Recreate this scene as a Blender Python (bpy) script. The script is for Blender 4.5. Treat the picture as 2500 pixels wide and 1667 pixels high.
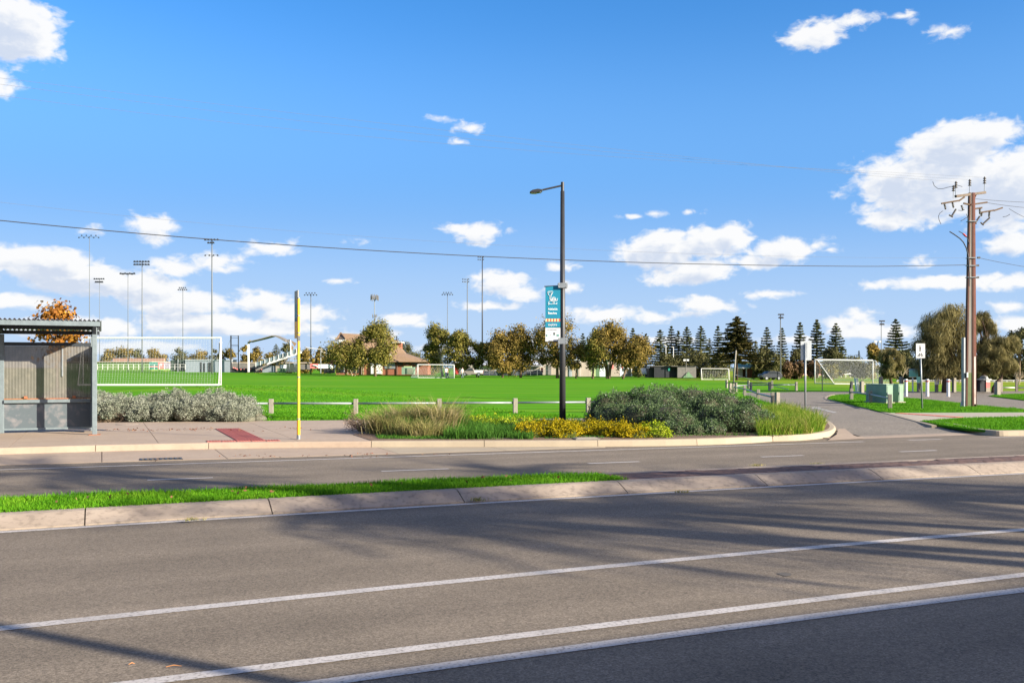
import bpy, math, random
import numpy as np
from math import radians as R, sin, cos, pi, sqrt, atan, tan
from mathutils import Vector, Matrix
random.seed(7); RNG = np.random.default_rng(7)
for o in list(bpy.data.objects): bpy.data.objects.remove(o)
SC = bpy.context.scene; COL = SC.collection

# ------------------------------------------------------------------ camera
F, CX, HY, H = 2300.0, 1250.0, 895.0, 1.75      # focal (px of a 2500 px wide frame), horizon row, eye height
cam = bpy.data.cameras.new('camera'); cam.sensor_width = 36; cam.lens = 36*F/2500
cam.shift_y = (HY-833.5)/2500; cam.clip_end = 8000; cam.clip_start = .1
co = bpy.data.objects.new('camera', cam); COL.objects.link(co)
co.location = (0, 0, H); co.rotation_euler = (pi/2, 0, 0); SC.camera = co

# ------------------------------------------------------------------ sky, sun, exposure
SUN_AZ, SUN_EL = 117.0, 20.0
SC.view_settings.view_transform = 'Standard'; SC.view_settings.look = 'None'
SC.view_settings.gamma = 1; SC.view_settings.use_curve_mapping = False
SC.view_settings.exposure = 1.45
SKY_STR = .075; SKY_SAT = 1.42; CLOUD_GAIN = 4.5
sun = bpy.data.lights.new('sun', 'SUN'); sun.energy = 4.8; sun.angle = R(.42); sun.color = (1, .91, .77)
so = bpy.data.objects.new('sun', sun); COL.objects.link(so)
SDIR = Vector((-sin(R(SUN_AZ))*cos(R(SUN_EL)), -cos(R(SUN_AZ))*cos(R(SUN_EL)), -sin(R(SUN_EL))))
so.rotation_euler = SDIR.to_track_quat('-Z', 'Y').to_euler(); so.location = (0, 0, 30)

def px_dir(x, y):
    a = atan((x-CX)/F); e = atan((HY-y)/F*cos(a)); return a, e

# native px centre, half width, half height of each cloud
CLOUDS = [(30,70,120,75),(85,95,60,38),(-30,200,70,38),(1985,85,70,30),(2075,52,60,17),(2030,70,35,22),(2320,78,48,17),(2215,40,32,12),
 (1065,288,36,8),(1150,312,32,10),(1120,348,18,7),
 (2260,455,190,85),(2330,370,120,70),(2400,330,95,40),(2460,460,150,100),(2180,530,90,28),(2480,590,80,26),(2250,634,36,14),
 (360,548,66,24),(375,570,40,24),(225,562,24,14),(665,607,74,15),(720,596,22,18),(878,586,32,10),(828,686,26,6),
 (1180,565,85,20),(1110,560,40,14),(1165,580,50,18),
 (1620,610,110,45),(1790,580,50,36),(1720,600,90,40),(1910,610,90,30),(1990,600,40,20),(1640,680,80,18),(1710,660,110,30),(1850,640,90,20),
 (1545,528,28,6),(1605,522,30,9),(1680,518,30,9),(2030,608,22,9),
 (90,640,170,40),(200,680,150,42),(330,700,140,36),(520,640,70,26),(440,655,70,22),(60,735,120,20),(440,740,130,32),(640,740,75,32),(720,765,100,26),(480,790,160,28),(180,800,190,26),(650,800,150,20),(300,850,200,18),
 (1225,690,75,28),(1270,715,70,20),(1200,748,78,11),(985,780,80,15),(1370,650,38,12),(1395,700,30,11),(900,820,80,14),(1300,835,60,14),
 (1480,768,90,20),(1420,760,40,12),(1590,775,60,14),(1720,745,80,24),(1650,735,40,12),(1690,765,70,12),(1880,718,70,9),(1840,722,30,8),(2100,770,42,20),(2060,790,60,20),(2120,810,110,18),(2290,690,160,16),(2450,690,90,20),(2460,745,70,18),(2480,790,60,20),(1950,830,80,14),(1650,830,100,10),(1100,850,120,10)]

def build_world():
    w = bpy.data.worlds.new('World'); SC.world = w; w.use_nodes = True
    nt = w.node_tree; N = nt.nodes; L = nt.links
    bg = N['Background']; bg.inputs[1].default_value = SKY_STR
    sky = N.new('ShaderNodeTexSky'); sky.sky_type = 'NISHITA'; sky.sun_disc = False
    sky.sun_elevation = R(SUN_EL); sky.sun_rotation = R(SUN_AZ); sky.air_density = 1.15; sky.dust_density = .3; sky.ozone_density = 2.5
    hs = N.new('ShaderNodeHueSaturation'); hs.inputs['Saturation'].default_value = SKY_SAT; hs.inputs['Hue'].default_value = .5
    hs.inputs['Value'].default_value = 1.0
    L.new(sky.outputs[0], hs.inputs['Color'])
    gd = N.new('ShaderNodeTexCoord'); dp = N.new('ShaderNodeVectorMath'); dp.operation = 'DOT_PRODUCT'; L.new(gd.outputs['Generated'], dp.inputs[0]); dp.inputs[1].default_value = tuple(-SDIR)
    sm = N.new('ShaderNodeMapRange'); sm.interpolation_type = 'SMOOTHSTEP'; L.new(dp.outputs['Value'], sm.inputs[0]); sm.inputs[1].default_value = .1; sm.inputs[2].default_value = .9; sm.inputs[3].default_value = SKY_SAT; sm.inputs[4].default_value = .35  # sun side of the sky desaturated so the ambient light turns neutral
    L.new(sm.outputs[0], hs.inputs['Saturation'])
    tn_ = N.new('ShaderNodeMix'); tn_.data_type = 'RGBA'; tn_.blend_type = 'MULTIPLY'; tn_.inputs[0].default_value = 1; tn_.inputs[7].default_value = (1.06, .93, 1.12, 1); L.new(hs.outputs[0], tn_.inputs[6])
    # cloud field in azimuth / elevation
    g = bpy.data.node_groups.new('cloud_field', 'ShaderNodeTree')
    g.interface.new_socket('uv', in_out='INPUT', socket_type='NodeSocketVector')
    g.interface.new_socket('d', in_out='OUTPUT', socket_type='NodeSocketFloat')
    gn = g.nodes; gl = g.links
    gi = gn.new('NodeGroupInput'); go = gn.new('NodeGroupOutput')
    prev = None
    for (x, y, hw, hh) in CLOUDS:
        a, e = px_dir(x, y); wa = hw/F*cos(a)**2*1.17; we = hh/F*cos(a)*1.17
        v = gn.new('ShaderNodeVectorMath'); v.operation = 'MULTIPLY_ADD'
        gl.new(gi.outputs[0], v.inputs[0]); v.inputs[1].default_value = (1/wa, 1/we, 0); v.inputs[2].default_value = (-a/wa, -e/we, 0)
        l = gn.new('ShaderNodeVectorMath'); l.operation = 'LENGTH'; gl.new(v.outputs[0], l.inputs[0])
        wt = min(2.3, max(.65, sqrt(hw*hh)/32)); q_ = gn.new('ShaderNodeMath'); q_.operation = 'MULTIPLY_ADD'; gl.new(l.outputs['Value'], q_.inputs[0]); q_.inputs[1].default_value = -wt; q_.inputs[2].default_value = wt
        if prev is None: prev = q_.outputs[0]
        else:
            m = gn.new('ShaderNodeMath'); m.operation = 'MAXIMUM'; gl.new(prev, m.inputs[0]); gl.new(q_.outputs[0], m.inputs[1]); prev = m.outputs[0]
    def math(op, a, b=None, c=None, tree=gn, lk=gl):
        m = tree.new('ShaderNodeMath'); m.operation = op
        for i, q in enumerate((a, b, c)):
            if q is None: continue
            if hasattr(q, 'is_output'): lk.new(q, m.inputs[i])
            else: m.inputs[i].default_value = q
        return m.outputs[0]
    base = math('MINIMUM', prev, 1.35)                     # high in the middle, 0 at the rim
    # unseen broken cloud added round the laid-out sky, thickened to whiten ambient light
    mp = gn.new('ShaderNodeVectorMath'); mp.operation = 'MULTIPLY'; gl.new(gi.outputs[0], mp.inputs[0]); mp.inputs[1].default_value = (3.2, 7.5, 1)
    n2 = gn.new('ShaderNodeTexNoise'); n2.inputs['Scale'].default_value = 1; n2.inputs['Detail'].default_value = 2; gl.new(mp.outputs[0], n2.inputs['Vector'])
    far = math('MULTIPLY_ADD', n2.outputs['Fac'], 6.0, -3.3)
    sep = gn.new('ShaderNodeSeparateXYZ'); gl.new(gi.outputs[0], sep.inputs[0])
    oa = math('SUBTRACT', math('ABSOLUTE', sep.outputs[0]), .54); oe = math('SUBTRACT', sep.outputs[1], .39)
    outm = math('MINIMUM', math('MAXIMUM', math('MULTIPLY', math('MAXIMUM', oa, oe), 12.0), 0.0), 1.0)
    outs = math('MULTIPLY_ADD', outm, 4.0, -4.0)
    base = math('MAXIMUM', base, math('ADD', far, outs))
    ms = gn.new('ShaderNodeVectorMath'); ms.operation = 'MULTIPLY'; gl.new(gi.outputs[0], ms.inputs[0]); ms.inputs[1].default_value = (24, 40, 1)
    n1 = gn.new('ShaderNodeTexNoise'); n1.inputs['Scale'].default_value = 1; n1.inputs['Detail'].default_value = 7; n1.inputs['Roughness'].default_value = .58
    n1.inputs['Distortion'].default_value = .35; gl.new(ms.outputs[0], n1.inputs['Vector'])
    mf = gn.new('ShaderNodeVectorMath'); mf.operation = 'MULTIPLY'; gl.new(gi.outputs[0], mf.inputs[0]); mf.inputs[1].default_value = (70, 120, 1)
    n3 = gn.new('ShaderNodeTexNoise'); n3.inputs['Scale'].default_value = 1; n3.inputs['Detail'].default_value = 4; n3.inputs['Distortion'].default_value = .6; gl.new(mf.outputs[0], n3.inputs['Vector'])
    d = math('ADD', math('MULTIPLY', math('MAXIMUM', base, -1.1), 1.25), math('ADD', math('MULTIPLY_ADD', n1.outputs['Fac'], 3.0, -1.5), math('MULTIPLY_ADD', n3.outputs['Fac'], 1.9, -.95)))
    gl.new(d, go.inputs[0])
    tc = N.new('ShaderNodeTexCoord'); sp = N.new('ShaderNodeSeparateXYZ'); L.new(tc.outputs['Generated'], sp.inputs[0])
    M = lambda op, a, b=None, c=None: math(op, a, b, c, N, L)
    az = M('ARCTAN2', sp.outputs[0], sp.outputs[1]); el = M('ARCSINE', sp.outputs[2])
    def field(off):
        c = N.new('ShaderNodeCombineXYZ'); L.new(az if off == 0 else M('ADD', az, off*.8), c.inputs[0]); L.new(el if off == 0 else M('ADD', el, off), c.inputs[1])
        q = N.new('ShaderNodeGroup'); q.node_tree = g; L.new(c.outputs[0], q.inputs[0]); return q.outputs[0]
    d0 = field(0); d1 = field(.011)
    al = N.new('ShaderNodeMapRange'); al.interpolation_type = 'SMOOTHSTEP'; L.new(d0, al.inputs[0])
    al.inputs[1].default_value = -.12; al.inputs[2].default_value = .98; al.inputs[3].default_value = 0; al.inputs[4].default_value = .97
    sh = N.new('ShaderNodeMapRange'); sh.interpolation_type = 'SMOOTHSTEP'; L.new(d1, sh.inputs[0])
    sh.inputs[1].default_value = .5; sh.inputs[2].default_value = 2.1
    cc = N.new('ShaderNodeMix'); cc.data_type = 'RGBA'; L.new(sh.outputs[0], cc.inputs[0])
    k = CLOUD_GAIN
    cc.inputs[6].default_value = (1.08*k, 1.08*k, 1.08*k, 1); cc.inputs[7].default_value = (.72*k, .80*k, .95*k, 1)
    # only above the horizon
    ho = N.new('ShaderNodeMapRange'); L.new(el, ho.inputs[0]); ho.inputs[1].default_value = -.01; ho.inputs[2].default_value = .03
    fac = M('MULTIPLY', al.outputs[0], ho.outputs[0])
    # clear blue air half way up (less so round the sun), paler air low down
    def air(e_hi, e_lo, top, colour, below):
        hz = N.new('ShaderNodeMapRange'); hz.interpolation_type = 'SMOOTHSTEP'; L.new(el, hz.inputs[0]); hz.inputs[1].default_value = e_hi; hz.inputs[2].default_value = e_lo
        hz.inputs[3].default_value = 0; hz.inputs[4].default_value = top
        mz = N.new('ShaderNodeMix'); mz.data_type = 'RGBA'; L.new(below, mz.inputs[6]); mz.inputs[7].default_value = (*[c*k for c in colour], 1); return hz, mz
    hz, mz = air(.36, .14, .85, (.165, .46, .985), tn_.outputs[2])
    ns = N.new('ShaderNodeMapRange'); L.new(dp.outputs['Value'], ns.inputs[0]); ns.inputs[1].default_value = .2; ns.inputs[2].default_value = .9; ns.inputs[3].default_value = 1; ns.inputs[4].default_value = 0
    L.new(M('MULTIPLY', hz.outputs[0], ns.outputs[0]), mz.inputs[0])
    hz2, mz2 = air(.21, -.02, .88, (.62, .80, 1.04), mz.outputs[2]); L.new(hz2.outputs[0], mz2.inputs[0]); mz = mz2
    mx = N.new('ShaderNodeMix'); mx.data_type = 'RGBA'; L.new(fac, mx.inputs[0]); L.new(mz.outputs[2], mx.inputs[6]); L.new(cc.outputs[2], mx.inputs[7])
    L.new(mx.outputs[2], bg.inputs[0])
    try: w.cycles.sampling_method = 'MANUAL'; w.cycles.sample_map_resolution = 512
    except Exception: pass
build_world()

# ------------------------------------------------------------------ geometry helpers
RV = np.array((cos(R(23.5)), sin(R(23.5)))); NV = np.array((-sin(R(23.5)), cos(R(23.5))))   # along the road, across the road
def gp(x, y, z=0.0):
    d = F*(H-z)/(y-HY); return ((x-CX)/F*d, d, z)
def pd(x, y, d): return ((x-CX)/F*d, d, H-(y-HY)*d/F)
def tq(p): return (p[0]*RV[0]+p[1]*RV[1], p[0]*NV[0]+p[1]*NV[1])
def xy(t, q, z=0.0): return (t*RV[0]+q*NV[0], t*RV[1]+q*NV[1], z)
class Curve:
    """across-road position q as a smooth function of the distance t along the road"""
    def __init__(s, pts, z=0.0, deg=2):
        P = np.array([tq(gp(x, y, z)) for x, y in pts]); s.c = np.polyfit(P[:, 0], P[:, 1], deg); s.lo, s.hi = P[:, 0].min(), P[:, 0].max()
    def __call__(s, t):
        d = np.polyder(s.c)
        if t < s.lo: return np.polyval(s.c, s.lo)+(t-s.lo)*np.polyval(d, s.lo)
        if t > s.hi: return np.polyval(s.c, s.hi)+(t-s.hi)*np.polyval(d, s.hi)
        return np.polyval(s.c, t)
def smooth(e0, e1, x):
    t = min(1, max(0, (x-e0)/(e1-e0))); return t*t*(3-2*t)
def V(*a): return Vector(a)

class MB:
    def __init__(s): s.v = []; s.f = []; s.m = []
    def add(s, vs, fs, m=0):
        b = len(s.v); s.v += [tuple(v) for v in vs]; s.f += [tuple(i+b for i in f) for f in fs]; s.m += [m]*len(fs); return s
    def box(s, c, size, m=0, rz=0.0, top=1.0):
        x, y, z = (i/2 for i in size); cr, sr = cos(rz), sin(rz); vs = []
        for k, tp in ((-1, 1), (1, top)):
            for a, b in ((-1, -1), (1, -1), (1, 1), (-1, 1)):
                u, w = a*x*tp, b*y*tp; vs.append((c[0]+u*cr-w*sr, c[1]+u*sr+w*cr, c[2]+k*z))
        return s.add(vs, [(3, 2, 1, 0), (4, 5, 6, 7), (0, 1, 5, 4), (1, 2, 6, 5), (2, 3, 7, 6), (3, 0, 4, 7)], m)
    def beam(s, a, b, w, h, m=0, up=(0, 0, 1)):
        a, b = Vector(a), Vector(b); d = (b-a).normalized(); up = Vector(up)
        if abs(d.dot(up)) > .98: up = Vector((0, 1, 0))
        x = d.cross(up).normalized(); y = x.cross(d).normalized(); vs = []
        for p in (a, b):
            for i, j in ((-1, -1), (1, -1), (1, 1), (-1, 1)): vs.append(p+x*(i*w/2)+y*(j*h/2))
        return s.add(vs, [(0, 1, 2, 3), (7, 6, 5, 4), (1, 0, 4, 5), (2, 1, 5, 6), (3, 2, 6, 7), (0, 3, 7, 4)], m)
    def tube(s, pts, rad, n=8, m=0, cap=True):
        pts = [Vector(p) for p in pts]; k = len(pts)
        if not hasattr(rad, '__len__'): rad = [rad]*k
        vs = []; ref = None
        for i, p in enumerate(pts):
            d = (pts[min(i+1, k-1)]-pts[max(i-1, 0)]).normalized()
            if ref is None:
                ref = d.cross(Vector((0, 0, 1)) if abs(d.z) < .9 else Vector((1, 0, 0))).normalized()
            x = (ref-d*ref.dot(d)).normalized(); ref = x; y = d.cross(x)
            for j in range(n):
                a = 2*pi*j/n; vs.append(p+(x*cos(a)+y*sin(a))*rad[i])
        fs = [(i*n+j, i*n+(j+1) % n, (i+1)*n+(j+1) % n, (i+1)*n+j) for i in range(k-1) for j in range(n)]
        if cap: fs += [tuple(range(n))[::-1], tuple(range((k-1)*n, k*n))]
        return s.add(vs, fs, m)
    def prism(s, poly, vec, m=0):
        n = len(poly); P = [Vector(p) for p in poly]; v = Vector(vec)
        return s.add(P+[p+v for p in P], [tuple(range(n))[::-1], tuple(range(n, 2*n))]+[(i, (i+1) % n, n+(i+1) % n, n+i) for i in range(n)], m)
    def face(s, poly, m=0): return s.add(poly, [tuple(range(len(poly)))], m)
    def ell(s, c, r, nu=12, nv=8, m=0):
        vs = [(c[0], c[1], c[2]-r[2])]
        for j in range(1, nv):
            b = -pi/2+pi*j/nv
            for i in range(nu):
                a = 2*pi*i/nu; vs.append((c[0]+r[0]*cos(b)*cos(a), c[1]+r[1]*cos(b)*sin(a), c[2]+r[2]*sin(b)))
        vs.append((c[0], c[1], c[2]+r[2])); last = len(vs)-1; fs = []
        for i in range(nu):
            fs.append((0, 1+(i+1) % nu, 1+i)); fs.append((last, 1+(nv-2)*nu+i, 1+(nv-2)*nu+(i+1) % nu))
            for j in range(nv-2): fs.append((1+j*nu+i, 1+j*nu+(i+1) % nu, 1+(j+1)*nu+(i+1) % nu, 1+(j+1)*nu+i))
        return s.add(vs, fs, m)
    def sweep(s, profile, path, m=0, cap=True):
        """profile (offset to the left, height) along a ground path of (x, y)"""
        k = len(path); n = len(profile); vs = []
        for i in range(k):
            a = Vector(path[max(i-1, 0)][:2]); b = Vector(path[min(i+1, k-1)][:2]); d = (b-a).normalized(); l = Vector((-d.y, d.x))
            for o, z in profile: vs.append((path[i][0]+l.x*o, path[i][1]+l.y*o, z))
        fs = [(i*n+j, (i+1)*n+j, (i+1)*n+j+1, i*n+j+1) for i in range(k-1) for j in range(n-1)]
        if cap: fs += [tuple(range(n)), tuple(range((k-1)*n, k*n))[::-1]]
        return s.add(vs, fs, m)
    def obj(s, name, mats, parent=None, local=False, label=None, cat=None, group=None, kind=None, loc=None, smooth_=False, bevel=0, data_only=False):
        off = Vector((0, 0, 0))
        if parent is not None and not local:
            p = parent
            while p is not None: off += p.location; p = p.parent
        if loc is not None: off = Vector(loc)
        me = bpy.data.meshes.new(name); me.from_pydata([tuple(Vector(v)-off) for v in s.v], [], s.f)
        if not isinstance(mats, (list, tuple)): mats = [mats]
        for q in mats: me.materials.append(q)
        me.polygons.foreach_set('material_index', s.m)
        if smooth_: me.polygons.foreach_set('use_smooth', [True]*len(me.polygons))
        me.update()
        o = bpy.data.objects.new(name, me); COL.objects.link(o)
        if parent is not None: o.parent = parent
        elif loc is not None: o.location = loc
        if bevel:
            b = o.modifiers.new('bevel', 'BEVEL'); b.width = bevel; b.segments = 2; b.limit_method = 'ANGLE'; b.angle_limit = R(40)
        tag(o, label, cat, group, kind); return o
def tag(o, label=None, cat=None, group=None, kind=None):
    for k_, v_ in (('label', label), ('category', cat), ('group', group), ('kind', kind)):
        if v_: o[k_] = v_
    return o
def thing(name, label, cat, loc=(0, 0, 0), group=None, kind=None, rz=0.0):
    o = bpy.data.objects.new(name, None); COL.objects.link(o); o.location = loc; o.rotation_euler = (0, 0, rz); o.empty_display_size = .2
    return tag(o, label, cat, group, kind)
def copy_tree(o, parent=None, loc=None, rz=None, label=None):
    c = o.copy(); COL.objects.link(c)
    if parent is not None: c.parent = parent
    if loc is not None: c.location = loc
    if rz is not None: c.rotation_euler = (0, 0, rz)
    if label: c['label'] = label
    for ch in list(o.children): copy_tree(ch, c)
    return c
def place(me, name, parent, loc, rz=0.0):
    o = bpy.data.objects.new(name, me); COL.objects.link(o); o.parent = parent
    o.location = Vector(loc)-parent.location; o.rotation_euler = (0, 0, rz); return o
def np_obj(name, verts, k, mat, parent=None, kind=None, smooth_=False, off=None):
    """verts (N*k,3): N separate faces of k corners"""
    verts = np.asarray(verts, dtype=np.float32).reshape(-1, 3); n = len(verts)//k
    if parent is not None and off is None: off = np.array(parent.location)
    if off is not None: verts = verts-np.asarray(off, dtype=np.float32)
    me = bpy.data.meshes.new(name); me.vertices.add(n*k); me.vertices.foreach_set('co', verts.ravel())
    me.loops.add(n*k); me.loops.foreach_set('vertex_index', np.arange(n*k, dtype=np.int32))
    me.polygons.add(n); me.polygons.foreach_set('loop_start', np.arange(0, n*k, k, dtype=np.int32))
    me.materials.append(mat); me.update(); me.validate()
    o = bpy.data.objects.new(name, me); COL.objects.link(o)
    if parent is not None: o.parent = parent
    if kind: o['kind'] = kind
    return o

# ------------------------------------------------------------------ materials
def mat(name, c1, c2=None, scale=3.0, rough=.75, bump=0.0, bscale=40.0, metal=0.0, spec=.35, c3=None, s3=30.0, f3=.35, stretch=(1, 1, 1), detail=6, alpha=None, contrast=(.35, .65), world=True):
    m = bpy.data.materials.new(name); m.use_nodes = True; nt = m.node_tree; N = nt.nodes; L = nt.links; b = N['Principled BSDF']
    b.inputs['Roughness'].default_value = rough; b.inputs['Metallic'].default_value = metal; b.inputs['Specular IOR Level'].default_value = spec
    b.inputs['Base Color'].default_value = (*c1, 1)
    if c2 is not None or bump:
        if world: src = N.new('ShaderNodeNewGeometry').outputs['Position']
        else: src = N.new('ShaderNodeTexCoord').outputs['Object']
        v = N.new('ShaderNodeVectorMath'); v.operation = 'MULTIPLY'; v.inputs[1].default_value = stretch; L.new(src, v.inputs[0])
    if c2 is not None:
        n = N.new('ShaderNodeTexNoise'); n.inputs['Scale'].default_value = scale; n.inputs['Detail'].default_value = detail; n.inputs['Roughness'].default_value = .62; L.new(v.outputs[0], n.inputs['Vector'])
        r = N.new('ShaderNodeMapRange'); r.inputs[1].default_value, r.inputs[2].default_value = contrast; L.new(n.outputs['Fac'], r.inputs[0])
        mx = N.new('ShaderNodeMix'); mx.data_type = 'RGBA'; mx.inputs[6].default_value = (*c1, 1); mx.inputs[7].default_value = (*c2, 1); L.new(r.outputs[0], mx.inputs[0])
        out = mx.outputs[2]
        if c3 is not None:
            n3 = N.new('ShaderNodeTexNoise'); n3.inputs['Scale'].default_value = s3; n3.inputs['Detail'].default_value = 3; L.new(v.outputs[0], n3.inputs['Vector'])
            r3 = N.new('ShaderNodeMapRange'); r3.inputs[1].default_value, r3.inputs[2].default_value, r3.inputs[4].default_value = .5, .72, f3; L.new(n3.outputs['Fac'], r3.inputs[0])
            m3 = N.new('ShaderNodeMix'); m3.data_type = 'RGBA'; m3.inputs[7].default_value = (*c3, 1); L.new(out, m3.inputs[6]); L.new(r3.outputs[0], m3.inputs[0]); out = m3.outputs[2]
        L.new(out, b.inputs['Base Color'])
    if bump:
        nb = N.new('ShaderNodeTexNoise'); nb.inputs['Scale'].default_value = bscale; nb.inputs['Detail'].default_value = 4; L.new(v.outputs[0], nb.inputs['Vector'])
        bp = N.new('ShaderNodeBump'); bp.inputs['Strength'].default_value = bump; bp.inputs['Distance'].default_value = .02; L.new(nb.outputs['Fac'], bp.inputs['Height']); L.new(bp.outputs[0], b.inputs['Normal'])
    return m
def leafmat(name, cols, scale=.6, trans=.25, rough=.6, fleck=None, mixn=.5):
    m = bpy.data.materials.new(name); m.use_nodes = True; nt = m.node_tree; N = nt.nodes; L = nt.links; b = N['Principled BSDF']; out = N['Material Output']
    g = N.new('ShaderNodeNewGeometry'); n = N.new('ShaderNodeTexNoise'); n.inputs['Scale'].default_value = scale; n.inputs['Detail'].default_value = 3; L.new(g.outputs['Position'], n.inputs['Vector'])
    mr = N.new('ShaderNodeMapRange'); mr.inputs[1].default_value, mr.inputs[2].default_value = .3, .7; L.new(n.outputs['Fac'], mr.inputs[0])
    a = N.new('ShaderNodeMix'); a.data_type = 'FLOAT'; a.inputs[0].default_value = mixn; L.new(g.outputs['Random Per Island'], a.inputs[2]); L.new(mr.outputs[0], a.inputs[3])
    cr = N.new('ShaderNodeValToRGB'); e = cr.color_ramp.elements; k = len(cols)
    e[0].position = .12; e[0].color = (*cols[0], 1); e[1].position = .88; e[1].color = (*cols[-1], 1)
    for i in range(1, k-1):
        x = e.new(.12+.76*i/(k-1)); x.color = (*cols[i], 1)
    L.new(a.outputs[0], cr.inputs[0]); c = cr.outputs[0]
    if fleck:
        gt = N.new('ShaderNodeMath'); gt.operation = 'GREATER_THAN'; gt.inputs[1].default_value = fleck[1]; L.new(g.outputs['Random Per Island'], gt.inputs[0])
        mx = N.new('ShaderNodeMix'); mx.data_type = 'RGBA'; L.new(gt.outputs[0], mx.inputs[0]); L.new(c, mx.inputs[6]); mx.inputs[7].default_value = (*fleck[0], 1); c = mx.outputs[2]
    L.new(c, b.inputs['Base Color']); b.inputs['Roughness'].default_value = rough; b.inputs['Specular IOR Level'].default_value = .08
    t = N.new('ShaderNodeBsdfTranslucent'); L.new(c, t.inputs[0]); ms = N.new('ShaderNodeMixShader'); ms.inputs[0].default_value = trans
    L.new(b.outputs[0], ms.inputs[1]); L.new(t.outputs[0], ms.inputs[2]); L.new(ms.outputs[0], out.inputs[0]); return m
def meshmat(name, c1, c2, alpha, period):
    """perforated corrugated sheet: holes far below a pixel, so a fixed share of see-through"""
    m = mat(name, c1, c2, scale=2.2, rough=.6, c3=(.19, .17, .14), s3=6, f3=.5); N = m.node_tree.nodes; L = m.node_tree.links
    b = N['Principled BSDF']; out = N['Material Output']; t = N.new('ShaderNodeBsdfTransparent'); ms = N.new('ShaderNodeMixShader'); ms.inputs[0].default_value = alpha
    L.new(b.outputs[0], ms.inputs[1]); L.new(t.outputs[0], ms.inputs[2]); L.new(ms.outputs[0], out.inputs[0]); return m

def asphalt_mat(name, a, b_, amt=.33, vs_=95):
    m = mat(name, a, b_, scale=.55, rough=.88, bump=.22, bscale=150, spec=.22, detail=9); N = m.node_tree.nodes; L = m.node_tree.links
    src = N['Principled BSDF'].inputs['Base Color'].links[0].from_socket; g = N.new('ShaderNodeNewGeometry'); out = src
    for sc_, lo, hi in ((vs_, 1-amt, 1+amt), (vs_*.55, 1-amt*.4, 1+amt*.4)):
        v = N.new('ShaderNodeTexVoronoi'); v.inputs['Scale'].default_value = sc_; L.new(g.outputs['Position'], v.inputs['Vector'])
        sp_ = N.new('ShaderNodeSeparateColor'); L.new(v.outputs['Color'], sp_.inputs[0]); r = N.new('ShaderNodeMapRange'); r.inputs[3].default_value, r.inputs[4].default_value = lo, hi; L.new(sp_.outputs[0], r.inputs[0])
        mu = N.new('ShaderNodeVectorMath'); mu.operation = 'SCALE'; L.new(out, mu.inputs[0]); L.new(r.outputs[0], mu.inputs['Scale']); out = mu.outputs[0]
    if vs_ > 60:
        rot = N.new('ShaderNodeVectorRotate'); rot.rotation_type = 'Z_AXIS'; rot.inputs['Angle'].default_value = -R(23.5); L.new(g.outputs['Position'], rot.inputs['Vector'])
        st = N.new('ShaderNodeVectorMath'); st.operation = 'MULTIPLY'; st.inputs[1].default_value = (.05, 1.3, 1); L.new(rot.outputs[0], st.inputs[0])
        nz = N.new('ShaderNodeTexNoise'); nz.inputs['Scale'].default_value = 1; nz.inputs['Detail'].default_value = 5; L.new(st.outputs[0], nz.inputs['Vector'])
        r = N.new('ShaderNodeMapRange'); r.inputs[1].default_value, r.inputs[2].default_value, r.inputs[3].default_value, r.inputs[4].default_value = .3, .7, .80, 1.16; L.new(nz.outputs['Fac'], r.inputs[0])
        mu = N.new('ShaderNodeVectorMath'); mu.operation = 'SCALE'; L.new(out, mu.inputs[0]); L.new(r.outputs[0], mu.inputs['Scale']); out = mu.outputs[0]
    L.new(out, N['Principled BSDF'].inputs['Base Color']); return m
M = {}
M['asphalt'] = asphalt_mat('asphalt', (.152, .124, .092), (.186, .152, .114))
M['side_asphalt'] = asphalt_mat('side_asphalt', (.185, .16, .128), (.215, .187, .15), .3, 40)
M['line'] = mat('road_paint', (.50, .46, .42), (.38, .345, .31), scale=2.2, rough=.6, c3=(.17, .145, .118), s3=42, f3=.95, bump=.1, bscale=120, detail=9)
M['concrete'] = mat('concrete', (.36, .278, .205), (.315, .24, .175), scale=1.1, rough=.85, c3=(.28, .21, .155), s3=9, f3=.5, bump=.12, bscale=120)
M['kerb'] = mat('kerb_concrete', (.335, .272, .212), (.27, .216, .166), scale=1.6, rough=.85, c3=(.12, .095, .073), s3=14, f3=.55, bump=.2, bscale=90)
M['kerb_pale'] = mat('pale_kerb', (.35, .29, .205), (.31, .255, .18), scale=1.1, rough=.8, c3=(.29, .235, .17), s3=12, f3=.4, bump=.1, bscale=100)
M['path_pale'] = mat('pale_path', (.37, .325, .25), (.33, .29, .22), scale=1.3, rough=.85, bump=.1, bscale=90)
M['gap'] = mat('joint_dark', (.05, .042, .036), rough=1)  # dark fill between kerb sections, slabs and pavers
M['paver'] = [mat('paver_a', (.125, .072, .056), (.09, .054, .043), scale=12, rough=.85, bump=.2, bscale=90), mat('paver_b', (.16, .092, .07), (.12, .07, .054), scale=12, rough=.85, bump=.2, bscale=90), mat('paver_c', (.095, .06, .05), (.07, .046, .04), scale=12, rough=.85, bump=.2, bscale=90)]
M['tactile'] = mat('tactile_red', (.40, .11, .08), (.30, .08, .058), scale=9, rough=.7)
M['soil'] = mat('mulch', (.12, .075, .05), (.20, .135, .09), scale=25, rough=1, bump=.9, bscale=60)
M['turf'] = mat('turf_base', (.045, .155, .006), (.06, .195, .008), scale=2.5, rough=1, spec=.03, bump=.8, bscale=60, c3=(.02, .07, .004), s3=40, f3=.6)
M['galv'] = mat('galvanised_steel', (.27, .295, .30), (.22, .24, .25), scale=8, rough=.45, metal=.35)
M['pole_grey'] = mat('dull_grey_steel', (.13, .145, .15), (.11, .12, .125), scale=3, rough=.6)
M['white'] = mat('white_paint', (.66, .65, .62), (.58, .57, .55), scale=6, rough=.5)
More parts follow.
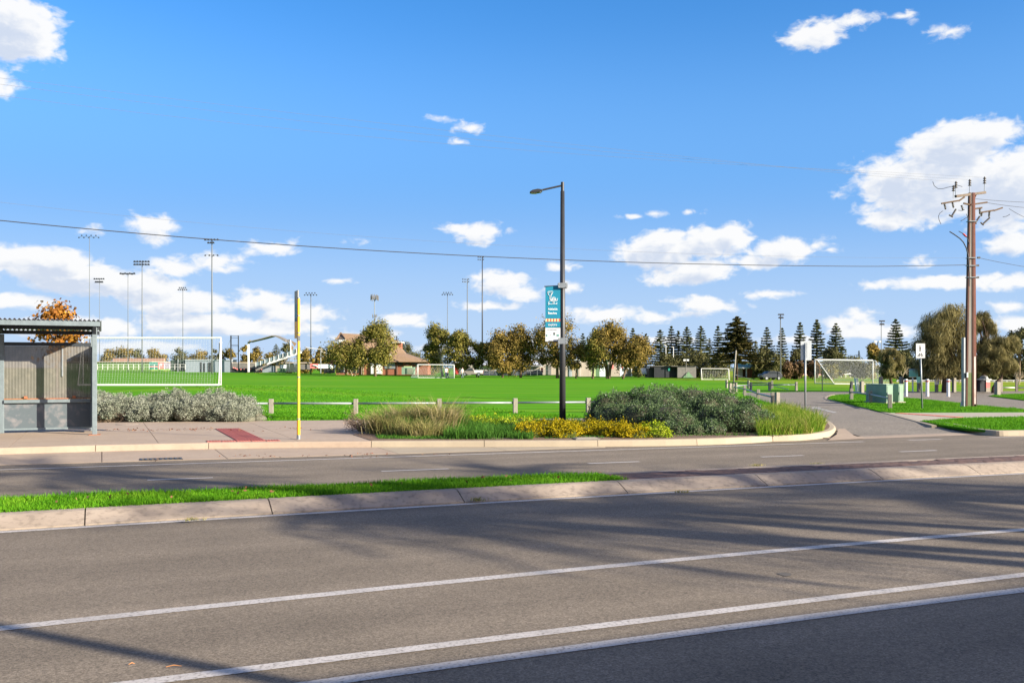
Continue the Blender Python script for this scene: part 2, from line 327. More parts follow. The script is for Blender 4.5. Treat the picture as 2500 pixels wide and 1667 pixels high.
M['dark_pole'] = mat('dark_grey_pole', (.05, .051, .053), (.042, .043, .045), scale=3, rough=.42, metal=.3)
M['black'] = mat('black_rubber', (.02, .02, .022), rough=.6)
M['timber'] = mat('weathered_timber', (.31, .275, .22), (.22, .195, .155), scale=9, rough=.9, stretch=(6, 6, .7), bump=.3, bscale=30, c3=(.17, .155, .13), s3=20, f3=.5)
M['yellow'] = mat('yellow_paint', (.80, .40, .025), (.74, .36, .02), scale=5, rough=.45)
M['lime'] = mat('lime_yellow_sleeve', (.60, .52, .03), (.53, .47, .03), scale=5, rough=.45)
M['teal'] = mat('teal_cloth', (.006, .20, .30), (.005, .175, .265), scale=5, rough=.7)
M['cloth_white'] = mat('white_cloth', (.62, .63, .63), (.56, .57, .57), scale=5, rough=.7)
M['print_white'] = mat('print_white', (.75, .80, .80), rough=.7)
M['print_red'] = mat('print_red', (.50, .10, .06), rough=.7)
M['print_cream'] = mat('print_cream', (.70, .55, .27), rough=.7)
M['print_grey'] = mat('print_grey', (.10, .11, .11), rough=.7)
M['print_green'] = mat('print_green', (.02, .22, .17), rough=.7)
M['glass'] = mat('window_glass', (.03, .035, .04), rough=.12, spec=.6)
M['cab'] = mat('cabinet_green', (.20, .30, .21), (.175, .265, .185), scale=4, rough=.55)
M['brick'] = mat('red_brick', (.29, .105, .058), (.21, .075, .042), scale=7, rough=.85, c3=(.34, .18, .12), s3=40, f3=.5)
M['roof_brown'] = mat('brown_metal_roof', (.27, .178, .105), (.235, .155, .092), scale=1.2, rough=.6)
M['roof_dark'] = mat('dark_gable', (.12, .095, .075), rough=.8)
M['wall_white'] = mat('white_wall', (.46, .42, .36), (.40, .36, .31), scale=1.5, rough=.8)
M['wall_cream'] = mat('cream_cladding', (.41, .345, .28), (.37, .31, .25), scale=.8, rough=.7)
M['clad_green'] = mat('green_cladding', (.11, .19, .10), rough=.7)
M['clad_lime'] = mat('lime_cladding', (.42, .50, .24), rough=.7)
M['clad_dark'] = mat('charcoal_cladding', (.028, .03, .035), (.022, .024, .028), scale=2, rough=.6)
M['clad_grey'] = mat('grey_cladding', (.19, .175, .16), (.15, .14, .128), scale=2, rough=.7)
M['steel_blue'] = mat('blue_grey_sheet', (.27, .31, .345), (.235, .27, .30), scale=3, rough=.55)
M['roof_white'] = mat('pale_roof', (.60, .63, .68), (.53, .56, .60), scale=2, rough=.5)
M['roof_teal'] = mat('teal_roof', (.06, .17, .145), (.05, .15, .125), scale=2, rough=.6)
M['red'] = mat('red_paint', (.42, .035, .03), rough=.5)
M['pink'] = mat('pink_canvas', (.50, .07, .17), rough=.8)
M['salmon'] = mat('salmon_banner', (.72, .22, .20), (.6, .17, .16), scale=6, rough=.7)
M['rust'] = mat('rust_steel', (.105, .045, .03), (.07, .032, .022), scale=6, rough=.8, stretch=(1, 1, .4), c3=(.16, .065, .04), s3=12, f3=.6)
M['pole_concrete'] = mat('pole_concrete', (.27, .24, .20), (.215, .19, .155), scale=3, rough=.9, stretch=(4, 4, .5), bump=.2, bscale=50)
M['dull_green'] = mat('dull_green_paint', (.13, .165, .065), (.105, .135, .052), scale=5, rough=.8)
M['insul'] = mat('brown_porcelain', (.10, .085, .065), rough=.25, spec=.6)
M['cable'] = mat('cable', (.035, .035, .038), rough=.6)
M['thin_wire'] = mat('bare_wire', (.14, .14, .14), rough=.9, spec=.05)
M['net'] = mat('net_cord', (.60, .61, .58), rough=.8)
M['bark'] = mat('bark', (.20, .135, .085), (.11, .075, .05), scale=10, rough=.95, stretch=(5, 5, .8), bump=.4, bscale=30)
M['bark_pale'] = mat('pale_bark', (.42, .33, .23), (.30, .23, .15), scale=8, rough=.9, stretch=(4, 4, .8))
M['bark_dark'] = mat('dark_bark', (.055, .038, .028), (.10, .06, .04), scale=9, rough=.95, stretch=(5, 5, .8), bump=.4, bscale=30)
M['skin'] = mat('skin', (.48, .29, .2), rough=.6)
M['shelter'] = mat('shelter_steel', (.165, .205, .215), (.135, .165, .175), scale=6, rough=.5, metal=.25, c3=(.23, .26, .265), s3=18, f3=.35)
M['shelter_panel'] = mat('scratched_panel', (.085, .105, .115), (.072, .09, .1), scale=1.6, rough=.5, c3=(.24, .215, .21), s3=5.5, f3=.55)
M['shelter_dark'] = mat('shelter_navy', (.03, .037, .045), (.024, .03, .036), scale=5, rough=.5)
M['shelter_mesh'] = meshmat('perforated_sheet', (.125, .116, .1), (.098, .092, .08), .07, .04)
M['zinc'] = mat('corrugated_zinc', (.30, .33, .42), (.25, .275, .35), scale=9, rough=.4, metal=.4)
M['rust_line'] = mat('rusty_rail', (.38, .13, .055), (.26, .1, .05), scale=14, rough=.9)

L_CAS = leafmat('casuarina_leaves', [(.055, .048, .016), (.17, .13, .034), (.265, .19, .046), (.36, .25, .065)], scale=.55, trans=.3, mixn=.45)
L_CASG = leafmat('olive_leaves', [(.048, .056, .015), (.14, .135, .03), (.225, .195, .042), (.31, .25, .06)], scale=.55, trans=.3, mixn=.45)
L_DARK = leafmat('dark_leaves', [(.026, .034, .013), (.07, .072, .027), (.12, .114, .043), (.18, .165, .066)], scale=.5, trans=.2)
L_PINE = leafmat('pine_needles', [(.028, .04, .015), (.066, .082, .032), (.12, .128, .046), (.185, .168, .062)], scale=.5, trans=.15)
L_WEEP = leafmat('weeping_needles', [(.06, .055, .022), (.15, .13, .05), (.25, .212, .085), (.345, .29, .125)], scale=.9, trans=.3, mixn=.55)
L_BROWN = leafmat('brown_leaves', [(.06, .04, .02), (.16, .10, .05), (.25, .16, .085)], scale=.8, trans=.3)
L_AUT = leafmat('autumn_leaves', [(.06, .05, .015), (.26, .10, .02), (.42, .18, .03), (.5, .28, .05)], scale=2.5, trans=.35)
L_SILV = leafmat('silver_leaves', [(.14, .162, .112), (.22, .24, .172), (.29, .305, .23), (.37, .38, .30)], scale=2.2, trans=.25, mixn=.4)
L_TWIG = leafmat('dry_twigs', [(.12, .078, .05), (.22, .15, .105), (.33, .24, .17)], scale=3, trans=.1)
L_BUSH = leafmat('bush_leaves', [(.032, .06, .022), (.072, .118, .046), (.118, .172, .074), (.19, .245, .12)], scale=2.0, trans=.2, fleck=((.34, .36, .31), .972), mixn=.45)
L_YEL = leafmat('golden_leaves', [(.06, .075, .003), (.24, .20, .005), (.42, .32, .007), (.56, .42, .02)], scale=2.6, trans=.3, mixn=.45)
L_LIME = leafmat('lime_leaves', [(.06, .12, .006), (.20, .29, .012), (.33, .40, .02), (.50, .50, .05)], scale=2.6, trans=.3)
L_TUSS = leafmat('tussock_blades', [(.075, .10, .025), (.185, .20, .06), (.33, .29, .10), (.46, .38, .18)], scale=2, trans=.3)
L_WEED = leafmat('weed_blades', [(.03, .085, .012), (.06, .16, .02), (.11, .24, .03)], scale=2, trans=.35)
L_TALL = leafmat('tall_grass_blades', [(.05, .12, .010), (.11, .22, .014), (.24, .30, .035), (.40, .33, .12)], scale=1.6, trans=.35)
L_GRASS = leafmat('grass_blades', [(.034, .13, .004), (.066, .215, .007), (.10, .275, .010), (.15, .32, .016)], scale=1.8, trans=.35, mixn=.5)
L_MED = leafmat('median_grass_blades', [(.04, .14, .006), (.08, .24, .008), (.125, .32, .012), (.21, .38, .025)], scale=1.8, trans=.35, mixn=.5)
L_LITTER = leafmat('fallen_leaves', [(.10, .04, .025), (.22, .09, .05), (.32, .2, .1)], scale=3, trans=.1)
L_PALM = leafmat('palm_fronds', [(.03, .05, .015), (.06, .09, .03), (.1, .13, .05)], scale=1, trans=.15)

# ------------------------------------------------------------------ foliage helpers
def unit(a): return a/np.maximum(np.linalg.norm(a, axis=-1, keepdims=True), 1e-9)
def leaf_quads(P, Nm, length, width, axis=None, rng=RNG):
    """kite shaped leaves at P facing Nm; axis = preferred long direction"""
    n = len(P); Nm = unit(Nm); A = rng.normal(size=(n, 3)) if axis is None else axis+0*P
    A = unit(A-Nm*(A*Nm).sum(1, keepdims=True)); B = np.cross(Nm, A)
    l = np.broadcast_to(np.asarray(length, float).reshape(-1, 1), (n, 1)); w = np.broadcast_to(np.asarray(width, float).reshape(-1, 1), (n, 1))
    return np.stack([P-A*l*.5, P+B*w*.5+A*l*.05, P+A*l*.5, P-B*w*.5+A*l*.05], 1).reshape(-1, 3)
def blades(P, h, w, lean, rng=RNG, segs=2, dirs=None):
    """grass blades: bent tapering strips, each a quad plus a tip triangle (as two quads)"""
    n = len(P); a = rng.uniform(0, 2*pi, n) if dirs is None else dirs; L_ = np.stack([np.cos(a), np.sin(a), 0*a], 1)
    b = rng.uniform(0, 2*pi, n); S = np.stack([np.cos(b), np.sin(b), 0*b], 1)
    h = np.asarray(h).reshape(-1, 1)*np.ones((n, 1)); w = np.asarray(w).reshape(-1, 1)*np.ones((n, 1)); ln = np.asarray(lean).reshape(-1, 1)*np.ones((n, 1))
    up = np.array([0, 0, 1.])
    p1 = P+up*h*.55+L_*h*ln*.25; p2 = P+up*h*np.sqrt(np.maximum(1-ln**2*.55, .2))+L_*h*ln*.85
    q1 = np.stack([P-S*w*.5, P+S*w*.5, p1+S*w*.42, p1-S*w*.42], 1); q2 = np.stack([p1-S*w*.42, p1+S*w*.42, p2+S*w*.04, p2-S*w*.04], 1)
    return np.concatenate([q1, q2], 1).reshape(-1, 3)
def blob_pts(c, r, n, rng, shell=.45, jag=.12, low=-.95):
    """points and outward directions in the outer part of a lumpy ellipsoid"""
    u = unit(rng.normal(size=(int(n*1.6)+20, 3))); u = u[u[:, 2] > low][:n]
    f = (rng.random(len(u))**shell); k = rng.normal(size=(9, 3)); ph = rng.random(9)*6.28
    lump = 1+jag*np.sin(u@(k.T*3.2)+ph).sum(1)/2.2
    return np.asarray(c)+u*np.asarray(r)*(f*lump)[:, None], u
def limb(mb, a, b, r0, r1, bend=.12, n=6, k=5, rng=RNG):
    a, b = np.array(a, float), np.array(b, float); d = np.linalg.norm(b-a); off = rng.normal(size=3)*d*bend
    pts = [a+(b-a)*t+off*4*t*(1-t)*.5 for t in np.linspace(0, 1, k)]; mb.tube(pts, list(np.linspace(r0, r1, k)), n)
def tree(name, label, group, base, h, w, leaf, bark, crown=(.3, 1.0), n=2600, size=.30, seed=1, clumps=26, shape='egg', trunks=1, lean=0.0, csize=.2, tr=None, aspect=1.7, cat='tree'):
    rng = np.random.default_rng(seed); t = thing(name, label, cat, base, group)
    b = np.array(base, float); z0, z1 = crown[0]*h, crown[1]*h; cents = []; z1 = max(z0+.2*h, z1-csize*w*.62)
    for i in range(clumps*3):
        if len(cents) >= clumps: break
        u = rng.random(); z = z0+(z1-z0)*u
        if shape == 'egg': rr = (sin(pi*min(1, u*.86+.12)))**.75
        elif shape == 'round': rr = sqrt(max(.05, 1-(2*u-1)**2))
        else: rr = (1-u)**.7*.95+.12
        a = rng.random()*2*pi; q = rng.random()**.5*rr*(w*.5-csize*w*.5)
        c = np.array([cos(a)*q+lean*z, sin(a)*q, z])
        if all(np.linalg.norm((c-o)*[1, 1, 1.1]) > csize*w*.42 for o in cents): cents.append(c)
    P = []; Nn = []; per = max(20, int(n*1.75)//max(1, len(cents)))
    for c in cents:
        r = csize*w*rng.uniform(.5, 1.08); p, u = blob_pts(c, (r, r, r*rng.uniform(.75, 1.15)), per, rng, .5, .3); P.append(p); Nn.append(u+rng.normal(size=u.shape)*.45+[0, 0, .15])
    P = np.concatenate(P); Nn = np.concatenate(Nn); k_ = P[:, 2] < h*1.03; P = P[k_]; Nn = Nn[k_]
    s = size*rng.uniform(.6, 1.35, len(P))
    np_obj('crown', leaf_quads(P, Nn, s, s/aspect*1.25, rng=rng), 4, leaf, t, off=(0, 0, 0))
    mb = MB(); r0 = tr or h*.022
    if trunks == 1:
        top = np.array([lean*z0*1.1, 0, z0+.25*(z1-z0)]); mb.tube([(0, 0, -.1), (lean*z0*.4+rng.normal()*.04*h*.2, 0, z0*.5), top, np.array([lean*h*.8, 0, z0+.7*(z1-z0)])], [r0*1.25, r0, r0*.75, r0*.25], 7); forks = [top]
    else:
        forks = []
        for i in range(trunks):
            a = 2*pi*i/trunks+.4; f = np.array([cos(a)*w*.16, sin(a)*w*.1, z0+.15*(z1-z0)]); mb.tube([(cos(a)*r0, sin(a)*r0, -.1), (cos(a)*w*.05, sin(a)*w*.03, z0*.45), f], [r0, r0*.8, r0*.5], 6); forks.append(f)
    for c in cents[::2]:
        f = forks[rng.integers(len(forks))]; limb(mb, f*np.array([1, 1, .85]), c, r0*.42, r0*.08, rng=rng)
    mb.obj('trunk', bark, t, local=True, smooth_=True); return t
def norfolk(name, label, group, base, h, w, seed, leaf=None, low=.10, n_t=17, upturn=.18, cat='tree', dens=1.0, tipw=.0):
    rng = np.random.default_rng(seed); t = thing(name, label, cat, base, group); leaf = leaf or L_PINE
    P = []; A = []; Nn = []; mb = MB(); r0 = h*.016
    mb.tube([(0, 0, -.1), (0, 0, h*.5), (0, 0, h)], [r0*1.3, r0*.8, .02], 7)
    for i in range(n_t):
        u = i/(n_t-1); z = h*(low+(.985-low)*u**.92); rad = w*.5*((1-u)**.66*.97+.045+tipw*(1-u))*rng.uniform(.82, 1.1); nb = 6 if u > .75 else 8 if u > .4 else 9; a0 = rng.random()*6.28
        for j in range(nb):
            a = a0+2*pi*j/nb+rng.normal()*.12; R_ = rad*rng.uniform(.8, 1.08); m_ = max(6, int(R_/(h*.0085)*dens))
            f = np.linspace(.1, 1, m_); rise = R_*(upturn*f**2-.13*f)+rng.normal()*.02*h*.3
            d = np.array([cos(a), sin(a), 0]); p = np.outer(f*R_, d); p[:, 2] = z+rise
            if u < .8: mb.tube([(0, 0, z), p[m_//2], p[-1]], [r0*.28, r0*.16, r0*.05], 4, cap=False)
            for side in (-1, 0, 1):
                q = p+np.outer(np.full(m_, side*h*.0105)*(1.1-.5*f), (-d[1], d[0], 0))+rng.normal(size=p.shape)*h*.003; q[:, 2] -= abs(side)*h*.003
                P.append(q); A.append(np.tile(d+np.array([-d[1], d[0], 0])*side*.7+[0, 0, .35], (m_, 1))); Nn.append(rng.normal(size=p.shape)*.5+[0, 0, 1.0])
    P = np.concatenate(P); A = np.concatenate(A); Nn = np.concatenate(Nn); s = h*.042*rng.uniform(.7, 1.25, len(P))
    np_obj('crown', leaf_quads(P, Nn, s, s*.66, axis=A, rng=rng), 4, leaf, t, off=(0, 0, 0)); mb.obj('trunk', M['bark_dark'], t, local=True, smooth_=True); return t
def weeping(name, label, group, base, h, w, seed, n=12000, crown=(.3, 1.), leaf=None, clumps=44, slen=.5, swid=.035, trunk=None, tr=.25, depth=.8, bark=None, skew=0.0):
    rng = np.random.default_rng(seed); t = thing(name, label, 'tree', base, group); cents = []
    for i in range(400):
        if len(cents) >= clumps: break
        u = rng.random(); z = h*(crown[0]+(crown[1]-crown[0])*u); rr = sqrt(max(.06, 1-(1.75*u-.78)**2)); a = rng.random()*6.28; q = rng.random()**.45*rr*w*.40
        c = np.array([cos(a)*q+skew*u*w, sin(a)*q*depth, z-.06*h])
        if all(np.linalg.norm(c-o) > w*.085 for o in cents): cents.append(c)
    P = []; A = []; Nn = []; per = n//len(cents)
    for c in cents:
        r = w*.125*rng.uniform(.7, 1.25); p, u = blob_pts(c, (r, r, r*1.05), per, rng, .4, .25); p[:, 2] = np.minimum(p[:, 2], h)
        P.append(p); o = unit((c-np.array([0, 0, c[2]]))[None])*.35; dro = (.15-u[:, 2:3]*.0)
        A.append(u*[.55, .55, .25]+o*.6+np.array([0, 0, -.75])+rng.normal(size=p.shape)*.22); Nn.append(u+rng.normal(size=p.shape)*.4)
    P = np.concatenate(P); A = np.concatenate(A); Nn = np.concatenate(Nn); s = slen*rng.uniform(.5, 1.4, len(P))
    np_obj('crown', leaf_quads(P, Nn, s, swid*rng.uniform(.6, 1.4, len(P)), axis=A, rng=rng), 4, leaf or L_WEEP, t, off=(0, 0, 0))
    mb = MB(); trunk = trunk or [(0, 0, -.1), (.1, 0, h*.18), (0, 0, h*.36), (.2, .1, h*.6)]
    mb.tube(trunk, list(np.linspace(tr*1.2, tr*.45, len(trunk))), 8)
    for c in cents[::3]: limb(mb, trunk[-2 if rng.random() < .6 else -1], c, tr*.4, .03, rng=rng)
    mb.obj('trunk', bark or M['bark_dark'], t, local=True, smooth_=True); return t
def shrub(name, label, cat, group, lobes, leaf, n, size, aspect, seed, core=None, shell=.25, jag=.22, upbias=.35, base=None, tuft=0, zmin=.1, cs=.82):
    """lobes: (centre, radii); a thing of foliage over a twiggy core"""
    rng = np.random.default_rng(seed); base = base or (np.mean([l[0][0] for l in lobes]), np.mean([l[0][1] for l in lobes]), .1)
    t = thing(name, label, cat, base, group); tot = sum(l[1][0]*l[1][2] for l in lobes); P = []; Nn = []
    for c, r in lobes:
        p, u = blob_pts(c, r, int(n*r[0]*r[2]/tot), rng, shell, jag)
        if tuft:      # gather the leaves into small upright tufts
            g = p[rng.integers(0, len(p), max(4, len(p)//tuft))]; g = g[rng.integers(0, len(g), len(p))]; sp_ = size*.85
            p = g+rng.normal(size=p.shape)*[sp_, sp_, sp_*1.1]
        P.append(p); Nn.append(u+rng.normal(size=u.shape)*.55)
    P = np.concatenate(P); Nn = np.concatenate(Nn); k = P[:, 2] > zmin*(1+.9*np.sin(P[:, 0]*2.1+seed)*np.sin(P[:, 0]*5.3))+rng.normal(size=len(P))*.05*(zmin > .15); P = P[k]; Nn = Nn[k]
    s = size*rng.uniform(.65, 1.35, len(P)); ax = rng.normal(size=P.shape)*.7+[0, 0, upbias*2]+Nn*.5
    np_obj('foliage', leaf_quads(P, Nn, s, s/aspect, axis=ax, rng=rng), 4, leaf, t)
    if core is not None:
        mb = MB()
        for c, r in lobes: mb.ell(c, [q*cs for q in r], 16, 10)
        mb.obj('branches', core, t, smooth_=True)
    return t
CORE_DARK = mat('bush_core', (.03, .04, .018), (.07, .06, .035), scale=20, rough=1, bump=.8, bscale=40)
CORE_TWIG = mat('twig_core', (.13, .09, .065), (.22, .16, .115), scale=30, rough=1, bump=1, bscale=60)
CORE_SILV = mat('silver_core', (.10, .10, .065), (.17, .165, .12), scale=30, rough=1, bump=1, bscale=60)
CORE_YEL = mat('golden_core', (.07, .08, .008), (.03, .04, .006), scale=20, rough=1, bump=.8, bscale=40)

# ================================================================== GROUND, ROADS, KERBS
KF = Curve([(0,1109),(233,1103),(509,1096.5),(727,1092.5),(900,1090.5),(1187,1091.5),(1470,1091),(1600,1087),(1700,1085),(1800,1081.5),(1891,1077)], .01, 4)   # far kerb foot
LIP = Curve([(0,1135),(237,1129),(540,1121),(900,1108),(1210,1099.5),(1480,1092.5),(1891,1079),(2113,1070.5),(2377,1060)], 0)
EDGE = Curve([(0,1146.5),(450,1132),(900,1118.5),(1250,1104),(1600,1095.7),(1883,1085),(2109,1078)], 0)
MK = Curve([(0,1294),(210,1282),(670,1254),(800,1247),(1141,1226),(1541,1203),(1876,1186),(2155,1170),(2396,1158),(2500,1153)], 0)       # near median kerb foot
MF = Curve([(1447,1157),(1700,1146),(1845,1142),(2098,1128),(2500,1111)], .13)
L1 = Curve([(0,1534),(500,1481),(1160,1415),(1800,1352),(2500,1293)], 0)
L2 = Curve([(360,1665),(800,1607),(1250,1556),(1900,1474),(2500,1403)], 0)
L3 = Curve([(790,1665),(1250,1605),(1800,1527),(2500,1440)], 0)
DASH = Curve([(930,1150),(1098,1145),(1434,1131),(1563,1127),(1855,1115),(1957,1111),(2200,1103),(2288,1099.5)], 0, 1)

def tilt(px): return .27+(min(2000, max(-600, px))-600)*(-.97/1150) if px < 1750 else -.70
def bump(x, y): return .66*math.exp(-(((x+15.5)/9.5)**2+((y-50)/9.0)**2))
def zt(x, y):
    px = CX+F*x/max(y, 20); a = smooth(60, 200, y); return .08+bump(x, y)+a*(tilt(px)-.08)
def gnd(x, y, d): return zt((x-CX)/F*d, d)
def at(x, d): return ((x-CX)/F*d, d, zt((x-CX)/F*d, d))

M['field'] = mat('sports_turf', (.100, .285, .011), (.052, .185, .006), scale=.30, rough=1, spec=.03, stretch=(.2, 2.2, 1), c3=(.17, .275, .02), s3=.12, f3=.7, bump=.7, bscale=7, detail=12, contrast=(.34, .66))
def dry_patches(m):      # the park lawn on the right is drier and yellower than the watered pitch
    N = m.node_tree.nodes; L = m.node_tree.links; b = N['Principled BSDF']; src = b.inputs['Base Color'].links[0].from_socket
    g = N.new('ShaderNodeNewGeometry'); sp_ = N.new('ShaderNodeSeparateXYZ'); L.new(g.outputs['Position'], sp_.inputs[0])
    r = N.new('ShaderNodeMapRange'); r.interpolation_type = 'SMOOTHSTEP'; r.inputs[1].default_value, r.inputs[2].default_value = 20, 42; L.new(sp_.outputs[0], r.inputs[0])
    v = N.new('ShaderNodeVectorMath'); v.operation = 'MULTIPLY'; v.inputs[1].default_value = (.02, .09, 1); L.new(g.outputs['Position'], v.inputs[0])
    n = N.new('ShaderNodeTexNoise'); n.inputs['Scale'].default_value = 1; n.inputs['Detail'].default_value = 5; L.new(v.outputs[0], n.inputs['Vector'])
    r2 = N.new('ShaderNodeMapRange'); r2.inputs[1].default_value, r2.inputs[2].default_value, r2.inputs[4].default_value = .38, .58, .85; L.new(n.outputs['Fac'], r2.inputs[0])
    mu = N.new('ShaderNodeMath'); mu.operation = 'MULTIPLY'; L.new(r.outputs[0], mu.inputs[0]); L.new(r2.outputs[0], mu.inputs[1])
    mx = N.new('ShaderNodeMix'); mx.data_type = 'RGBA'; mx.inputs[7].default_value = (.25, .255, .03, 1); L.new(mu.outputs[0], mx.inputs[0]); L.new(src, mx.inputs[6]); L.new(mx.outputs[2], b.inputs['Base Color'])
dry_patches(M['field'])
M['far_ground'] = mat('far_ground', (.10, .17, .04), (.15, .15, .06), scale=.05, rough=1)

g = MB(); g.face([(-3000, -3000, -1.3), (3000, -3000, -1.3), (3000, 3000, -1.3), (-3000, 3000, -1.3)]); g.obj('ground', M['far_ground'], kind='structure')
# road sheet
ts = np.linspace(-70, 90, 81); g = MB()
for a, b in zip(ts[:-1], ts[1:]):
    g.face([xy(a, -3.6), xy(b, -3.6), xy(b, KF(b)+(.3 if a < 10 else 2.2)), xy(a, KF(a)+(.3 if a < 10 else 2.2))])
g.obj('road', M['asphalt'], kind='structure')
# near verge, behind and beside the camera
g = MB(); g.box((*xy(10, -8.0)[:2], -.55), (160, 8.7, 1.33), rz=R(23.5)); g.obj('near_verge', M['turf'], kind='structure')
# field terrain
ss = np.concatenate([[.25, 3, 6, 7.3], np.arange(9, 60, 1.5), np.arange(60, 160, 5), np.arange(160, 520, 20)]); tt = np.concatenate([np.arange(-260, -40, 10), np.arange(-40, 60, 1.5), np.arange(60, 330, 8)])
vs = []
for s_ in ss:
    for t in tt:
        x, y, _ = xy(t, KF(t)+s_); z = -.12 if s_ < 6.5 else zt(x, y); vs.append((x, y, z))
nt_ = len(tt); g = MB(); g.add(vs, [(i*nt_+j, i*nt_+j+1, (i+1)*nt_+j+1, (i+1)*nt_+j) for i in range(len(ss)-1) for j in range(nt_-1)])
g.obj('sports_field', M['field'], kind='structure', smooth_=True)

# painted lines
def line(name, curve, t0, t1, w, z=.004, n=60, off=0.0):
    g = MB(); T = np.linspace(t0, t1, n)
    for a, b in zip(T[:-1], T[1:]):
        g.face([xy(a, curve(a)-w/2+off, z), xy(b, curve(b)-w/2+off, z), xy(b, curve(b)+w/2+off, z), xy(a, curve(a)+w/2+off, z)])
    return g.obj(name, M['line'], kind='structure')
line('lane_line', L1, -30, 60, .13); line('lane_line', L2, -30, 60, .115); line('lane_line', L3, -30, 60, .12)
line('kerb_line', MK, -40, 70, .12, off=-.13)
line('edge_line', EDGE, -60, tq(gp(2109, 1078))[0], .11)
def tpx(x, y, z=0): return tq(gp(x, y, z))[0]
for a, b in ((tpx(930,1150), tpx(1098,1145)), (tpx(1434,1131), tpx(1563,1127)), (tpx(1855,1115), tpx(1957,1111)), (tpx(2200,1103), tpx(2288,1099.5)), (tpx(360,1172), tpx(520,1166))):
    line('lane_dash', DASH, a, b, .11, n=4)
line('lane_dash', EDGE, tpx(2213,1074), tpx(2290,1071), .10, n=4); line('lane_dash', EDGE, tpx(2400,1067), tpx(2520,1063), .10, n=4)

# kerb sections ------------------------------------------------------
def kerb(name, profile, curve, joints, m, gap=.014, label=None):
    root = thing(name, None, None, xy(joints[0], curve(joints[0])), kind='structure')
    for a, b in zip(joints[:-1], joints[1:]):
        n = max(2, int((b-a)/.6)+1); path = [xy(t, curve(t))[:2] for t in np.linspace(a+gap/2, b-gap/2, n)]
        s = MB(); s.sweep([(o, z) for o, z in profile], path); s.obj('kerb_section', m, root, smooth_=False)
    s = MB(); s.sweep([(o*.86+.03, max(0.0, z-.022)) for o, z in profile], [xy(t, curve(t))[:2] for t in np.linspace(joints[0], joints[-1], 60)]); s.obj('joint_fill', M['gap'], root)
    return root
mk_prof = [(-.02, -.05), (-.02, .018), (.015, .03), (.06, .05), (.20, .108), (.255, .128), (.31, .137), (.42, .138), (.42, -.05)]
mj = [tpx(207,1282), tpx(664,1254), tpx(1133,1227), tpx(1530,1204), tpx(1874,1186), tpx(2150,1170), tpx(2388,1158)]
mj = [mj[0]-2.4*k for k in range(9, 0, -1)]+mj+[mj[-1]+1.9*k for k in range(1, 16)]
kerb('median_kerb', mk_prof, MK, mj, M['kerb'])
fk_prof = [(0, -.05), (0, .02), (.018, .115), (.035, .135), (.06, .142), (.17, .145), (.17, -.05)]
fj = [tpx(233,1103,.01), tpx(509,1096,.01), tpx(901,1090,.01), tpx(1186,1091.5,.01), tpx(1469,1091,.01), tpx(1697,1085,.01), tpx(1891,1077,.01)]
fj = [fj[0]-2.55*k for k in range(8, 0, -1)]+fj
kerb('far_kerb', fk_prof, KF, fj[:11], M['concrete'], .012); kerb('far_kerb', fk_prof, KF, fj[10:], M['kerb_pale'], .012)
# kerb return into the side street
ret = [gp(x, y, .01)[:2] for x, y in ((1891,1077),(1950,1074.5),(2003,1069.5),(2030,1063.5),(2041,1056),(2038,1047),(2022,1035),(1990,1018),(1955,1003),(1925,990))]
ret[0] = xy(fj[-1]+.012, KF(fj[-1]+.012))[:2]
def spline(pts, k=6):
    P = [np.array(p) for p in pts]; P = [2*P[0]-P[1]]+P+[2*P[-1]-P[-2]]; out = []
    for i in range(1, len(P)-2):
        for j in range(k):
            t = j/k; out.append(.5*((2*P[i])+(-P[i-1]+P[i+1])*t+(2*P[i-1]-5*P[i]+4*P[i+1]-P[i+2])*t*t+(-P[i-1]+3*P[i]-3*P[i+1]+P[i+2])*t**3))
    return [tuple(p) for p in out+[P[-2]]]
ret = spline(ret, 5)
root = thing('corner_kerb', None, None, (*ret[0], 0), kind='structure'); s = MB(); s.sweep(fk_prof, ret); s.obj('kerb_section', M['kerb_pale'], root)
# gutter slabs
root = thing('gutter', None, None, xy(fj[0], LIP(fj[0])), kind='structure')
gj = [t+.12 for t in fj[:-3]]+[tpx(1480, 1092)]
for a, b in zip(gj[:-1], gj[1:]):
    s = MB(); n = 5; T = np.linspace(a+.008, b-.008, n); lo = [xy(t, min(LIP(t), KF(t)-.01), .006) for t in T]; hi = [xy(t, KF(t)+.02, .012) for t in T[::-1]]
    s.prism(lo+hi, (0, 0, -.05)); s.obj('gutter_slab', M['concrete'] if b < fj[10]+1 else M['kerb_pale'], root)
# flush concrete strip across the mouth of the side street
g = MB()
T = np.linspace(tpx(2045,1073), tpx(2420,1060), 12)
for a, b in zip(T[:-1], T[1:]): g.face([xy(a, LIP(a)-.1, .005), xy(b, LIP(b)-.1, .005), xy(b, LIP(b)+.5, .016), xy(a, LIP(a)+.5, .016)])
g.face([gp(x, y, z) for x, y, z in ((2020,1075,.008),(2109,1070.5,.012),(2084,1062,.05),(2063,1046,.101),(2047,1046,.101),(2043,1060,.06))]); g.obj('crossing_strip', M['concrete'], kind='structure')

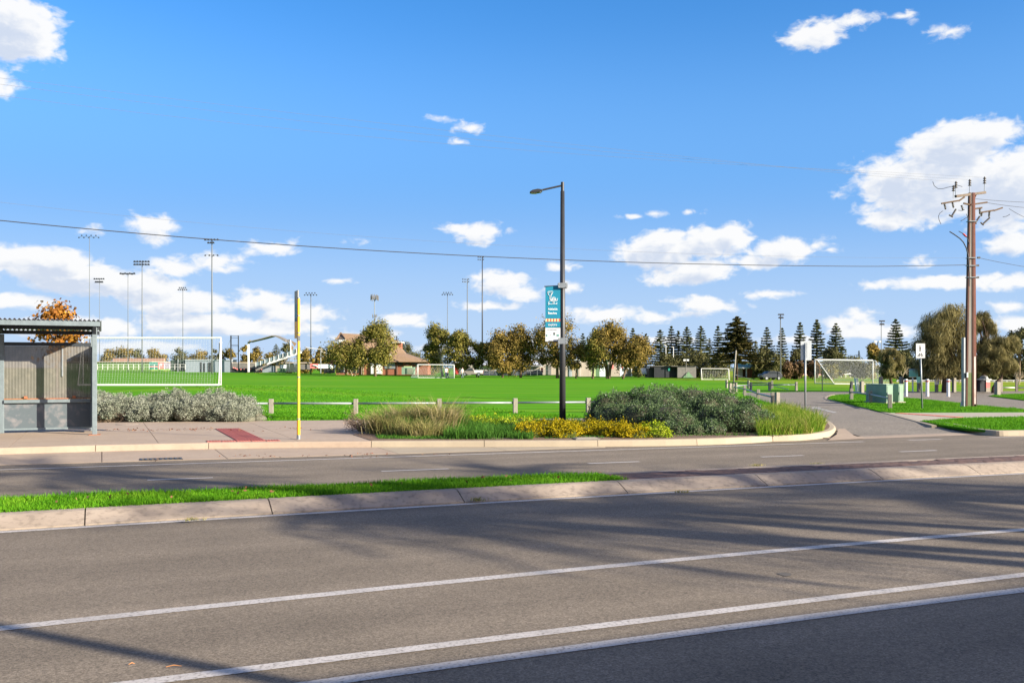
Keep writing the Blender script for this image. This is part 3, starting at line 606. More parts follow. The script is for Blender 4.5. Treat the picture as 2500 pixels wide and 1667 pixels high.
# footpath slabs -----------------------------------------------------
PB = Curve([(0,1034),(230,1031),(640,1027),(900,1025),(1370,1021)], .14)
root = thing('footpath', None, None, xy(0, KF(0)+.2), kind='structure')
jt = [tpx(393,1081,.14)+2.81*k-.05 for k in range(-4, 5)]
for i, (a, b) in enumerate(zip(jt[:-1], jt[1:])):
    rows = (.175, .56, 1.0)
    for r0_, r1_ in zip(rows[:-1], rows[1:]):
        T = np.linspace(a+.006, b-.006, 4)
        def q(t, r): return KF(t)+.175+(PB(t)-KF(t)-.175)*((r-.175)/(1-.175))
        lo = [xy(t, q(t, r0_)+.006, .14) for t in T]; hi = [xy(t, q(t, r1_)-.006, .14) for t in T[::-1]]
        s = MB(); s.prism(lo+hi, (0, 0, -.08)); s.obj('slab', M['concrete'], root)
T = np.linspace(jt[0], jt[-1], 20); s = MB()
for a, b in zip(T[:-1], T[1:]): s.face([xy(a, KF(a)+.17, .128), xy(b, KF(b)+.17, .128), xy(b, PB(b)-.01, .128), xy(a, PB(a)-.01, .128)])
s.obj('joint_fill', M['gap'], root)
# rest of the path, running on behind the garden bed
T = np.linspace(jt[-1]+.006, tpx(1690, 1016, .12), 16); s = MB()
lo = [xy(t, PB(t)-1.55, .14) for t in T]; hi = [xy(t, PB(t), .14) for t in T[::-1]]; s.prism(lo+hi, (0, 0, -.08)); s.obj('footpath_slab', M['concrete'], kind='structure')

# tactile pavers -------------------------------------------------------
tm = MB(); tm.box((0, 0, .004), (.294, .294, .008))
for k in range(5): tm.box((-.118+.059*k, 0, .011), (.03, .28, .007))
proto = tm.obj('tactile_tile', M['tactile'], data_only=True); tme = proto.data; bpy.data.objects.remove(proto)
root = thing('tactile_paving', None, None, gp(600, 1070, .14), kind='structure')
ta, tb = tpx(501,1076,.14), tpx(706,1071,.14)
nrow = int((tb-ta)/.3)
for i in range(nrow):
    t = ta+.15+.3*i; place(tme, 'tactile_tile', root, xy(t, KF(t)+.175+.22, .1415), R(23.5))
t0_ = tpx(598, 1068, .14)
for j in range(1, 15):
    for i in (0, 1):
        t = t0_-.15+.3*i; qq = KF(t)+.395+.3*j
        if qq < PB(t)-.1: place(tme, 'tactile_tile', root, xy(t, qq, .1415), R(23.5))

# median: turf, brick paving, far kerb ---------------------------------------
tn = tpx(1478, 1160, .13)
def mband(t0, t1, o0, o1, z, n=24):
    g = MB(); T = np.linspace(t0, t1, n)
    lo = [xy(t, MK(t)+o0, z) for t in T]; hi = [xy(t, (MF(t)+o1), z) for t in T[::-1]]; g.prism(lo+hi, (0, 0, -.14)); return g
mband(-45, tn, .425, .02, .12).obj('median_turf', M['turf'], kind='structure')
mband(tn+.01, 40, .425, -.07, .10).obj('paving_bed', M['gap'], kind='structure')
g = MB(); g.sweep([(-.06, -.05), (-.06, .128), (.07, .132), (.11, .11), (.13, -.05)], [xy(t, MF(t))[:2] for t in np.linspace(tn-.1, 45, 60)]); g.obj('median_far_kerb', M['kerb'], kind='structure')
g = MB(); g.sweep([(.0, -.05), (0, .11), (.07, .115), (.11, .09), (.13, -.05)], [xy(t, MF(t))[:2] for t in np.linspace(-45, tn-.11, 60)]); g.obj('median_far_kerb', M['kerb'], kind='structure')
root = thing('brick_paving', None, None, xy(tn, MK(tn)+.5), kind='structure'); pm = []
for q_ in range(3):
    s = MB(); s.box((0, 0, -.02), (.196, .096, .06)); o = s.obj('paver', M['paver'][q_]); b_ = o.modifiers.new('b', 'BEVEL'); pm.append(o.data); bpy.data.objects.remove(o)
cand = []
for i in range(0, 130):
    for j in range(0, 14):
        t = tn+.12+.2*i+(.1 if j % 2 else 0); q0 = MK(t)+.425+.055+.1*j
        if q0 < MF(t)-.12: cand.append((t, q0, random.randrange(3), random.uniform(-.002, .003), random.uniform(-.008, .008)))
cand.sort(key=lambda c: xy(c[0], c[1])[1])
for c in cand[:295]:
    d_ = MK(c[0]+.1)-MK(c[0]-.1); place(pm[c[2]], 'paver', root, xy(c[0], c[1], .128+c[3]), R(23.5)+atan(d_/.2)+c[4])
s = MB()
for c in cand[295:]: s.box((*xy(c[0], c[1])[:2], .108+c[3]), (.196, .096, .06), m=c[2], rz=R(23.5)+atan((MK(c[0]+.1)-MK(c[0]-.1))/.2)+c[4])
s.obj('paver_field', M['paver'], root, kind='stuff')

# garden bed, side street, islands, right verge ------------------------------------
def sheet(name, pts, z, m, thick=.06, kind='structure'):
    P = [gp(x, y, z) for x, y in pts]; s = MB(); s.prism(P, (0, 0, -thick)); return s.obj(name, m, kind=kind)
def kb(x): t = tpx(x, 1075, .14); p = xy(t, KF(t)+.172, .15); return p
def off_left(path, i, o, z=.15):
    a = np.array(path[max(i-1, 0)]); b = np.array(path[min(i+1, len(path)-1)]); d = (b-a)/np.linalg.norm(b-a); return (path[i][0]-d[1]*o, path[i][1]+d[0]*o, z)
s = MB(); bed = [kb(x) for x in (905,1050,1190,1330,1470,1600,1750,1860)]+[off_left(ret, i, .165) for i in range(2, len(ret), 2)]+[gp(x, y, .15) for x, y in ((1700,1012),(1440,1032),(1150,1034),(950,1041),(862,1060))]
s.prism(bed, (0, 0, -.1)); s.obj('garden_bed', M['soil'], kind='structure')
P1 = [gp(2109,1066,.014), gp(2377,1056,.014), gp(2300,1030,.095), gp(2062,1030,.095), gp(2010,1034,.095), gp(2040,1056,.02)]
s = MB(); s.face(P1[:2]+[gp(2380,1030,.095), gp(1990,1030,.095), gp(2030,1048,.03)])
s.face([gp(x, y, .095) for x, y in ((1990,1030),(2380,1030),(2600,1016),(2700,1000),(2700,954.2),(2500,954.5),(2240,955.5),(2097,955),(1962,956.5),(1811,958.5),(1830,968),(1868,984),(1905,1006))])
s.obj('side_street', M['side_asphalt'], kind='structure')
sheet('traffic_island', [(2020,973.5),(2072,986),(2117,996),(2150,1004),(2175,1006.5),(2500,1005.5),(2640,1005),(2620,1004),(2500,998.5),(2386,988.5),(2345,983.5),(2255,974),(2208,970.5),(2150,966),(2109,961),(2046,963.5),(2026,966)], .13, M['turf'])
sheet('concrete_path', [(2165,1006.8),(2236,1027),(2250,1026.5),(2345,1020),(2500,1017.5),(2680,1016),(2680,1005.2),(2500,1006)], .115, M['path_pale'])
sheet('right_verge', [(2246,1027),(2308,1038.5),(2360,1046),(2406,1049.5),(2500,1048.5),(2700,1046),(2700,1015.5),(2500,1017.2),(2345,1020)], .13, M['turf'])
sheet('corner_turf', [(2414,966),(2500,976),(2680,992),(2680,957),(2500,961),(2440,962.5)], .13, M['turf'])
g = MB(); rk = spline([gp(x, y, .01)[:2] for x, y in ((2720,1062),(2560,1063),(2500,1063),(2440,1063.5),(2405,1061),(2370,1056),(2330,1047),(2300,1041.5),(2280,1037.5))][::-1], 5)
g.sweep([(0, -.05), (0, .02), (.018, .115), (.035, .132), (.06, .138), (.17, .14), (.17, -.05)], rk); g.obj('verge_kerb', M['kerb_pale'], kind='structure')
g = MB(); ek = spline([gp(x, y, .1)[:2] for x, y in ((2046,963),(2026,965.5),(2018,973),(2045,981),(2072,986.5),(2117,996.5),(2161,1007),(2233,1026),(2284,1039.5))], 5)
g.sweep([(-.10, .02), (-.10, .112), (.03, .118), (.03, .02)], ek); g.obj('edge_strip', M['kerb_pale'], kind='structure')
root = thing('tactile_strip', None, None, gp(2260, 1013, .12), kind='structure')
a = np.array(gp(2192, 1008.5, .117)); b = np.array(gp(2345, 1019, .117)); n = int(np.linalg.norm(b-a)/.3); az_ = math.atan2(b[1]-a[1], b[0]-a[0])
for i in range(n): place(tme, 'tactile_tile', root, a+(b-a)*(i+.5)/n, az_)
# arrow on the side street
s = MB(); s.face([gp(x, y, .1) for x, y in ((2035,1007.5),(2046,1006.8),(2000,995.5),(2008,994.3),(1985,993.2),(1978,997.2),(1990,996.6))]); s.obj('road_arrow', mat('worn_paint', (.40, .38, .35), (.2, .19, .175), scale=5, rough=.8), kind='structure')

# ================================================================== STREET FURNITURE
def text(body, size, m, parent, loc, rot, name='lettering', ext=.0015, align='CENTER', sx=1.0, bold=0.0):
    c = bpy.data.curves.new(name, 'FONT'); c.body = body; c.size = size; c.extrude = ext; c.align_x = align; c.align_y = 'CENTER'; c.offset = bold
    o = bpy.data.objects.new(name, c); COL.objects.link(o); dg = bpy.context.evaluated_depsgraph_get()
    me = bpy.data.meshes.new_from_object(o.evaluated_get(dg)); bpy.data.objects.remove(o); bpy.data.curves.remove(c)
    me.materials.clear(); me.materials.append(m); o = bpy.data.objects.new(name, me); COL.objects.link(o); o.parent = parent
    o.location = Vector(loc)-parent.location; o.rotation_euler = rot; o.scale = (sx, 1, 1); return o

# ---- bus shelter (frame leans a little to the right, as it stands)
sp0 = gp(231, 1061, .14); st0, sq0 = tq(sp0); sp1 = gp(4.5, 1057, .14); DEP = tq(sp1)[1]-sq0; ZT = .14; SL = st0-tq(sp1)[0]
sh = thing('bus_shelter', 'grey steel bus shelter with corrugated roof and perforated back panel at left', 'bus shelter', xy(st0, sq0, ZT), rz=R(23.5))
def S_(m_, name, mm, bevel=0): return m_.obj(name, M[mm], sh, local=True, bevel=bevel)
# local frame: x along the road (0 = right post), y away from the road, z above the path
ZR = -ZT
for x in (-.05, -SL, -2*SL):
    s = MB(); s.box((x, DEP, 1.20), (.10, .09, 2.40)); S_(s, 'back_post', 'shelter', .006)
for x in (0, -2*SL):
    s = MB(); s.box((x, 0, 1.27), (.105, .09, 2.54)); S_(s, 'post', 'shelter', .006)
    s = MB(); s.box((x, 0, .006), (.26, .24, .012)); S_(s, 'base_plate', 'rust_line')
for x in (0, -SL, -2*SL):
    s = MB(); s.beam((x, -.18, 2.60), (x, DEP+.05, 2.46), .06, .10); S_(s, 'roof_bracket', 'shelter_dark')
s = MB(); s.beam((.0, .0, 2.40), (.0, -.2, 2.58), .07, .10); S_(s, 'corner_bracket', 'shelter_dark')
y0_, y1_ = -.22, DEP+.12
s = MB(); s.box((-SL, y0_, 2.615), (2*SL+.24, .04, .115)); S_(s, 'fascia', 'shelter', .004)
for yy, z_ in ((y1_-.04, 2.455), (DEP*.45, 2.55)):
    s = MB(); s.box((-SL, yy, z_), (2*SL+.2, .06, .09)); S_(s, 'purlin', 'shelter_dark')
s = MB(); n = 46*8; x0, x1 = -2*SL-.16, .15; vs = []
for i in range(n+1):
    x = x0+(x1-x0)*i/n; z = .020*sin(2*pi*i/8)
    for y, z2 in ((y0_-.05, 2.70), (y1_+.06, 2.52)): vs += [(x, y, z2+z), (x, y, z2+z-.004)]
fs = []
for i in range(n):
    a = 4*i; b = a+4; fs += [(a, b, b+2, a+2), (a+3, b+3, b+1, a+1), (a, a+1, b+1, b), (a+2, b+2, b+3, a+3)]
s.add(vs, fs); S_(s, 'roof_sheet', 'zinc')
for (x0, x1) in ((-SL, -.05), (-2*SL, -SL)):
    xm, w_ = (x0+x1)/2, x1-x0-.1
    s = MB(); n = int(w_/.0085); vs = []
    for i in range(n+1):
        x = x0+.05+w_*i/n; y = DEP+.0020*sin(2*pi*i/8); vs += [(x, y, .83), (x, y, 2.12)]
    s.add(vs, [(2*i, 2*i+2, 2*i+3, 2*i+1) for i in range(n)]); S_(s, 'mesh_panel', 'shelter_mesh')
    s = MB(); s.box((xm, DEP, 2.165), (w_, .07, .085)); S_(s, 'top_rail', 'shelter_dark', .004)
    s = MB(); s.box((xm, DEP-.03, .822), (w_, .05, .02)); S_(s, 'rusty_rail', 'rust_line')
    s = MB(); s.box((xm, DEP-.05, .765), (w_, .10, .08)); S_(s, 'seat_rail', 'shelter', .006)
    s = MB(); s.box((xm, DEP, .40), (w_, .03, .64)); S_(s, 'lower_panel', 'shelter_panel')
    s = MB(); s.box((xm, DEP-.03, .085), (w_, .03, .05)); S_(s, 'bottom_rail', 'shelter')
    for k in (.23, .82):
        s = MB(); s.box((x0+.1+(x1-x0-.2)*k, DEP-.05, .86), (.075, .06, .06)); S_(s, 'clip', 'rust_line')
s = MB(); s.box((-.05, DEP*.75, 1.12), (.03, DEP*.5-.08, 2.0)); S_(s, 'end_panel', 'shelter_dark')
s = MB(); s.box((-.74, DEP-.02, 1.72), (.03, .03, .70)); S_(s, 'panel_joint', 'galv')

# ---- bus stop pole
P0 = gp(729, 1072, .14); sd = P0[1]
bs = thing('bus_stop_sign', 'tall yellow bus stop pole with a narrow grey, teal and yellow blade beside the kerb', 'bus stop', P0)
def zz(py, d=sd): return H-(py-HY)*d/F
s = MB(); s.tube([(P0[0], sd, .14), (P0[0], sd, zz(1063))], .042, 16); s.obj('base_sleeve', M['galv'], bs, smooth_=False)
s = MB(); s.tube([(P0[0], sd, zz(1064)), (P0[0], sd, zz(1026))], .0365, 18); s.obj('pole', M['yellow'], bs)
s = MB(); s.tube([(P0[0], sd, zz(858)), (P0[0], sd, zz(726))], .029, 18); s.obj('pole', M['yellow'], bs)
s = MB(); s.tube([(P0[0], sd, zz(1026)), (P0[0], sd, zz(858))], .031, 18); s.obj('lime_sleeve', M['lime'], bs)
for py, r_ in ((1064, .040), (1024, .038), (922, .0365), (814, .031), (772, .031), (729, .031)):
    s = MB(); s.tube([(P0[0], sd, zz(py)), (P0[0], sd, zz(py-3.0))], r_, 18); s.obj('reflective_band', M['galv'], bs)
bx = np.array([P0[0], sd])+NV*.04; bcol = [(708,740,'print_beige'),(740,775,'print_bluegrey'),(775,783.5,'print_slate'),(783.5,825,'yellow')]
M['print_beige'] = mat('print_beige', (.36, .34, .27), (.30, .285, .23), scale=20, rough=.6); M['print_bluegrey'] = mat('print_bluegrey', (.13, .26, .27), rough=.6); M['print_slate'] = mat('print_slate', (.07, .12, .16), rough=.6)
bl = None
for a, b, m in bcol:
    s = MB(); c = bx+NV*.20; s.box((c[0], c[1], (zz(a)+zz(b))/2), (.018, .40, zz(a)-zz(b)), rz=R(23.5)); s.obj('blade_panel', M[m], bs)
rot_b = (pi/2, 0, R(23.5)+pi/2)
c = bx+NV*.20+RV*.0105
for k, py in enumerate((712.5, 720, 727, 734.5)):
    s = MB(); s.box((c[0], c[1], zz(py)), (.004, .22, .045), rz=R(23.5)); s.obj('number_tile', M['print_bluegrey'] if k % 2 else M['print_grey'], bs)
text('D', .24, M['print_white'], bs, (c[0]+.0005, c[1], zz(757)), rot_b, name='stop_letter')
for py, w_ in ((788, .16), (797, .10), (804, .2), (811, .12)):
    s = MB(); s.box((c[0], c[1], zz(py)), (.004, w_, .022), rz=R(23.5)); s.obj('print_line', M['print_grey'], bs)
s = MB(); c2 = bx+NV*-.02; s.box((c2[0], c2[1], zz(826)), (.05, .10, .12), rz=R(23.5)); s.obj('bracket', M['print_grey'], bs)

# ---- street light with banner
LD = 25.5; lx = (1373.3-CX)/F*LD
lt = thing('street_light', 'dark grey street light pole with single outreach arm standing in the garden bed', 'street light', (lx, LD, .15))
def lz(py): return H-(py-HY)*LD/F
def lX(px): return (px-CX)/F*LD
s = MB(); s.tube([(lx, LD, .1), (lx, LD, lz(840)), (lx, LD, lz(467))], [.090, .078, .056], 24); s.obj('pole', M['dark_pole'], lt, smooth_=True)
s = MB(); s.tube([(lx, LD, lz(468)), (lx, LD, lz(445))], .045, 16); s.obj('spigot', M['dark_pole'], lt)
s = MB(); s.tube([(lx, LD, lz(453)), (lX(1324), LD-.05, lz(465))], .026, 10); s.obj('arm', M['dark_pole'], lt)
s = MB(); hx = lX(1309); hz = lz(467.5)
for i in range(5):
    pass
s.prism([(lX(1293), LD-.13, lz(471.5)), (lX(1293.5), LD-.13, lz(469.5)), (lX(1300), LD-.13, lz(465.5)), (lX(1313), LD-.13, lz(462.8)), (lX(1324), LD-.13, lz(464.5)), (lX(1324), LD-.13, lz(468)), (lX(1315), LD-.13, lz(471)), (lX(1303), LD-.13, lz(472.3))], (0, .24, 0)); hd = s.obj('lamp_head', M['dark_pole'], lt, bevel=.02)
s = MB(); s.box((lX(1303.5), LD-.01, lz(472.6)), (.15, .16, .012)); s.obj('lens', mat('lamp_lens', (.45, .42, .30), rough=.3), hd)
s = MB(); s.box((lX(1319), LD-.02, lz(469.5)), (.05, .14, .045)); s.obj('tilt_joint', M['galv'], hd)
bn = thing('banner', 'teal Adelaide Beaches banner with white foot hanging from the street light', 'banner', (lX(1350), LD-.1, lz(765)))
BD = LD-.10
def bX(px): return (px-CX)/F*BD
def bZ(py): return H-(py-HY)*BD/F
def bpanel(name, x0, x1, y0, y1, m, dy=0.0, skew=0.0, parent=bn, t=.006):
    s = MB(); n = 6; P = []
    s.prism([(bX(x0), BD-dy, bZ(y0)), (bX(x1), BD-dy, bZ(y0-skew)), (bX(x1), BD-dy, bZ(y1-skew)), (bX(x0), BD-dy, bZ(y1))], (0, t, 0)); return s.obj(name, m, parent)
bpanel('teal_cloth', 1331.5, 1368, 699.5, 800.3, M['teal'], 0, 2)
bpanel('white_cloth', 1331.5, 1368, 800.3, 833.5, M['cloth_white'], 0, 0)
for i in range(10): bpanel('stripe', 1332+i*3.55, 1332+(i+1)*3.55, 778.2, 785.2, M['print_cream'] if i % 2 == 0 else M['print_red'], .006, .3, t=.005)
for py, y0, y1 in ((697, 691, 703), (832, 825, 839.5)):
    top_ = py < 750
    s = MB(); s.tube([(bX(1329 if top_ else 1340), BD, bZ(699.5 if top_ else 833)), (lx, BD+.02, bZ(697.2 if top_ else 833))], .014, 8); s.obj('banner_rod', M['dark_pole'], bn)
    s = MB(); s.box((lx, LD+.11, bZ((y0+y1)/2)), (.255, .012, (bZ(y0)-bZ(y1)))); s.obj('clamp_plate', M['galv'], bn)
    s = MB(); s.box((lx, BD-.06, bZ((y0+y1)/2)), (.255, .012, (bZ(y0)-bZ(y1)))); cl = s.obj('clamp_plate', M['galv'], bn)
    for bx_ in (-1, 1):
        for bz_ in (-1, 1):
            s = MB(); s.tube([(lx+bx_*.105, BD-.08, bZ((y0+y1)/2)+bz_*.042), (lx+bx_*.105, LD+.12, bZ((y0+y1)/2)+bz_*.042)], .009, 6); s.obj('bolt', M['white'], cl)
RB = (pi/2, 0, 0)
text('Adelaide', .085, M['print_white'], bn, (bX(1349.3), BD-.006, bZ(754.5)), RB, sx=.86, bold=.0012); text('Beaches', .085, M['print_white'], bn, (bX(1348.7), BD-.006, bZ(764.5)), RB, sx=.86, bold=.0012)
text('explore', .095, M['print_white'], bn, (bX(1349), BD-.006, bZ(792.5)), RB, sx=.80)
text('your Adelaide Beaches', .028, M['print_grey'], bn, (bX(1348.5), BD-.006, bZ(804.5)), RB, sx=1.0)
s = MB()
def zl(pts, r=.005): s.tube([(bX(1320+x/9.8), BD-.006, bZ(690+y/9.8)) for x, y in pts], r, 5)
zl([(165,230),(175,212),(280,205),(290,235),(262,290),(243,345),(240,400),(252,440)]); zl([(168,235),(190,300),(222,318),(250,290),(268,235),(180,235)]); zl([(222,318),(214,380),(228,410),(212,455),(180,465)])
for rr in (0, 22, 44, 64): zl([(300-60+rr*.9, 440-rr*.15)]+[(300+(52-rr*.62)*cos(a)+10, 425-(82-rr*1.0)*sin(a)) for a in np.linspace(pi*.98, .02, 9)])
zl([(255,440),(300,448),(350,430)]); zl([(395,375),(390,430),(355,448)], .007); zl([(302,450),(288,495)]); zl([(330,450),(316,495)])
zl([(182,490),(215,515),(365,508),(398,482)], .006); zl([(188,535),(182,505),(215,490)]); zl([(398,525),(372,512),(385,480)])
s.obj('bird_emblem', M['print_white'], bn)
for x, y, w_, h_, m in ((150,1262,22,44,'print_green'),(238,1258,40,10,'print_grey'),(328,1215,40,46,'print_grey'),(328,1255,28,16,'print_green'),(412,1260,52,34,'print_green')):
    s = MB(); s.box((bX(1320+x/9.8), BD-.004, bZ(690+y/9.8)), (w_/9.8*BD/F, .006, h_/9.8*BD/F)); s.obj('sponsor_mark', M[m], bn)

# ---- signs on posts
def back_sign(px, py0, name, label):
    p = gp(px, py0, .13); d = p[1]; t = thing(name, label, 'sign', p); z = lambda y: H-(y-HY)*d/F; x = lambda q: (q-CX)/F*d
    s = MB(); s.tube([(p[0], d, 0), (p[0], d, z(840))], .033, 12); s.obj('pole', M['galv'], t, smooth_=True)
    s = MB(); s.box((x(1968.8), d+.045, (z(832.7)+z(879.2))/2), (x(1982)-x(1955.6), .006, z(832.7)-z(879.2))); s.obj('sign_plate', mat('aluminium_back', (.50, .53, .53), (.43, .46, .46), scale=5, rough=.45, metal=.3), t, bevel=.002)
    s = MB(); s.box((x(1968.2), d+.036, (z(837)+z(874))/2), (.09, .012, z(837)-z(874))); s.obj('bracket', M['galv'], t)
back_sign(1966, 1009, 'road_sign', 'back of a blank rectangular metal sign on a thin pole beside the tall grass')
p = gp(2251.5, 998, .13); d = p[1]; X = lambda q: (q-CX)/F*d; Z = lambda y: H-(y-HY)*d/F
t = thing('path_sign', 'white sign with black walker and bicycle symbols on a slightly leaning pole', 'sign', p)
s = MB(); s.tube([(p[0], d, .05), (X(2246.8), d, Z(846))], .031, 12); s.obj('pole', M['galv'], t, smooth_=True)
s = MB(); s.box((X(2246), d-.045, (Z(838.5)+Z(874.5))/2), (X(2257.4)-X(2234.6), .006, Z(838.5)-Z(874.5))); s.obj('sign_plate', M['white'], t, bevel=.004)
s = MB(); w_, h_ = X(2257.4)-X(2234.6)-.02, Z(838.5)-Z(874.5)-.02; cx_, cz_ = X(2246), (Z(838.5)+Z(874.5))/2
for a in (-1, 1):
    s.box((cx_+a*w_/2, d-.049, cz_), (.006, .003, h_)); s.box((cx_, d-.049, cz_+a*h_/2), (w_-.008, .003, .006))
s.obj('border', M['print_grey'], t)
s = MB(); y = d-.0505
def sp(u, v): return (cx_+(u-714)/4.9*d/F, y, Z(750+v/4.9))
def flat(pts): s.prism([sp(*q) for q in pts], (0, .002, 0))
flat([(708+7*cos(a), 463+7*sin(a)) for a in np.linspace(0, 2*pi, 11)[:-1]]); flat([(704,471),(713,471),(718,486),(715,502),(703,502),(699,486)]); flat([(704,500),(711,500),(704,528),(696,528)]); flat([(708,500),(715,500),(721,527),(714,528)]); flat([(713,474),(722,490),(719,493),(711,482)])
s.obj('walker_symbol', M['black'], t)
s = MB()
def ring(u, v, r):
    s.tube([sp(u+r*cos(a), v+r*sin(a)) for a in np.linspace(0, 2*pi, 15)], .006, 4)
ring(691, 580, 10.5); ring(736, 580, 10.5)
for q in ([(691,580),(703,555),(728,555),(712,580),(691,580)], [(703,555),(712,580)], [(736,580),(727,549),(734,547)], [(698,551),(708,551)]): s.tube([sp(*a) for a in q], .007, 4)
s.obj('bicycle_symbol', M['black'], t)

# ---- fences of posts and pipe rails
def fence(name, label, posts, h=.52, rail=.40, ps=.155, pm_=None, rail_m=None, group=None, rr=.038, rails=None, cat='fence', ext=None):
    pts = [Vector(p) for p in posts]; t = thing(name, label, cat, pts[0], group)
    for i, p in enumerate(pts):
        a = pts[max(0, i-1)]; b = pts[min(len(pts)-1, i+1)]; az = math.atan2(b.y-a.y, b.x-a.x)
        s = MB(); s.box((p.x, p.y, p.z+(h-.15)/2), (ps, ps*.95, h+.15), rz=az+random.uniform(-.04, .04)); s.obj('post', pm_ or M['timber'], t, bevel=.012)
    for i in range(len(pts)-1):
        if rails and not rails[i]: continue
        a, b = pts[i].copy(), pts[i+1].copy(); a.z += rail; b.z += rail
        s = MB(); s.tube([a, b], rr, 8, cap=True); s.obj('rail', rail_m or M['galv'], t, smooth_=True)
    return t
def fp(x, y, z=.08): return gp(x, y, z)
fence('timber_fence', 'low timber post fence with one grey pipe rail along the front of the green field', [fp(x, y) for x, y in ((460,1013),(662,1010.5),(868.5,1010.5),(1072.6,1009.5),(1257.8,1008.3),(1436,1006.5),(1606,1004.5))], h=.535, rail=.375)
fence('timber_fence', 'pipe rail fence curving away behind the big bush beside the side street', [fp(x, y) for x, y in ((1886.5,994),(1851,983),(1818,968),(1791,961.5))], h=.62, rail=.42)
def lone_post(x, y, h, label, m=None, w=.16, name='timber_post', cat='post', lean_=0, rot=.3):
    p = Vector(fp(x, y)); t = thing(name, label, cat, p); s = MB(); v = s.box((p.x, p.y, p.z+h/2-.08), (w, w, h+.16), rz=rot)
    if lean_: s.v = [(a+lean_*(c-p.z), b, c) for a, b, c in s.v]
    s.obj('shaft', m or M['timber'], t, bevel=.012)
    s = MB(); s.box((p.x+lean_*h, p.y, p.z+h+.004), (w*.8, w*.8, .012), rz=rot); s.obj('cap', m or M['timber'], t); return t
lone_post(1897.5, 995, .62, 'short dark timber post right beside the end post of the curving rail fence')
fence('timber_fence', 'straight pipe rail fence along the near edge of the side street bend', [fp(x, y) for x, y in ((1796.5,956.5),(1833,954),(1879,953.3),(1944,953))], h=.60, rail=.40)
fence('timber_fence', 'rearmost dark pipe rail fence behind the straight rail fence', [fp(x, y) for x, y in ((1774,946.5),(1827,947.5),(1885,947.8))], h=.60, rail=.42, rail_m=M['dark_pole'])
lone_post(1783, 959, .60, 'weathered timber post at the far end of the curving fence')
fence('timber_fence', 'three post pipe rail fence on the grass island in front of the green cabinets', [fp(x, y) for x, y in ((2172.5,1000),(2125,986.5),(2078.6,978.5))], h=.60, rail=.43)
fence('timber_fence', 'post and white rail fence at the right edge beside the leaning tree', [fp(x, y) for x, y in ((2444,956.5),(2482,956.5),(2530,957)) ], h=.88, rail=.28, rail_m=M['white'])
lone_post(2435, 967, .80, 'thick timber post at the tip of the small lawn by the right edge', w=.24)
lone_post(2093.5, 954, .88, 'tall white painted post at the right of the near goal', m=M['white'], w=.2, lean_=-.12)
lone_post(2076, 965, .80, 'small black leaning post on the tip of the grass island', m=M['clad_dark'], w=.13, lean_=.1)
lone_post(2104, 965, .80, 'grey timber post partly hidden by the left side of the green cabinet', w=.2)
lone_post(2150.5, 957, 1.0, 'tall timber post showing above the larger green cabinet', w=.2)
lone_post(2200.5, 957, 1.0, 'tall timber post showing above the smaller green cabinet', w=.2)
lone_post(2329, 957.5, .95, 'tall timber post between the right striped bollard and the utility pole', w=.2)
lone_post(2243, 957, .66, 'short timber post under the small teal notice', w=.17)
lone_post(2286.5, 957, .66, 'short timber post under the white notice', w=.17)
# leaning stay post with wires
p = Vector(fp(1790.5, 937)); pt = Vector(pd(1797, 855, p.y)); t = thing('leaning_pole', 'slim timber pole leaning right behind the rail fences', 'pole', p)
s = MB(); s.tube([p, pt], [.085, .07], 8); s.obj('shaft', M['timber'], t, smooth_=True)
s = MB(); s.tube([p+(pt-p)*.28, Vector(fp(1832, 925)), Vector(fp(1925, 951))], .022, 5); s.obj('stay_wire', M['galv'], t)
lone_post(2007.5, 953, 1.4, 'thin grey stake on the side street edge left of the goal', w=.055)

# ---- bollards
def bollard(x, y, label):
    p = Vector(fp(x, y, .1)); t = thing('striped_bollard', label, 'bollard', p, 'white bollards with a red band across the path')
    s = MB(); s.tube([p-V(0, 0, .05), p+V(0, 0, .93), p+V(0, 0, .965)], [.088, .088, .07], 16); s.obj('tube', M['white'], t)
    s = MB(); s.tube([p+V(0, 0, .80), p+V(0, 0, .875)], .0905, 16); s.obj('red_band', M['red'], t)
bollard(2212, 967, 'white bollard with red band nearest the green cabinets'); bollard(2264, 967.5, 'white bollard with red band beside the small teal notice'); bollard(2315, 967.8, 'white bollard with red band nearest the utility pole')

# ---- cabinets
def cabinet(x, y, w, dpt, h, label, rz, name='utility_cabinet'):
    p = Vector(fp(x, y, .12)); t = thing(name, label, 'cabinet', p, 'green electrical cabinets on the grass island', rz=rz)
    s = MB(); s.box((-w/2, dpt/2, .02), (w+.12, dpt+.12, .10)); s.obj('plinth', M['path_pale'], t, local=True)
    s = MB(); s.box((-w/2, dpt/2, h/2+.05), (w, dpt, h-.04)); s.obj('body', M['cab'], t, local=True, bevel=.01)
    s = MB(); s.box((-w/2, dpt/2, h+.045), (w+.04, dpt+.04, .03)); s.obj('lid', M['cab'], t, local=True, bevel=.008)
    s = MB(); s.box((-w/2, -.006, h*.5+.05), (w-.08, .014, h-.16)); s.obj('door', M['cab'], t, local=True)
    s = MB(); s.box((-w/2-w*.36, -.02, h*.55), (.02, .03, .12)); s.obj('handle', M['galv'], t, local=True)
cabinet(2180, 985.5, .34, 1.38, .80, 'longer green electrical cabinet on the grass island behind the rail fence', R(17))
cabinet(2206, 984, .27, .5, .80, 'smaller green electrical cabinet close beside the longer one', R(17))

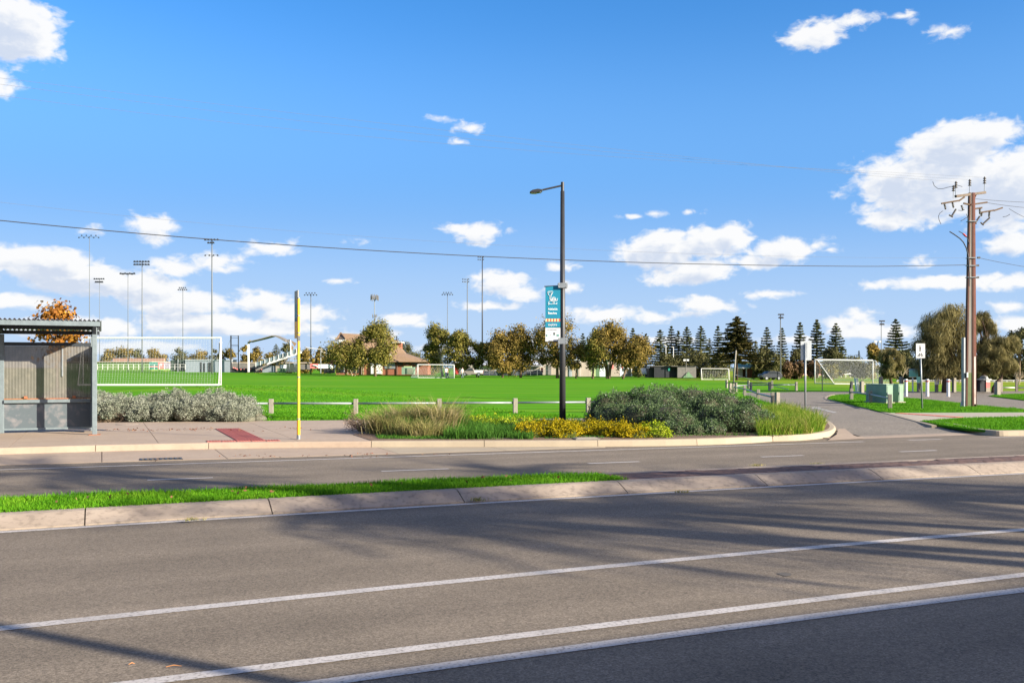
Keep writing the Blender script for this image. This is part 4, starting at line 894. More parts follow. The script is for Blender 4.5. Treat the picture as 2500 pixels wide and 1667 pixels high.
# ---- stobie pole (two steel channels with concrete between)
BDp = gp(2367, 993, .13); pd_ = BDp[1]; PX = lambda q: (q-CX)/F*pd_; PZ = lambda y: H-(y-HY)*pd_/F
up = thing('utility_pole', 'tall concrete and rusty steel power pole at right with crossarm and insulators', 'power pole', BDp)
def pole_part(name, xa0, xa1, xb0, xb1, y0, y1, dep0, dep1, m, off=0.0):
    """tapering slab: from (xa0..xa1) at row y0 to (xb0..xb1) at row y1"""
    s = MB(); vs = []
    for (u0, u1, yy, dd) in ((xa0, xa1, y0, dep0), (xb0, xb1, y1, dep1)):
        for u, w in ((u0, -1), (u1, -1), (u1, 1), (u0, 1)): vs.append((PX(u), pd_+off+w*dd/2, PZ(yy)))
    s.add(vs, [(3, 2, 1, 0), (4, 5, 6, 7), (0, 1, 5, 4), (1, 2, 6, 5), (2, 3, 7, 6), (3, 0, 4, 7)]); return s.obj(name, m, up)
def lerp(a, b, k): return a+(b-a)*k
def row(y): return (995-y)/(995-471)
def xl(y): return lerp(2355.3, 2365.2, row(y)); 
def xr(y): return lerp(2382, 2379.3, row(y))
for y0, y1 in ((995, 471),):
    pole_part('steel_channel', xl(y0), xl(y0)+4.2, xl(y1), xl(y1)+3.0, y0, y1, .20, .13, M['rust'])
    pole_part('steel_channel', xr(y0)-10.5, xr(y0)-6.2, xr(y1)-7.4, xr(y1)-4.2, y0, y1, .20, .13, M['rust'])
pole_part('concrete_core', xl(910)+4.2, xr(910)-10.5, xl(471)+3.0, xr(471)-7.4, 910, 471, .15, .10, M['pole_concrete'])
pole_part('painted_core', xl(995)+4.2, xr(995)-10.5, xl(910)+4.2, xr(910)-10.5, 995, 910, .15, .148, M['dull_green'])
pole_part('side_flange', xr(870)-6.2, xr(870), xr(471)-4.2, xr(471), 870, 471, .16, .10, mat('red_oxide', (.205, .078, .052), (.155, .06, .042), scale=6, rough=.8))
pole_part('white_flange', xr(995)-6.2, xr(995)-1.5, xr(870)-6.2, xr(870)-1.2, 986, 870, .16, .155, mat('flaking_white', (.66, .60, .55), (.45, .3, .23), scale=5, rough=.8, stretch=(1, 1, .3)))
pole_part('flange_edge', xr(995)-1.5, xr(995), xr(870)-1.2, xr(870), 995, 870, .17, .16, M['rust'])
s = MB(); s.tube([(PX(2351.5), pd_-.02, PZ(992)), (PX(2351.5), pd_-.02, PZ(824))], .075, 10); s.prism([(PX(2344.5), pd_-.05, PZ(993)), (PX(2356), pd_-.05, PZ(993)), (PX(2354), pd_-.05, PZ(965)), (PX(2350), pd_-.05, PZ(970))], (0, .09, 0)); s.obj('cable_guard', M['galv'], up)
s = MB(); s.box((PX(2357.5), pd_-.14, PZ(915)), (.06, .05, .2)); s.obj('number_plate', M['white'], up)
for y in (541, 630, 649, 677.5): 
    s = MB(); s.box((PX((xl(y)+xr(y))/2), pd_, PZ(y)), (PX(xr(y))-PX(xl(y))+.05, .24, .03)); s.obj('band', M['galv'], up)
CR = lambda u, v, dy=0.0: Vector((PX(2200+u/5.227), pd_+dy, PZ(400+v/5.227)))
s = MB(); s.beam(CR(620, 445, -.5), CR(1152, 338, .5), .10, .10); ca = s.obj('crossarm', mat('grey_timber', (.15, .12, .09), (.11, .085, .065), scale=8, rough=.9), up, bevel=.008)
s = MB(); s.beam(CR(1000, 372, .25), CR(878, 535, -.09), .045, .035); s.obj('arm_brace', M['rust'], up)
def insulator(base, top, parent=up, r=.075, n_=3, pin=True):
    base, top = Vector(base), Vector(top); d_ = (top-base); l_ = d_.length; u_ = d_.normalized(); s = MB()
    pts = []; rad = []; body0 = l_*.55 if pin else 0
    for k in range(n_):
        h0 = body0+(l_-body0)*k/n_; h1 = body0+(l_-body0)*(k+1)/n_
        pts += [base+u_*h0, base+u_*(h0+.01), base+u_*(h0+(h1-h0)*.55), base+u_*(h1-.001)]; rad += [r*.35, r*(1-.06*k), r*.5, r*.35]
    s.tube(pts, rad, 10); o = s.obj('insulator', M['insul'], parent, smooth_=False)
    if pin:
        s = MB(); s.tube([base, base+u_*l_*.6], .014, 6); s.obj('pin', M['galv'], o)
    return o
insulator(CR(623, 440, -.5), CR(627, 255, -.5)); insulator(CR(873, 385), CR(878, 198)); insulator(CR(1138, 335, .48), CR(1143, 135, .48)); insulator(CR(577, 475, -.6), CR(580, 312, -.6))
for a, b, dy in (((470, 525), (690, 487), -.3), ((690, 492), (765, 440), -.3), ((780, 510), (860, 528), -.1), ((940, 570), (1065, 550), .2), ((1060, 605), (1250, 573), .4), ((1250, 578), (1360, 540), .4), ((940, 515), (1100, 492), 0)):
    s = MB(); s.beam(CR(*a, dy), CR(*b, dy), .055, .06); s.obj('switch_arm', M['bark'], up)
for a, b, dy in (((510, 530), (525, 600), -.3), ((610, 505), (625, 580), -.3), ((755, 535), (775, 600), -.1), ((1035, 565), (1038, 635), .2), ((1090, 605), (1085, 650), .4), ((1190, 590), (1185, 660), .4)): insulator(CR(*a, dy), CR(*b, dy), r=.06, n_=4, pin=False)
for a, b, c, dy in (((655, 595), (597, 690), (568, 668), -.3), ((1050, 655), (990, 745), (960, 722), .3), ((1195, 668), (1098, 758), (1078, 730), .4)):
    s = MB(); s.tube([CR(*a, dy), CR(*b, dy)], .035, 6); s.tube([CR(b[0]+18, b[1]+5, dy), CR(*c, dy)], .03, 6); s.obj('fuse_link', M['insul'], up)
def jumper(*pts, r=.011, m='cable'):
    s = MB(); s.tube([Vector((*q[:2], q[2])) for q in spline([tuple(CR(u, v, -.2)) for u, v in pts], 4)] if False else [CR(u, v, -.2) for u, v in pts], r, 5, cap=False); s.obj('jumper_cable', M[m], up)
jumper((480, 780), (455, 725), (448, 680), (465, 640), (505, 612)); jumper((375, 240), (395, 295), (440, 330), (500, 332), (560, 315), (625, 300), (690, 288), (750, 305)); jumper((800, 650), (840, 745)); jumper((730, 742), (800, 700), (850, 687)); jumper((1265, 688), (1310, 682), (1355, 655)); jumper((700, 605), (745, 610), (780, 595))
jumper((590, 875), (650, 912), (720, 962), (765, 1010), (800, 1080), (825, 1180), (838, 1400), (838, 1568), r=.024); jumper((705, 870), (760, 900), (805, 940), (825, 985), (838, 1030), r=.016)
for u, v in ((770, 910), (790, 930)):
    s = MB(); s.tube([CR(u-12, v-8, -.2), CR(u+12, v+8, -.2)], .035, 6); s.obj('tag_sleeve', M['red'], up)
for u, v in ((990, 1198), (975, 1297), (975, 1450)):
    s = MB(); s.tube([CR(930, v), CR(u-20, v)], .015, 6); s.box(tuple(CR(u, v)), (.10, .08, .07)); s.obj('side_bracket', M['insul'], up)
# wires: slack curves between real poles, both ends far outside the picture
def wire(label, a, b, sag, r, m='cable', name='overhead_wire', group=None, n=60):
    a, b = Vector(a), Vector(b); P = []
    for i in range(n+1):
        t = i/n; p = a+(b-a)*t; p.z -= sag*4*t*(1-t); P.append(p)
    s = MB(); s.tube(P, r, 6); tag(s.obj(name, M[m], loc=P[0]), label, 'wire', group)
pend = Vector(CR(870, 1290))
def span_wire(label, rows, end, d_left, r, m='cable', group=None, n=70):
    """a slack span from the power pole to the next pole, out of the picture on the left"""
    end = Vector(end); c = np.polyfit([q[0] for q in rows], [q[1] for q in rows], 2); a = Vector(pd(0, rows[0][1], d_left)); P = []
    for i in range(n+1):
        t = i/n; x, y = lerp(end.x, a.x, t*1.25), lerp(end.y, a.y, t*1.25); px = CX+F*x/y; P.append((x, y, H-(np.polyval(c, px)-HY)*y/F))
    dz = end.z-P[0][2]; P = [(x, y, z+dz*max(0, 1-i/(n*.12))) for i, (x, y, z) in enumerate(P)]
    s = MB(); s.tube(P, r, 6); tag(s.obj('overhead_wire', M[m], loc=P[0]), label, 'wire', group)
def wire(label, a, b, sag, r, m='cable', name='overhead_wire', group=None, n=60):
    a, b = Vector(a), Vector(b); P = []
    for i in range(n+1):
        t = i/n; p = a+(b-a)*t; p.z -= sag*4*t*(1-t); P.append(p)
    s = MB(); s.tube(P, r, 6); tag(s.obj(name, M[m], loc=P[0]), label, 'wire', group)
span_wire('thick black cable sloping across the sky to the power pole', ((0, 540), (520, 582), (1240, 628), (1372, 636), (2000, 652), (2366, 648)), pend, 24.0, .013)
span_wire('thin bare wire running across just above the thick black cable', ((300, 528), (640, 556), (1250, 600), (1960, 629), (2366, 629)), CR(870, 1200), 24.0, .0028, 'thin_wire')
for rows, e, lab in ((((0, 190), (467, 249), (1055, 314), (2320, 450)), CR(627, 262, -.5), 'highest of the three faint wires in the upper left sky'), (((0, 206), (467, 265), (1055, 330), (2368, 440)), CR(878, 205), 'middle of the three faint wires in the upper left sky'), (((0, 234), (467, 289), (1055, 349), (2418, 430)), CR(1143, 145, .48), 'lowest of the three faint wires in the upper left sky')):
    span_wire(lab, rows, e, 24.5, .0032, 'thin_wire', 'high voltage wires')
for k, (u, v, y2, lab) in enumerate(((960, 442, 468, 'uppermost wire leaving the power pole to the right'), (1100, 490, 481, 'second wire leaving the power pole to the right'), (1395, 568, 504, 'third wire leaving the power pole to the right'), (1010, 1197, 625, 'lowest wire leaving the power pole to the right'))):
    a = CR(u, v, .1); b = Vector(pd(2500, y2, 42)); wire(lab, a, a+(b-a)*9, 1.2, .009)

# ---- notices and bins by the path
def notice(x, x0, x1, y0, y1, yb, d, label, post=True, face=('teal_a', 'teal_b')):
    X_ = lambda q: (q-CX)/F*d; Z_ = lambda y: H-(y-HY)*d/F; b = (X_(x), d, Z_(yb)); t = thing('notice_sign', label, 'notice', b)
    if post:
        s = MB(); s.box((X_(x), d+.04, (Z_(yb)+Z_(y1))/2), (.075, .06, Z_(y1)-Z_(yb))); s.obj('post', M['white'], t)
    n_ = len(face)
    for i, m in enumerate(face):
        a, c = y0+(y1-y0)*m[1], y0+(y1-y0)*m[2]
        s = MB(); s.box((X_((x0+x1)/2), d, (Z_(a)+Z_(c))/2), (X_(x1)-X_(x0), .03, Z_(a)-Z_(c))); s.obj('sign_face', M[m[0]], t)
M['teal_a'] = mat('teal_print', (.20, .55, .44), (.32, .62, .52), scale=2.5, rough=.5, stretch=(.5, .5, 2)); M['teal_b'] = mat('blue_print', (.25, .38, .52), rough=.5)
notice(2229, 2219.5, 2241.3, 900, 921.3, 957, 61, 'square teal park notice on a white post behind the bollards', True, (('teal_b', 0, .16), ('teal_a', .16, .93), ('print_cream', .93, 1)))
notice(2243, 2238, 2249.5, 919.5, 934.5, 943, 60.2, 'small teal notice on a short timber post, half behind the walker sign pole', False, (('teal_a', 0, .95), ('print_cream', .95, 1)))
notice(2287, 2282, 2293, 921.5, 938.8, 943, 60.2, 'plain white notice board on a short timber post beside the big tree trunk', False, (('white', 0, 1),))
d = 60.0; X = lambda q: (q-CX)/F*d; Z = lambda y: H-(y-HY)*d/F
t = thing('rubbish_bin', 'dark rubbish bin with red and white end and pale lid behind the utility pole', 'bin', (X(2398), d, Z(956)))
s = MB(); s.box((X(2395), d, (Z(956)+Z(927))/2), (X(2402)-X(2387), .5, Z(927)-Z(956)), rz=0); s.obj('body', M['clad_dark'], t, bevel=.02)
for a, b, m in ((927, 932.5, 'white'), (932.5, 946, 'salmon'), (946, 956, 'path_pale')):
    s = MB(); s.box((X(2407), d-.05, (Z(a)+Z(b))/2), (X(2412)-X(2402.1), .48, Z(a)-Z(b))); s.obj('end_panel', M[m], t)
s = MB(); s.box((X(2400), d, Z(925.6)), (X(2416)-X(2386), .6, .07)); s.ell((X(2402), d, Z(924)), (.26, .24, .2)); s.obj('lid', M['cloth_white'], t)
t = thing('rubbish_bin', 'dark red bin half hidden behind the right flange of the utility pole', 'bin', (X(2384), d+.4, Z(946)))
s = MB(); s.box((X(2384), d+.4, (Z(950)+Z(925))/2), (.28, .4, Z(925)-Z(950))); s.obj('body', M['red'], t, bevel=.02)
s = MB(); s.box((X(2384), d+.4, Z(924)), (.34, .46, .06)); s.obj('lid', M['clad_dark'], t)

# ---- small things in the road, gutter and paths
root = thing('drain_grate', 'steel drain grate set in the concrete gutter', 'drain grate', gp(394, 1122, .012))
T0, T1 = tpx(346, 1126), tpx(441, 1120)
for i in range(9):
    t = T0+(T1-T0)*i/8; s = MB(); s.beam(xy(t, LIP(t)+.06, .014), xy(t, LIP(t)+.34, .014), .028, .012); s.obj('bar', M['dark_pole'], root)
for o in (.06, .34):
    s = MB(); s.beam(xy(T0-.03, LIP(T0)+o, .015), xy(T1+.03, LIP(T1)+o, .015), .03, .014); s.obj('frame_bar', M['dark_pole'], root)
p = gp(312, 1035.5, .14); root = thing('manhole_cover', 'oval looking round concrete cover in the footpath by the silver bush', 'manhole cover', p)
s = MB(); s.tube([(p[0], p[1], .12), (p[0], p[1], .146)], .33, 24); s.obj('ring', M['clad_grey'], root)
s = MB(); s.tube([(p[0], p[1], .12), (p[0], p[1], .149)], .29, 24); s.obj('lid', M['concrete'], root)
p = gp(1431, 1070, .16); root = thing('pit_lid', 'pale concrete pit lid lying in the garden bed behind the kerb', 'pit lid', p)
s = MB(); s.box((p[0], p[1], .14), (.55, .36, .06), rz=R(10)); s.obj('frame', M['clad_grey'], root); s = MB(); s.box((p[0], p[1], .162), (.46, .28, .03), rz=R(10)); s.obj('cover', M['path_pale'], root)
for x, y, l, a, lab in ((314, 1621, .03, .5, 'short pale twig lying on the road at lower left'), (405, 1627, .085, .2, 'longer orange twig lying on the road at lower left')):
    p = gp(x, y, .008); s = MB(); s.tube([p, (p[0]+l*.5, p[1]+l*a*.6, .016), (p[0]+l, p[1]+l*a, .008)], [.002, .003, .0015], 5); tag(s.obj('twig', mat('twig', (.5, .22, .08), rough=.9), loc=p), lab, 'twig')
p = gp(1165, 1222, .03)
rng = np.random.default_rng(3); Q = np.array(p)+rng.normal(size=(120, 3))*[.045, .03, 0]; o = thing('weed_tuft', 'small dry weed growing from the kerb joint of the median', 'weed', p); np_obj('blades', blades(Q, rng.uniform(.02, .07, 120), .006, rng.uniform(.4, 1, 120), rng), 4, L_TUSS, o, 'stuff')
for x, y, h_ in ((1665, 1202, .06), (470, 1270, .05), (1848, 1137, .06), (1994, 1134, .05)):
    p = gp(x, y, .03); Q = np.array(p)+rng.normal(size=(90, 3))*[.06, .03, 0]; wl_ = ({1665: 'brown weed at the foot of the median kerb below the brick paving', 470: 'tiny dry weed in the left kerb joint', 1848: 'small green weed on the near side of the far median kerb', 1994: 'flat green weed on the far median kerb in the brick paving'}[x])
    o = thing('weed_tuft', wl_, 'weed', p); np_obj('blades', blades(Q, rng.uniform(.02, h_, 90), .006, rng.uniform(.4, 1, 90), rng), 4, L_TUSS, o, 'stuff')
p = gp(1917, 1401, .004); s = MB(); s.face([(p[0]+.055*cos(a)*(1+.2*sin(3*a)), p[1]+.075*sin(a), .004) for a in np.linspace(0, 2*pi, 13)[:-1]]); s.obj('road_patch', mat('tar_spot', (.10, .088, .074), rough=.85), kind='structure')
# leaf litter
def litter(name, region, n, s0, seed):
    rng = np.random.default_rng(seed); P = []
    while len(P) < n:
        x, y = region[rng.integers(len(region))]; P.append(gp(x+rng.normal()*26, y+rng.normal()*1.6, .15))
    P = np.array(P); P[:, 2] = P[:, 2]*0+region_z[name]; o = np_obj(name, leaf_quads(P, rng.normal(size=P.shape)*.35+[0, 0, 1], s0*rng.uniform(.5, 1.4, n), s0*.5, rng=rng), 4, L_LITTER); tag(o, kind='stuff')
region_z = {'path_litter': .152, 'gutter_litter': .02, 'kerb_litter': .022}
litter('path_litter', [(305,1049),(345,1049),(400,1049),(430,1048),(480,1047),(525,1046),(590,1050),(710,1045)], 170, .07, 5)
litter('gutter_litter', [(600,1095),(380,1105),(650,1096),(900,1091),(915,1097),(850,1094),(1060,1094),(760,1096)], 70, .06, 6)

# ================================================================== GOALS
def goal(label, fl, fr, back, h, m_step=.16, r=.05, nr=.006, sag=.25, net=True, top_in=.55, group=None):
    """fl, fr: feet of the front posts; back: vector from the front line to the back bar"""
    fl, fr, bk = Vector(fl), Vector(fr), Vector(back); t = thing('soccer_goal', label, 'goal', (fl+fr)/2, group); U = V(0, 0, h)
    for p in (fl, fr):
        s = MB(); s.tube([p, p+U], r, 8); s.obj('post', M['white'], t, smooth_=True)
        s = MB(); s.tube([p+U*.985, p+U*.985+bk*.12, p+bk], r*.7, 6); s.obj('stay', M['white'], t, smooth_=True)
        s = MB(); s.tube([p+V(0, 0, .04), p+bk+V(0, 0, .04)], r*.7, 6); s.obj('side_bar', M['white'], t)
    s = MB(); s.tube([fl+U, fr+U], r, 8); s.obj('crossbar', M['white'], t)
    s = MB(); s.beam(fl+bk+V(0, 0, .05), fr+bk+V(0, 0, .05), .09, .09); s.obj('back_bar', M['white'], t)
    w = (fr-fl).length; nx = int(w/m_step); ny = int((h+bk.length)/m_step); s = MB()
    def pt(i, j):      # i across, j down from the crossbar to the back bar
        u, v = i/nx, j/ny; a = fl+(fr-fl)*u+U*.98; b = fl+(fr-fl)*u+bk+V(0, 0, .07); top = a+bk*.16
        p = a+(top-a)*(v/.12) if v < .12 else top+(b-top)*((v-.12)/.88); p = Vector(p); p.z -= sag*sin(pi*min(1, v*1.1))*(.55+.45*sin(u*9+1)*.4) * (1-(2*u-1)**8); return p
    for i in range(nx+1): s.tube([pt(i, j) for j in range(0, ny+1, 2)], nr, 3, cap=False)
    for j in range(1, ny+1): s.tube([pt(i, j) for i in range(0, nx+1, 3)], nr, 3, cap=False)
    for p in (fl, fr):
        for k in range(1, int(h/m_step)):
            z = k*m_step; a = p+V(0, 0, z); b = p+bk*(1-z/h*.86)+V(0, 0, z); s.tube([a, b], nr, 3, cap=False)
        for k in range(1, int(bk.length/m_step)):
            q = k/int(bk.length/m_step); a = p+bk*q; b = p+bk*q+V(0, 0, h*min(1, (1-q)/.86)); s.tube([a, b], nr, 3, cap=False)
    if net: s.obj('net', M['net'], t)
    return t
d0 = 50.0; zl0 = H-(941-HY)*49.4/F
fr_ = Vector(((539.5-CX)/F*d0, d0, zl0)); goal('large white goal on the field behind the silver bush, seen from behind', fr_+V(-7.32, 0, 0), fr_, V(.18, -1.0, 0), 2.44+.08, .145, .038, .0034, .15)
d = 150; a = Vector(at(1020, d)); b = Vector(at(1108.5, d)); goal('white goal across the field in front of the clubhouse', a, b, V(-1.3, 1.6, 0), 32.5/F*d, .28, .075, .010, .3)
a = Vector(pd(1989.5, 936.5, 96)); b = Vector(pd(2131, 938, 96)); goal('white goal at right behind the side street with a slanting stay', a, b, V(1.45, -1.6, -.02), 2.45, .15, .06, .0042, .2)
d = 168; a = Vector(at(1712, d)); b = Vector(at(1779, d)); goal('distant white goal in front of the dark sheds', a, b, V(.5, 1.3, 0), 27/F*d, .3, .07, .010, .25)

# ================================================================== FLOODLIGHTS, MAST
GFL = 'floodlight poles round the sports ground'
def floodlight(px, y0, y1, d, kind, label, rp=1.0, w=34, col='pole_grey'):
    X_ = lambda q: (q-CX)/F*d; Z_ = lambda y: H-(y-HY)*d/F; k = d/F; t = thing('floodlight_pole', label, 'floodlight', (X_(px), d, Z_(y1)), GFL)
    s = MB(); s.tube([(X_(px), d, Z_(y1+3)), (X_(px), d, Z_((y0+y1)/2)), (X_(px), d, Z_(y0))], [rp*k*1.25, rp*k, rp*k*.75], 8); s.obj('pole', M[col], t, smooth_=True)
    def lamp(u, v, s_=2.4, dy=0):
        q = MB(); q.box((X_(px+u), d-.3+dy, Z_(y0+v)), (s_*k*1.25, s_*k, s_*k*.95), top=.6); q.obj('lamp', M['clad_dark'], t)
    def bar(u0, u1, v):
        q = MB(); q.beam((X_(px+u0), d, Z_(y0+v)), (X_(px+u1), d, Z_(y0+v)), .5*k*1.6, .5*k*1.6); q.obj('cross_bar', M['galv'], t)
    if kind == 'double':
        for v in (2, 9):
            bar(-w/2, w/2, v-1.5)
            for i in range(6): lamp(-w/2+w*i/5, v, 4.2)
    elif kind == 'flat':
        bar(-w/2, w/2, 0)
        for i in range(7): lamp(-w/2+w*i/6, 1+(i % 2), 4.0)
    elif kind == 'spread':
        bar(-w/2, w/2, 2); 
        for i in range(5): lamp(-w/2+w*i/4, 3.5, 2.6)
        for i in range(4): lamp(-w*.36+w*.72*i/3, -1.5, 2.6)
    elif kind == 'cluster':
        bar(-w/2, w/2, 1); bar(-w*.35, w*.35, 6)
        for i in range(5): lamp(-w/2+w*i/4, 0, 3.4)
        for i in range(4): lamp(-w*.35+w*.7*i/3, 7.5, 4)
    elif kind == 'two':
        bar(-w/2, w/2, 1); bar(-w*.5, w*.5, 38)
        for i in range(5): lamp(-w/2+w*i/4, 1.5, 4.2)
        for i in range(3): lamp(-w*.25+w*.4*i/2, 9, 4.2)
        for i in range(4): lamp(-w*.5+w*i/3, 40, 3.2)
    elif kind == 'side':
        for v in (2, 8):
            bar(-w, w*.3, v); lamp(-w, v, 2.6); lamp(-w*.5, v+.5, 2.6); lamp(w*.3, v, 2.6)
    return t
floodlight(218.5, 577, 893, 175, 'spread', 'thin floodlight pole with orange tinted lamps rising behind the shelter roof end', .8, 48)
floodlight(243, 681, 893, 230, 'cluster', 'short faint floodlight pole just right of the bus shelter roof', .6, 22)
floodlight(312.5, 667, 905, 205, 'flat', 'floodlight pole with one dense flat row of lamps above the white goal', .8, 33)
floodlight(347, 637, 905, 190, 'double', 'floodlight pole with two full rows of lamps above the white goal', 1.25, 34)
floodlight(446.5, 704, 905, 215, 'spread', 'mid height floodlight pole between the double row one and the tallest left one', .9, 20)
floodlight(517.5, 584, 908, 170, 'two', 'tallest left floodlight pole with lamps at two heights behind the goal post', 1.7, 30)
floodlight(759, 717, 910, 200, 'spread', 'floodlight pole just right of the yellow bus stop pole', 1.25, 29)
floodlight(1092.5, 716, 913, 210, 'spread', 'floodlight pole with flat lamp rows rising from the olive tree', .8, 25)
floodlight(1141, 680, 914, 190, 'side', 'floodlight pole with lamps mostly on its left between two taller trees', 1.2, 11)
floodlight(1177.5, 626, 914, 180, 'side', 'tall dark pole touching the thick cable left of the brown trees', 1.45, 10, 'dark_pole')
floodlight(1905.5, 768, 921, 160, 'cluster', 'pale floodlight pole standing among the Norfolk pines', 1.5, 11)
floodlight(2151.5, 784, 925, 150, 'cluster', 'floodlight pole left of the isolated Norfolk pine', 1.0, 10)
d = 240; X_ = lambda q: (q-CX)/F*d; Z_ = lambda y: H-(y-HY)*d/F
t = thing('phone_mast', 'phone mast with a ring of upright antennas behind the tall tree by the clubhouse', 'phone mast', (X_(914.5), d, Z_(905)))
s = MB(); s.tube([(X_(914.5), d, Z_(908)), (X_(914.5), d, Z_(727))], [.16, .1], 8); s.obj('pole', M['galv'], t)
for k in range(13):
    a = k*2*pi/13; s = MB(); yy = 727+random.uniform(-3, 2); s.box((X_(914.5)+cos(a)*.95, d+sin(a)*.95, Z_(yy)), (.17, .14, 1.25)); s.obj('antenna', M['clad_grey'], t)
s = MB(); s.tube([(X_(914.5)+cos(a)*.9, d+sin(a)*.9, Z_(729)) for a in np.linspace(0, 2*pi, 13)], .05, 5); s.obj('ring_frame', M['galv'], t)
for k in range(5):
    a = k*2*pi/5; s = MB(); s.box((X_(914.5)+cos(a)*.55, d+sin(a)*.5, Z_(771+k % 3)), (.16, .14, .8)); s.obj('lower_antenna', M['clad_grey'], t)
def lamp_post(px, y0, y1, d, label, arm=4, rr=.09, two=False, m='white'):
    k = d/F; b = ((px-CX)*k, d, H-(y1-HY)*k); t = thing('lamp_post', label, 'lamp post', b); z = H-(y0-HY)*k
    s = MB(); s.tube([b, (b[0], d, z)], rr, 6); s.obj('pole', M[m], t)
    for sgn in ((-1, 1) if two else (-1,)):
        s = MB(); s.beam((b[0], d, z), (b[0]+sgn*arm*k, d, z+.05), .09, .07); s.box((b[0]+sgn*arm*k, d, z), (.45, .3, .14 if not two else .4)); s.obj('lamp', M['white'], t)
lamp_post(1625.5, 842, 905, 215, 'white lamp post in front of the pines, left of a pair', 2); lamp_post(1644, 847, 905, 215, 'white lamp post in front of the pines, right of a pair', 2)
lamp_post(1675, 879, 921, 190, 'two headed lamp post in front of the dark sheds', 4, .07, True, 'clad_grey')
lamp_post(2143, 834, 925, 175, 'dark pole with three small lamps left of the weeping tree', 6, .08, True, 'dark_pole')
lamp_post(535.5, 836, 905, 165, 'small dark lamp post beside the right goal post', -3, .07, False, 'dark_pole')

# ================================================================== FAR BUILDINGS AND STRUCTURES
class Px:
    def __init__(s, d): s.d = d
    def X(s, q, dd=0): return (q-CX)/F*(s.d+dd)
    def Z(s, y, dd=0): return H-(y-HY)*(s.d+dd)/F
    def P(s, x, y, dd=0): return (s.X(x, dd), s.d+dd, s.Z(y, dd))
    def box(s, mb, x0, x1, y0, y1, dep, dd=0.0, m=0):
        return mb.box(((s.X(x0, dd)+s.X(x1, dd))/2, s.d+dd+dep/2, (s.Z(y0, dd)+s.Z(y1, dd))/2), (s.X(x1, dd)-s.X(x0, dd), dep, s.Z(y0, dd)-s.Z(y1, dd)), m)
def part(p, t, name, x0, x1, y0, y1, dep, dd, m, label=None):
    s = MB(); p.box(s, x0, x1, y0, y1, dep, dd); o = s.obj(name, M[m] if isinstance(m, str) else m, t); tag(o, label); return o
# clubhouse -----------------------------------------------------------
p = Px(190.0); t = thing('clubhouse', 'brick clubhouse with a tall sweeping brown metal roof across the field', 'clubhouse', p.P(930, 914))
part(p, t, 'wall', 820, 1044, 880.5, 915, 17, 0, 'brick')
part(p, t, 'upper_wall', 814, 846, 842, 884, 8, 1.2, 'brick')
def roof_panel(pts, m='roof_brown', name='roof', parent=t, th=(0, .0, -.15)):
    s = MB(); s.prism([p.P(*q) for q in pts], th); return s.obj(name, M[m], parent)
E_ = -1.2
roof_panel([(926, 881.5, E_), (1050, 882.5, E_), (1020, 872.5, 1.2), (990, 862.5, 3), (974, 847, 4.6), (958.6, 830, 6), (951, 819, 7), (832, 813.5, 7), (824, 826, 4.5), (842, 846, 2.6), (880, 866, .6)])
roof_panel([(1050, 882.5, E_), (1050, 881.5, 18), (992, 862, 15), (990, 862.5, 3)], 'roof_dark', 'hip_roof')
roof_panel([(990, 862.5, 3), (992, 862, 15), (952, 819, 10), (951, 819, 7), (958.6, 830, 6), (974, 847, 4.6)], 'roof_brown', 'hip_roof')
roof_panel([(832, 813.5, 7), (951, 819, 7), (952, 819, 10), (975, 850, 17), (826, 850, 17)], 'roof_brown', 'back_roof')
roof_panel([(832, 813.5, 6.9), (821, 829.5, 3.2), (843.5, 826, 3.2)], 'roof_dark', 'gable')
s = MB(); s.beam(p.P(832, 812.8, 6.6), p.P(820, 830, 3.0), .25, .3); s.beam(p.P(832, 812.8, 6.6), p.P(844, 827, 3.0), .25, .3); s.obj('barge_board', M['roof_brown'], t)
roof_panel([(794, 834.5, -2), (826, 835.5, -2), (843, 829, -1.5), (843, 828, 5), (820, 829, 5), (808, 831, 3)], 'steel_blue', 'canopy')
s = MB()
for a, b in (((808, 836, -1), (832, 843, 0)), ((817, 836, -1), (822, 840, 0)), ((832, 835, -1), (832, 850, 0)), ((826, 836, -1), (831, 842, 0))): s.beam(p.P(*a), p.P(*b), .2, .2)
s.obj('canopy_bracket', M['dark_pole'], t)
part(p, t, 'canopy_fascia', 827, 843, 829.5, 833.5, .3, -1.9, 'white')
roof_panel([(812, 880.5, -1.6), (846, 878, -1.6), (846, 866, 1.1), (838, 866.5, 1.1)], 'roof_brown', 'porch_roof'); roof_panel([(812, 850, -.6), (848, 848, -.6), (848, 841, 1.2), (828, 842, 1.2)], 'roof_brown', 'upper_porch_roof')
part(p, t, 'upper_window', 815.5, 823.5, 857, 867, .2, .95, 'glass'); part(p, t, 'window_frame', 818.5, 819.5, 857, 867, .2, .85, 'white')
for x0, x1, y0, y1, nm, m in ((824, 839, 884, 909, 'glass_door', 'glass'), (852, 876, 887, 910, 'dark_doorway', 'glass'), (939, 965, 889.5, 900, 'roller_shutter', 'galv'), (942, 964.5, 886.5, 888.6, 'shutter_hood', 'white'), (971.5, 983.5, 885, 890.5, 'window', 'glass'), (990, 999, 885, 889.5, 'window', 'glass'), (990, 999, 889.5, 893, 'window_sill', 'salmon'), (1004, 1018, 885.8, 889.8, 'window', 'glass')): part(p, t, nm, x0, x1, y0, y1, .25, -.16, m)
for x in (882.5, 886.5, 848.5, 969): part(p, t, 'downpipe', x, x+1.2, 884, 914, .2, -.3, 'roof_dark' if x > 900 else 'path_pale')
for x, x1, nm in ((905.6, 915.2, 'door'), (917.8, 930.6, 'door')): part(p, t, nm, x, x1, 888, 912.5, .4, -.5, 'white')
part(p, t, 'door_frame', 903.8, 934.5, 886.5, 913.5, .3, -.14, 'path_pale')
